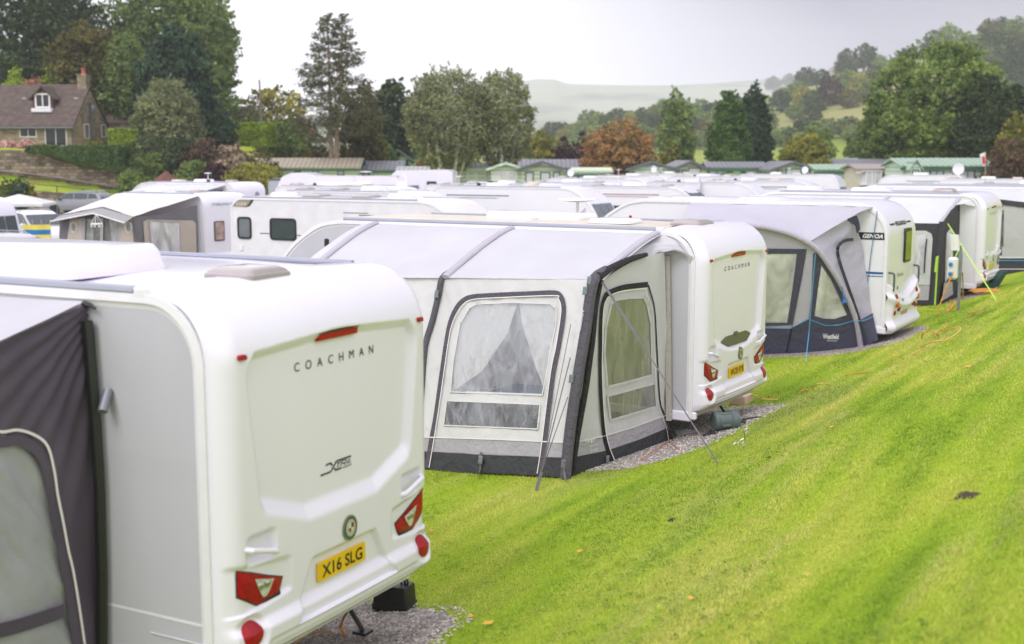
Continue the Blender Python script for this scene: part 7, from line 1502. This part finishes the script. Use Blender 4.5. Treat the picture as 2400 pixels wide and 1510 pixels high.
SHAPES = dict(broad=[(0, .35), (.15, .75), (.4, 1), (.7, .85), (.9, .5), (1, .15)], dome=[(0, .8), (.3, 1), (.65, .85), (.88, .5), (1, .15)], cone=[(0, .88), (.15, 1), (.4, .92), (.65, .72), (.85, .42), (1, .05)], column=[(0, .5), (.15, .85), (.5, 1), (.8, .7), (1, .15)],
              vase=[(0, .4), (.12, .75), (.35, 1), (.6, 1), (.82, .82), (.94, .5), (1, .15)], shrub=[(0, .8), (.3, 1), (.7, .85), (1, .35)], low=[(0, 1), (.5, .95), (1, .6)], egg=[(0, .85), (.2, 1), (.45, .97), (.7, .78), (.87, .5), (1, .15)])
def limbs(b, rng, h0, h, w, r, n, base=0.):
    for i in range(n):
        a = 2 * math.pi * (i + rng.random() * .6) / n; z = h0 + (h - h0) * (.05 + .45 * rng.random()); e = w * (.45 + .35 * rng.random())
        b.tube(chain([(0, 0, z * .8), (e * .35 * math.cos(a), e * .35 * math.sin(a), z + (h - z) * .25), (e * math.cos(a), e * math.sin(a), z + (h - z) * .62)], 3), [r * .45 * (1 - k / 7.5) + .02 for k in range(7)], 5)
TS = [0]
def tree(px, ytop, wpx, Y, kind, m, label, n=9000, leaf=.16, clumps=60, cr=.34, trunk=.28, zb=None, fill=.38, name='tree', cat='tree', group=None, bark=None, stems=1, up=.25, x=None, jit=.9, trunk_r=None, lean=0.):
    TS[0] += 1; rng = np.random.default_rng(TS[0] * 17 + 5); X = (px - 1200) / FPX * Y / 1.009 if x is None else x
    z0 = H(X, Y) if zb is None else zb; top = aty(px, ytop, Y).z; h = max(.6, top - z0); w = wpx * Y / FPX / 2
    o = empty(name, (X, Y, z0), rng.random() * 6.28 if stems == 1 else 0, label, cat, group)
    C, u, tn = crown_pts(rng, SHAPES[kind], n, w, h * (1 - trunk) * .97, clumps, cr, h * trunk, fill, .15 if up < .5 else 1.6)
    V, F = leaves(rng, C, u, leaf, up, jit); npmesh('crown', V, F, LM[m], o, attr=tn)
    b = MB(); r = trunk_r or max(.06, w * .055)
    if stems == 1:
        b.tube(chain([(0, 0, -.2), (.03 * w, 0, h * .3), (-.02 * w, .02 * w, h * .6), (0, 0, h * .85)], 3), [r * (1.15 - k / 10.) for k in range(10)], 8); limbs(b, rng, h * max(.12, trunk), h, w, r, 7)
    else:
        for i in range(stems):
            a = (i - (stems - 1) / 2) / stems; dx = a * w * 1.5
            fy = -w * (.55 if i % 2 else .3); b.tube(chain([(a * .5, 0, -.2), (a * w * .5, fy * .3, h * .18), (dx * .75, fy * 1.1, h * .42), (dx, fy * .6, h * .8)], 4), [r * .62 * (1.2 - k / 13.) for k in range(13)], 7)
            for j in range(3):
                z = h * (.32 + .14 * j); s_ = 1 if (i + j) % 2 else -1
                b.tube([(dx * .6, .2, z), (dx * .6 + s_ * w * .2, .2 * j, z + h * .14), (dx * .6 + s_ * w * .28, .2 * j, z + h * .3)], [r * .25, r * .15, r * .05], 5)
    b.build('trunk', bark or BARK, o); return o
# left wood behind the house
WG = 'trees of the wood behind the stone house'
tree(45, -95, 380, 140, 'broad', 'dark', 'tallest dark-leaved tree in the far left corner behind the house', 22000, .24, 120, .26, .12)
tree(175, -30, 230, 132, 'broad', 'dark', 'dark green tree rising behind the house dormer', 12000, .22, 70, .3, .1)
tree(215, 45, 210, 124, 'broad', 'olive', 'brown-tinged chestnut tree directly above the house chimney', 14000, .22, 70, .28, .08)
tree(305, 75, 150, 122, 'broad', 'light', 'bright green tree between the chestnut and the rounded blue-green tree', 9000, .2, 50, .3, .1)
tree(418, 52, 190, 118, 'dome', 'blue', 'rounded blue-green tree with a dense domed crown', 17000, .2, 80, .26, .08)
tree(395, -90, 330, 145, 'broad', 'light', 'very tall pale green poplar at the right end of the wood', 26000, .22, 130, .22, .12)
tree(305, 130, 120, 128, 'dome', 'olive', 'low russet-olive tree just right of the house gable', 8000, .2, 40, .3, .05)
tree(470, -60, 190, 150, 'column', 'light', 'pale tall tree forming the right edge of the wood', 12000, .24, 70, .28, .12)
tree(490, 140, 130, 138, 'dome', 'light', 'yellowing lower tree at the right foot of the wood', 8000, .2, 46, .3, .05)
for i, (x, y, w_, Y) in enumerate([(120, 110, 200, 128), (260, 160, 160, 128), (345, 200, 150, 126), (450, 190, 160, 122), (20, 120, 200, 126)]):
    tree(x, y, w_, Y, 'dome', ('dark', 'dark', 'olive', 'blue', 'dark')[i], ('dark understorey tree above the house roof', 'dark understorey tree right of the chimney', 'olive understorey tree behind the pale willow', 'blue-green understorey tree below the tall poplar', 'dark understorey tree above the left end of the roof')[i], 8000, .2, 44, .3, .03)
tree(240, 140, 66, 127, 'cone', 'cyp', 'slender green conifer beside the house chimney', 7000, .12, 60, .3, .03)
tree(45, 154, 100, 121, 'cone', 'lime', 'left of two lime-yellow conifers showing above the roof', 9000, .13, 50, .3, .02, fill=.6, up=.9)
tree(125, 156, 92, 121, 'cone', 'lime', 'right of two lime-yellow conifers showing above the roof', 9000, .13, 50, .3, .02, fill=.6, up=.9)
tree(84, 172, 80, 119, 'dome', 'red', 'red-leaved small tree between the two yellow conifers', 4000, .12, 30, .3, .05)
# garden and slope
tree(398, 183, 180, 108, 'shrub', 'grey', 'silvery pale willow bush, largest shrub on the slope', 20000, .12, 110, .22, .04, zb=1.8, up=.8)
tree(516, 246, 84, 110, 'column', 'blue', 'dark holly tree right of the silvery willow', 7000, .13, 40, .32, .03, zb=2)
tree(395, 318, 200, 104, 'shrub', 'dark', 'dark spreading shrub beneath the silvery willow', 7000, .13, 36, .3, .02, name='shrub', cat='shrub')
tree(640, 205, 170, 150, 'broad', 'yel', 'thin sparse yellowing tree behind the wooden pole', 2600, .2, 30, .2, .2)
tree(575, 250, 110, 146, 'broad', 'birch', 'thin olive tree left of the wooden pole', 2600, .2, 26, .24, .15)
tree(665, 275, 130, 122, 'dome', 'mid', 'rounded mid-green shrub tree right of the clipped hedge', 9000, .15, 50, .3, .02)
tree(480, 325, 120, 103, 'shrub', 'brown', 'dry brown-green thicket on the slope', 5000, .12, 30, .3, .02, name='shrub', cat='shrub')
tree(540, 335, 110, 103, 'shrub', 'straw', 'straw-coloured tall grass clump on the slope', 9000, .12, 50, .25, .01, name='pampas_grass', cat='ornamental grass', up=2)
tree(610, 345, 90, 104, 'shrub', 'olive', 'orange-brown bush behind the tan lodge roof', 4000, .12, 26, .3, .02, name='shrub', cat='shrub')
tree(455, 375, 130, 98, 'shrub', 'mid', 'green bush below the thicket beside the gazebo', 4000, .12, 26, .3, .02, name='shrub', cat='shrub')
tree(505, 380, 90, 96, 'shrub', 'purple', 'dark wine-tinted bush left of the golden bush', 3500, .12, 24, .3, .02, name='shrub', cat='shrub')
tree(350, 355, 90, 101, 'shrub', 'mid', 'small bright bush at the end of the stone wall', 3500, .11, 24, .3, .02, name='shrub', cat='shrub')
tree(310, 398, 70, 97, 'low', 'mid', 'light ground-cover shrub draping the wall end', 3500, .10, 24, .35, .02, name='shrub', cat='shrub')
tree(598, 384, 172, 88, 'shrub', 'gold', 'big rounded golden-green bush behind the white caravans', 16000, .09, 70, .26, .02, name='shrub', cat='shrub')
for i, (x, y, w_) in enumerate([(15, 415, 60), (48, 412, 60), (2, 428, 40), (68, 430, 30)]):
    tree(x, y, w_, 76, 'dome', ('mid', 'blue', 'gold', 'yel')[i], ('clipped green bush at the left edge', 'clipped dark bush beside the sloping lawn', 'yellow-tinted low bush in front of the clipped bushes', 'small yellow bush right of the clipped bushes')[i], 3500, .07, 30, .35, .02, name='shrub', cat='shrub')
for i, (x, y, w_) in enumerate([(18, 330, 56), (62, 327, 44)]):
    tree(x, y, w_, 107.8, 'dome', 'pink', ('pink hydrangea at the left end above the stone wall', 'pink hydrangea nearer the ivy above the stone wall')[i], 1800, .09, 24, .4, .02, zb=3.9, name='hydrangea', cat='shrub')
tree(100, 341, 60, 108, 'low', 'gold', 'orange-flowered border above the ivy hedge', 1800, .07, 20, .4, .02, zb=3.9, name='flower_border', cat='flowers')
tree(225, 330, 56, 108.5, 'low', 'gold', 'yellow-flowered clump beside the laurel hedge', 1800, .07, 20, .4, .02, zb=3.9, name='flower_border', cat='flowers')
def hedge(name, pxa, pxb, ytop, ybot, Y, dep, m, label, n=9000, leaf=.09, slope=0.):
    rng = np.random.default_rng(int(pxa * 7 + ytop)); xa, xb = (pxa - 1200) / FPX * Y / 1.009, (pxb - 1200) / FPX * Y / 1.009; zt, zb_ = aty(pxa, ytop, Y).z, aty(pxb, ybot, Y).z
    o = empty(name, ((xa + xb) / 2, Y + dep / 2, zb_), 0, label, 'hedge'); L_, h = xb - xa, zt - zb_
    f = rng.integers(0, 4, n); f = np.where(rng.random(n) < .5, 0, f); u, v = rng.random(n), rng.random(n)
    X = np.where(f == 2, -L_ / 2, np.where(f == 3, L_ / 2, (u - .5) * L_)); Yv = np.where(f == 0, -dep / 2, np.where(f == 1, (v - .5) * dep, (u - .5) * dep)); Z = np.where(f == 1, h, v * h)
    bz = -slope * np.clip(.5 - X / L_ * 1.25, 0, 1); Z = Z + np.where(f == 1, 0, 0) ; Z = np.maximum(Z, bz * (Z < h * .98))
    bump = np.array([.18 * nz3(a, c, d, .9) + .08 * nz3(a, c, d, 3) for a, c, d in zip(X, Yv, Z)]); Nn = np.stack([np.where(f == 2, -1, np.where(f == 3, 1, 0)), np.where(f == 0, -1, 0), np.where(f == 1, 1, 0)], 1).astype(float)
    r = np.minimum(1, np.minimum(L_ / 2 - np.abs(X) + .1, h - Z + .1) / .5)
    C = np.stack([X, Yv, Z], 1) + Nn * bump[:, None] + rng.normal(0, .05, (n, 3)); C[:, 1] += (1 - np.clip(r, 0, 1)) * .3 * (f == 0)
    V, F = leaves(rng, C, Nn, leaf, .3, .7); npmesh('foliage', V, F, LM[m], o, attr=rng.random(n))
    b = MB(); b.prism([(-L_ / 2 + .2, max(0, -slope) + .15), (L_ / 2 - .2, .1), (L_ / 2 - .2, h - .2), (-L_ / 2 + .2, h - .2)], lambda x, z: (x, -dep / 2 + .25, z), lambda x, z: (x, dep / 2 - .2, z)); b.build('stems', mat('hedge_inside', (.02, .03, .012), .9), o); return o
hedge('ivy_hedge', 62, 292, 343, 402, 104.6, 1.6, 'ivy', 'dark ivy hedge hanging over the stone retaining wall', 12000, .09, slope=-1.75)
hedge('laurel_hedge', 256, 330, 306, 372, 107, 2.4, 'lime', 'glossy bright laurel hedge right of the stone house', 8000, .12)
hedge('clipped_hedge', 548, 634, 290, 342, 112, 2.5, 'lime', 'clipped hedge with a bright lime top near the wooden pole', 8000, .11)
# middle
def spruce(px, ytop, wpx, Y, label):
    rng = np.random.default_rng(99); X = (px - 1200) / FPX * Y / 1.009; z0 = H(X, Y); h = aty(px, ytop, Y).z - z0; w = wpx * Y / FPX / 2
    o = empty('spruce_tree', (X, Y, z0), 0, label, 'tree'); b = MB(); tops = ((-.35, 0, h), (.9, .2, h * .97))
    for k, (tx, ty, tz) in enumerate(tops): b.tube(chain([(k * .45 - .2, 0, -.2), (k * .5 - .22, 0, h * .3), (tx * .8, ty, h * .6), (tx, ty, tz)], 3), [.24 * (1.1 - j / 9.5) for j in range(10)], 7)
    C = []; U = []
    for i in range(190):
        t = .30 + .70 * ((i + rng.random()) / 190) ** .9; z = h * t; a = rng.random() * 6.28; s = tops[i % 2]; ln = w * min(1., (1.03 - t) * 1.9) * (.85 + .6 * rng.random()) + .3
        if t < .42: ln *= .8 if rng.random() < .75 else .3
        dr = -.10 - .30 * (1 - t); cx, cy = s[0] * t, s[1] * t; P = [(cx + ln * q * math.cos(a), cy + ln * q * math.sin(a), z + ln * (dr * math.sin(q * 2.4) + .12 * q * q)) for q in (0, .35, .7, 1)]
        b.tube(P, [.035, .025, .015, .006], 4)
        m_ = int(16 + ln * 33)
        for _ in range(m_):
            q = .22 + .85 * rng.random() ** .75; k = min(2.999, q * 3); j = int(k); f = k - j; p = Vector(P[j]).lerp(Vector(P[min(3, j + 1)]), f)
            C.append((p.x + rng.normal(0, .11 + .07 * ln * .5), p.y + rng.normal(0, .11 + .07 * ln * .5), p.z - abs(rng.normal(0, .18)))); U.append((rng.normal(0, .3), rng.normal(0, .3), -.2))
    C, U = np.array(C), np.array(U); V, F = leaves(rng, C, U, .13, -.1, 1., .35); npmesh('crown', V, F, LM['spruce'], o, attr=np.clip(rng.random(len(C)) * .8 + .2 * rng.random(len(C)), 0, 1)); b.build('trunk', SPB, o)
spruce(783, 30, 155, 108, 'tall gappy spruce with two reddish trunks')
tree(850, 178, 110, 112, 'cone', 'olive', 'olive-brown conifer right beside the tall spruce', 9000, .16, 60, .32, .05)
tree(922, 178, 120, 124, 'broad', 'dark', 'dark green tree between the spruce and the birches', 11000, .18, 60, .32, .08)
tree(975, 225, 70, 130, 'broad', 'mid', 'narrow green tree touching the left birch', 5000, .18, 40, .32, .08)
tree(705, 270, 90, 128, 'broad', 'brown', 'brownish small tree left of the spruce', 4500, .17, 30, .3, .1)
tree(1052, 155, 205, 98, 'vase', 'birch', 'larger left birch with white branching stems', 30000, .10, 170, .2, .25, fill=.5, stems=5, bark=BIRCHB, up=.9, trunk_r=.34, zb=-.3)
tree(1176, 160, 150, 99.5, 'vase', 'birch', 'smaller right birch with white stems', 21000, .10, 110, .22, .28, fill=.5, stems=3, bark=BIRCHB, up=.9, trunk_r=.3, zb=-.3)
for i, (x, y, w_, Y, mm) in enumerate([(745, 340, 90, 118, 'olive'), (830, 345, 110, 118, 'light'), (905, 335, 60, 117, 'mid'), (1010, 355, 90, 116, 'orange'), (950, 375, 30, 112, 'blue'), (655, 330, 80, 116, 'mid')]):
    tree(x, y, w_, Y, 'shrub', mm, ('olive hedge bush left of the spruce trunks', 'long green bush right of the spruce trunks', 'green rounded bush by the upper lodge', 'rusty red bush left of the birch stems', 'tiny dark conifer beside the upper green lodge', 'green bush above the tan lodge roof')[i], 5000, .12, 34, .3, .02, name='shrub', cat='shrub')
tree(1265, 305, 120, 140, 'dome', 'gold', 'olive-gold tree right of the birches', 7000, .2, 44, .32, .03)
tree(1228, 330, 60, 128, 'dome', 'mid', 'small green tree behind the right birch', 3500, .18, 24, .32, .03)
tree(1322, 318, 54, 132, 'column', 'purple', 'left of two small purple-leaved trees', 3500, .16, 30, .34, .08)
tree(1366, 308, 66, 136, 'column', 'purple', 'right of two small purple-leaved trees', 4000, .16, 30, .34, .08)
tree(1447, 280, 185, 106, 'broad', 'orange', 'spreading orange-red maple above the green lodges', 13000, .12, 80, .22, .2, fill=.2, trunk_r=.2)
tree(1405, 300, 90, 107, 'dome', 'red', 'pinkish red tree joined to the left of the orange maple', 6000, .12, 34, .3, .2)
tree(1584, 203, 92, 150, 'column', 'light', 'tall feathery pale green poplar in the centre distance', 11000, .18, 90, .24, .05, up=.9)
tree(1572, 320, 64, 126, 'cone', 'gold', 'small golden conifer in front of the pale poplar', 3500, .15, 30, .32, .03)
tree(1707, 208, 104, 112, 'egg', 'cyp', 'dense egg-shaped green cypress', 34000, .11, 160, .2, .01, fill=.7, trunk_r=.2)
tree(1764, 188, 96, 122, 'egg', 'blue', 'darker pointed conifer just behind the cypress', 20000, .13, 110, .24, .01, fill=.6)
tree(1884, 308, 130, 118, 'broad', 'gold', 'orange-gold tree in front of the hillside field', 8000, .16, 44, .3, .12)
tree(2018, 300, 90, 158, 'dome', 'mid', 'green bushy tree left of the big ash', 5000, .22, 34, .32, .03)
tree(1905, 285, 110, 175, 'dome', 'light', 'green rounded tree behind the gold tree', 5000, .24, 36, .32, .03)
tree(2100, 325, 120, 150, 'dome', 'brown', 'dull brown tree left of the ash trunk', 5000, .2, 34, .3, .03)
tree(2190, 92, 330, 122, 'broad', 'mid', 'very large ash tree on the right with a wide leafy crown', 40000, .17, 110, .26, .12, fill=.10, trunk_r=.55)
tree(2060, 220, 100, 124, 'dome', 'mid', 'outlying left limb tree of the big ash', 8000, .17, 50, .3, .25)
tree(2300, 165, 150, 116, 'broad', 'dark', 'dark green tree at the right of the ash', 13000, .17, 70, .28, .04)
tree(2370, 190, 140, 106, 'broad', 'dark', 'dark leafy tree at the right frame edge', 12000, .15, 66, .28, .04)
tree(2378, 258, 90, 92, 'broad', 'gold', 'yellow-leaved tree at the right edge above the brown hedge', 9000, .12, 60, .28, .04)
tree(2260, 300, 90, 118, 'dome', 'lime', 'bright green bush under the ash crown', 4500, .14, 30, .3, .03)
tree(2365, 320, 120, 84, 'shrub', 'brown', 'brown-red bush at the right edge behind the green lodge', 9000, .09, 50, .3, .02, name='shrub', cat='shrub')
tree(2230, 330, 130, 128, 'shrub', 'dark', 'dark thicket at the foot of the ash trunk', 5000, .15, 34, .3, .02, name='shrub', cat='shrub')
# ---- hillside trees: a few kinds built once, then copied one by one
def proto(kind, m, n, clumps, cr, seed, leaf=.085):
    rng = np.random.default_rng(seed); o = empty('hillside_tree', (0, 0, 0), 0, 'x', 'tree'); C, u, tn = crown_pts(rng, SHAPES[kind], n, 1., 1.5, clumps, cr, .22)
    V, F = leaves(rng, C, u, leaf, .25, .8, .7); npmesh('crown', V, F, LM[m], o, attr=tn); b = MB(); b.tube([(0, 0, -.4), (0, 0, .5), (.05, 0, 1.1)], [.07, .05, .02], 5); b.build('trunk', BARK, o); return o
PROT = {}
for i, (k, m) in enumerate([('dome', 'dark'), ('dome', 'mid'), ('broad', 'light'), ('dome', 'olive'), ('dome', 'purple'), ('broad', 'blue'), ('dome', 'gold'), ('shrub', 'mid')]): PROT[m if k != 'shrub' else 'bush'] = proto(k, m, 1500, 26, .36, 50 + i)
USED = set(); HG = 'trees scattered over the wooded hillside'
def hillhit(px, py):
    r = ray(px, py); t = 170.
    while t < 2200:
        p = CAM + r * t
        if p.z < H(p.x, p.y): return p
        t += 6 + t * .01
    return None
DESC = dict(dark='dark green', mid='mid-green', light='pale green', olive='olive-brown', purple='purple-brown', blue='blue-green', gold='golden-brown', bush='low green')
WHERE = {'flank': 'round tree in the wooded flank sloping down to the valley', 'crest': 'tree on the skyline of the right hill', 'belt': 'tree in the belt across the right hillside', 'foot': 'tree at the foot of the hillside field', 'steep': 'tree on the steep wooded slope at far right'}
def hill(px, py, wpx, m, zone):
    p = hillhit(px, py)
    if p is None: return
    s = wpx * p.y / FPX / 2; src = PROT[m]; o = copy_small(src); z = H(p.x, p.y) - .1 * s
    o.location = (p.x, p.y, z); o.scale = (s, s, s * random.uniform(.9, 1.25)); o.rotation_euler = (0, 0, random.random() * 6.28); o['label'] = DESC[m] + ' ' + WHERE[zone]; o['group'] = DESC[m] + ' trees, ' + zone
KMAP = {o: [c for c in bpy.data.objects if c.parent == o] for o in PROT.values()}
def copy_small(src):
    c = src.copy(); col.objects.link(c)
    for ch in KMAP[src]:
        d = ch.copy(); col.objects.link(d); d.parent = c
    return c
rnd = random.Random(5); pal = ['mid', 'light', 'dark', 'olive', 'mid', 'blue', 'light', 'gold']
def zone(poly, n, w0, w1, z, pal=pal, mind=15):
    pts = []; xs = [p[0] for p in poly]; ys = [p[1] for p in poly]; tries = 0
    while len(pts) < n and tries < 4000:
        tries += 1; x, y = rnd.uniform(min(xs), max(xs)), rnd.uniform(min(ys), max(ys))
        if inpoly(x, y, poly) and all((x - a) ** 2 + ((y - c) * 1.8) ** 2 > mind ** 2 for a, c in pts): pts.append((x, y)); hill(x, y, rnd.uniform(w0, w1), rnd.choice(pal), z)
zone([(1235, 352), (1300, 336), (1400, 310), (1480, 296), (1560, 286), (1700, 282), (1800, 278), (1800, 352), (1500, 360), (1250, 362)], 88, 40, 66, 'flank', mind=20)
for x, y, w_, m in [(1812, 213, 40, 'dark'), (1850, 208, 38, 'dark'), (1893, 205, 62, 'dark'), (1870, 210, 40, 'blue'), (1985, 178, 60, 'dark'), (2025, 170, 64, 'dark'), (2062, 165, 34, 'mid'), (2095, 162, 30, 'olive'), (2125, 150, 44, 'dark'), (2185, 130, 60, 'dark'), (2222, 122, 66, 'mid'), (2345, 84, 44, 'dark'), (2385, 92, 64, 'mid'), (2320, 112, 60, 'olive'), (2285, 125, 40, 'dark'), (1955, 185, 34, 'olive')]: hill(x, y, w_, m, 'crest')
for x, y, w_, m in [(1850, 252, 60, 'mid'), (1880, 262, 56, 'gold'), (1905, 268, 60, 'dark'), (1830, 270, 56, 'blue'), (1870, 232, 50, 'light'), (1945, 255, 66, 'purple'), (1990, 258, 56, 'olive'), (2012, 236, 60, 'gold'), (2040, 240, 60, 'mid'), (2062, 232, 60, 'purple'), (1985, 228, 60, 'mid'), (1925, 205, 46, 'dark'), (2050, 205, 56, 'dark'), (1905, 285, 46, 'dark'), (1862, 288, 50, 'light'), (1960, 210, 40, 'bush')]: hill(x, y, w_, m, 'belt')
zone([(1795, 350), (1800, 330), (1930, 322), (2060, 318), (2110, 350)], 16, 44, 60, 'foot', mind=18)
zone([(2250, 150), (2330, 110), (2420, 100), (2430, 300), (2300, 300), (2250, 250)], 34, 50, 74, 'steep', ['dark', 'mid', 'dark', 'olive', 'dark', 'blue'], 20)
for o in PROT.values():
    for c in KMAP[o]: bpy.data.objects.remove(c)
    bpy.data.objects.remove(o)
# ---------- light, sky, camera
def world():
    w = bpy.data.worlds.new('World'); bpy.context.scene.world = w; w.use_nodes = True; nt = w.node_tree; N = nt.nodes; L = nt.links
    bg = N['Background']; sky = N.new('ShaderNodeTexSky'); sky.sky_type = 'NISHITA'; sky.sun_disc = False
    sky.sun_elevation = R(48); sky.sun_rotation = R(215); L.new(sky.outputs[0], bg.inputs[0]); bg.inputs[1].default_value = .08
    # cloud sheet: near-white, thinner and brighter to the left, grey rain cloud over the hill to the right
    tc = N.new('ShaderNodeTexCoord'); sx = N.new('ShaderNodeSeparateXYZ'); L.new(tc.outputs['Generated'], sx.inputs[0])
    mr = N.new('ShaderNodeMapRange'); mr.interpolation_type = 'SMOOTHSTEP'; mr.inputs['From Min'].default_value = -.2; mr.inputs['From Max'].default_value = .48; L.new(sx.outputs['X'], mr.inputs[0])
    mz = N.new('ShaderNodeMapRange'); mz.inputs['From Min'].default_value = .02; mz.inputs['From Max'].default_value = .16; L.new(sx.outputs['Z'], mz.inputs[0])
    nz = N.new('ShaderNodeTexNoise'); nz.inputs['Scale'].default_value = 2.2; nz.inputs['Detail'].default_value = 5; L.new(tc.outputs['Generated'], nz.inputs['Vector'])
    my = N.new('ShaderNodeMapRange'); my.inputs['From Min'].default_value = .2; my.inputs['From Max'].default_value = .7; L.new(sx.outputs['Y'], my.inputs[0])
    m1 = N.new('ShaderNodeMath'); m1.operation = 'MULTIPLY'; L.new(mr.outputs[0], m1.inputs[0]); L.new(my.outputs[0], m1.inputs[1])
    md = N.new('ShaderNodeMath'); md.operation = 'MULTIPLY_ADD'; L.new(mz.outputs[0], md.inputs[0]); md.inputs[1].default_value = .45; md.inputs[2].default_value = .55
    m2 = N.new('ShaderNodeMath'); m2.operation = 'MULTIPLY'; L.new(m1.outputs[0], m2.inputs[0]); L.new(md.outputs[0], m2.inputs[1])
    m3 = N.new('ShaderNodeMath'); m3.operation = 'MULTIPLY_ADD'; L.new(nz.outputs['Fac'], m3.inputs[0]); m3.inputs[1].default_value = .12; L.new(m2.outputs[0], m3.inputs[2])
    rp = N.new('ShaderNodeValToRGB'); L.new(m3.outputs[0], rp.inputs[0]); e = rp.color_ramp.elements
    e[0].position = .05; e[0].color = (.97, .955, 1.04, 1); e[1].position = .68; e[1].color = (.15, .15, .21, 1)
    b2 = N.new('ShaderNodeBackground'); L.new(rp.outputs[0], b2.inputs[0]); b2.inputs[1].default_value = SKYS
    mx = N.new('ShaderNodeMixShader'); mx.inputs[0].default_value = .93; L.new(bg.outputs[0], mx.inputs[1]); L.new(b2.outputs[0], mx.inputs[2])
    L.new(mx.outputs[0], N['World Output'].inputs[0])
    try: w.cycles.sampling_method = 'MANUAL'; w.cycles.sample_map_resolution = 512
    except Exception: pass
SKYS = 1.25
world()
sd = bpy.data.lights.new('sun', 'SUN'); sd.energy = 1.0; sd.angle = R(25); sd.color = (1, .985, .96)
so = bpy.data.objects.new('sun', sd); col.objects.link(so)
# sun behind and left of the photographer, high
dv = Vector((math.sin(R(215)) * math.cos(R(48)), math.cos(R(215)) * math.cos(R(48)), math.sin(R(48))))
so.rotation_euler = dv.to_track_quat('Z', 'Y').to_euler(); so.location = (-20, -20, 40)
cd = bpy.data.cameras.new('camera'); cam = bpy.data.objects.new('camera', cd); col.objects.link(cam)
cam.location = CAM; cam.rotation_euler = (R(90) - PITCH, 0, 0); cd.sensor_width = 36; cd.lens = 36 * FPX / 2400
cd.clip_start = .05; cd.clip_end = 9000; cd.dof.use_dof = True; cd.dof.focus_distance = 13.5; cd.dof.aperture_fstop = 1.6
sc = bpy.context.scene; sc.camera = cam
sc.view_settings.view_transform = 'Standard'; sc.view_settings.look = 'None'; sc.view_settings.gamma = 1; sc.view_settings.exposure = .50
sc.render.engine = 'CYCLES'; sc.cycles.use_denoising = True
try: sc.cycles.denoiser = 'OPENIMAGEDENOISE'
except Exception: pass
sc.cycles.max_bounces = 7; sc.cycles.diffuse_bounces = 3; sc.cycles.glossy_bounces = 3; sc.cycles.transparent_max_bounces = 12; sc.cycles.volume_bounces = 2
sc.cycles.caustics_reflective = False; sc.cycles.caustics_refractive = False
sc.render.resolution_x = 1024; sc.render.resolution_y = 644
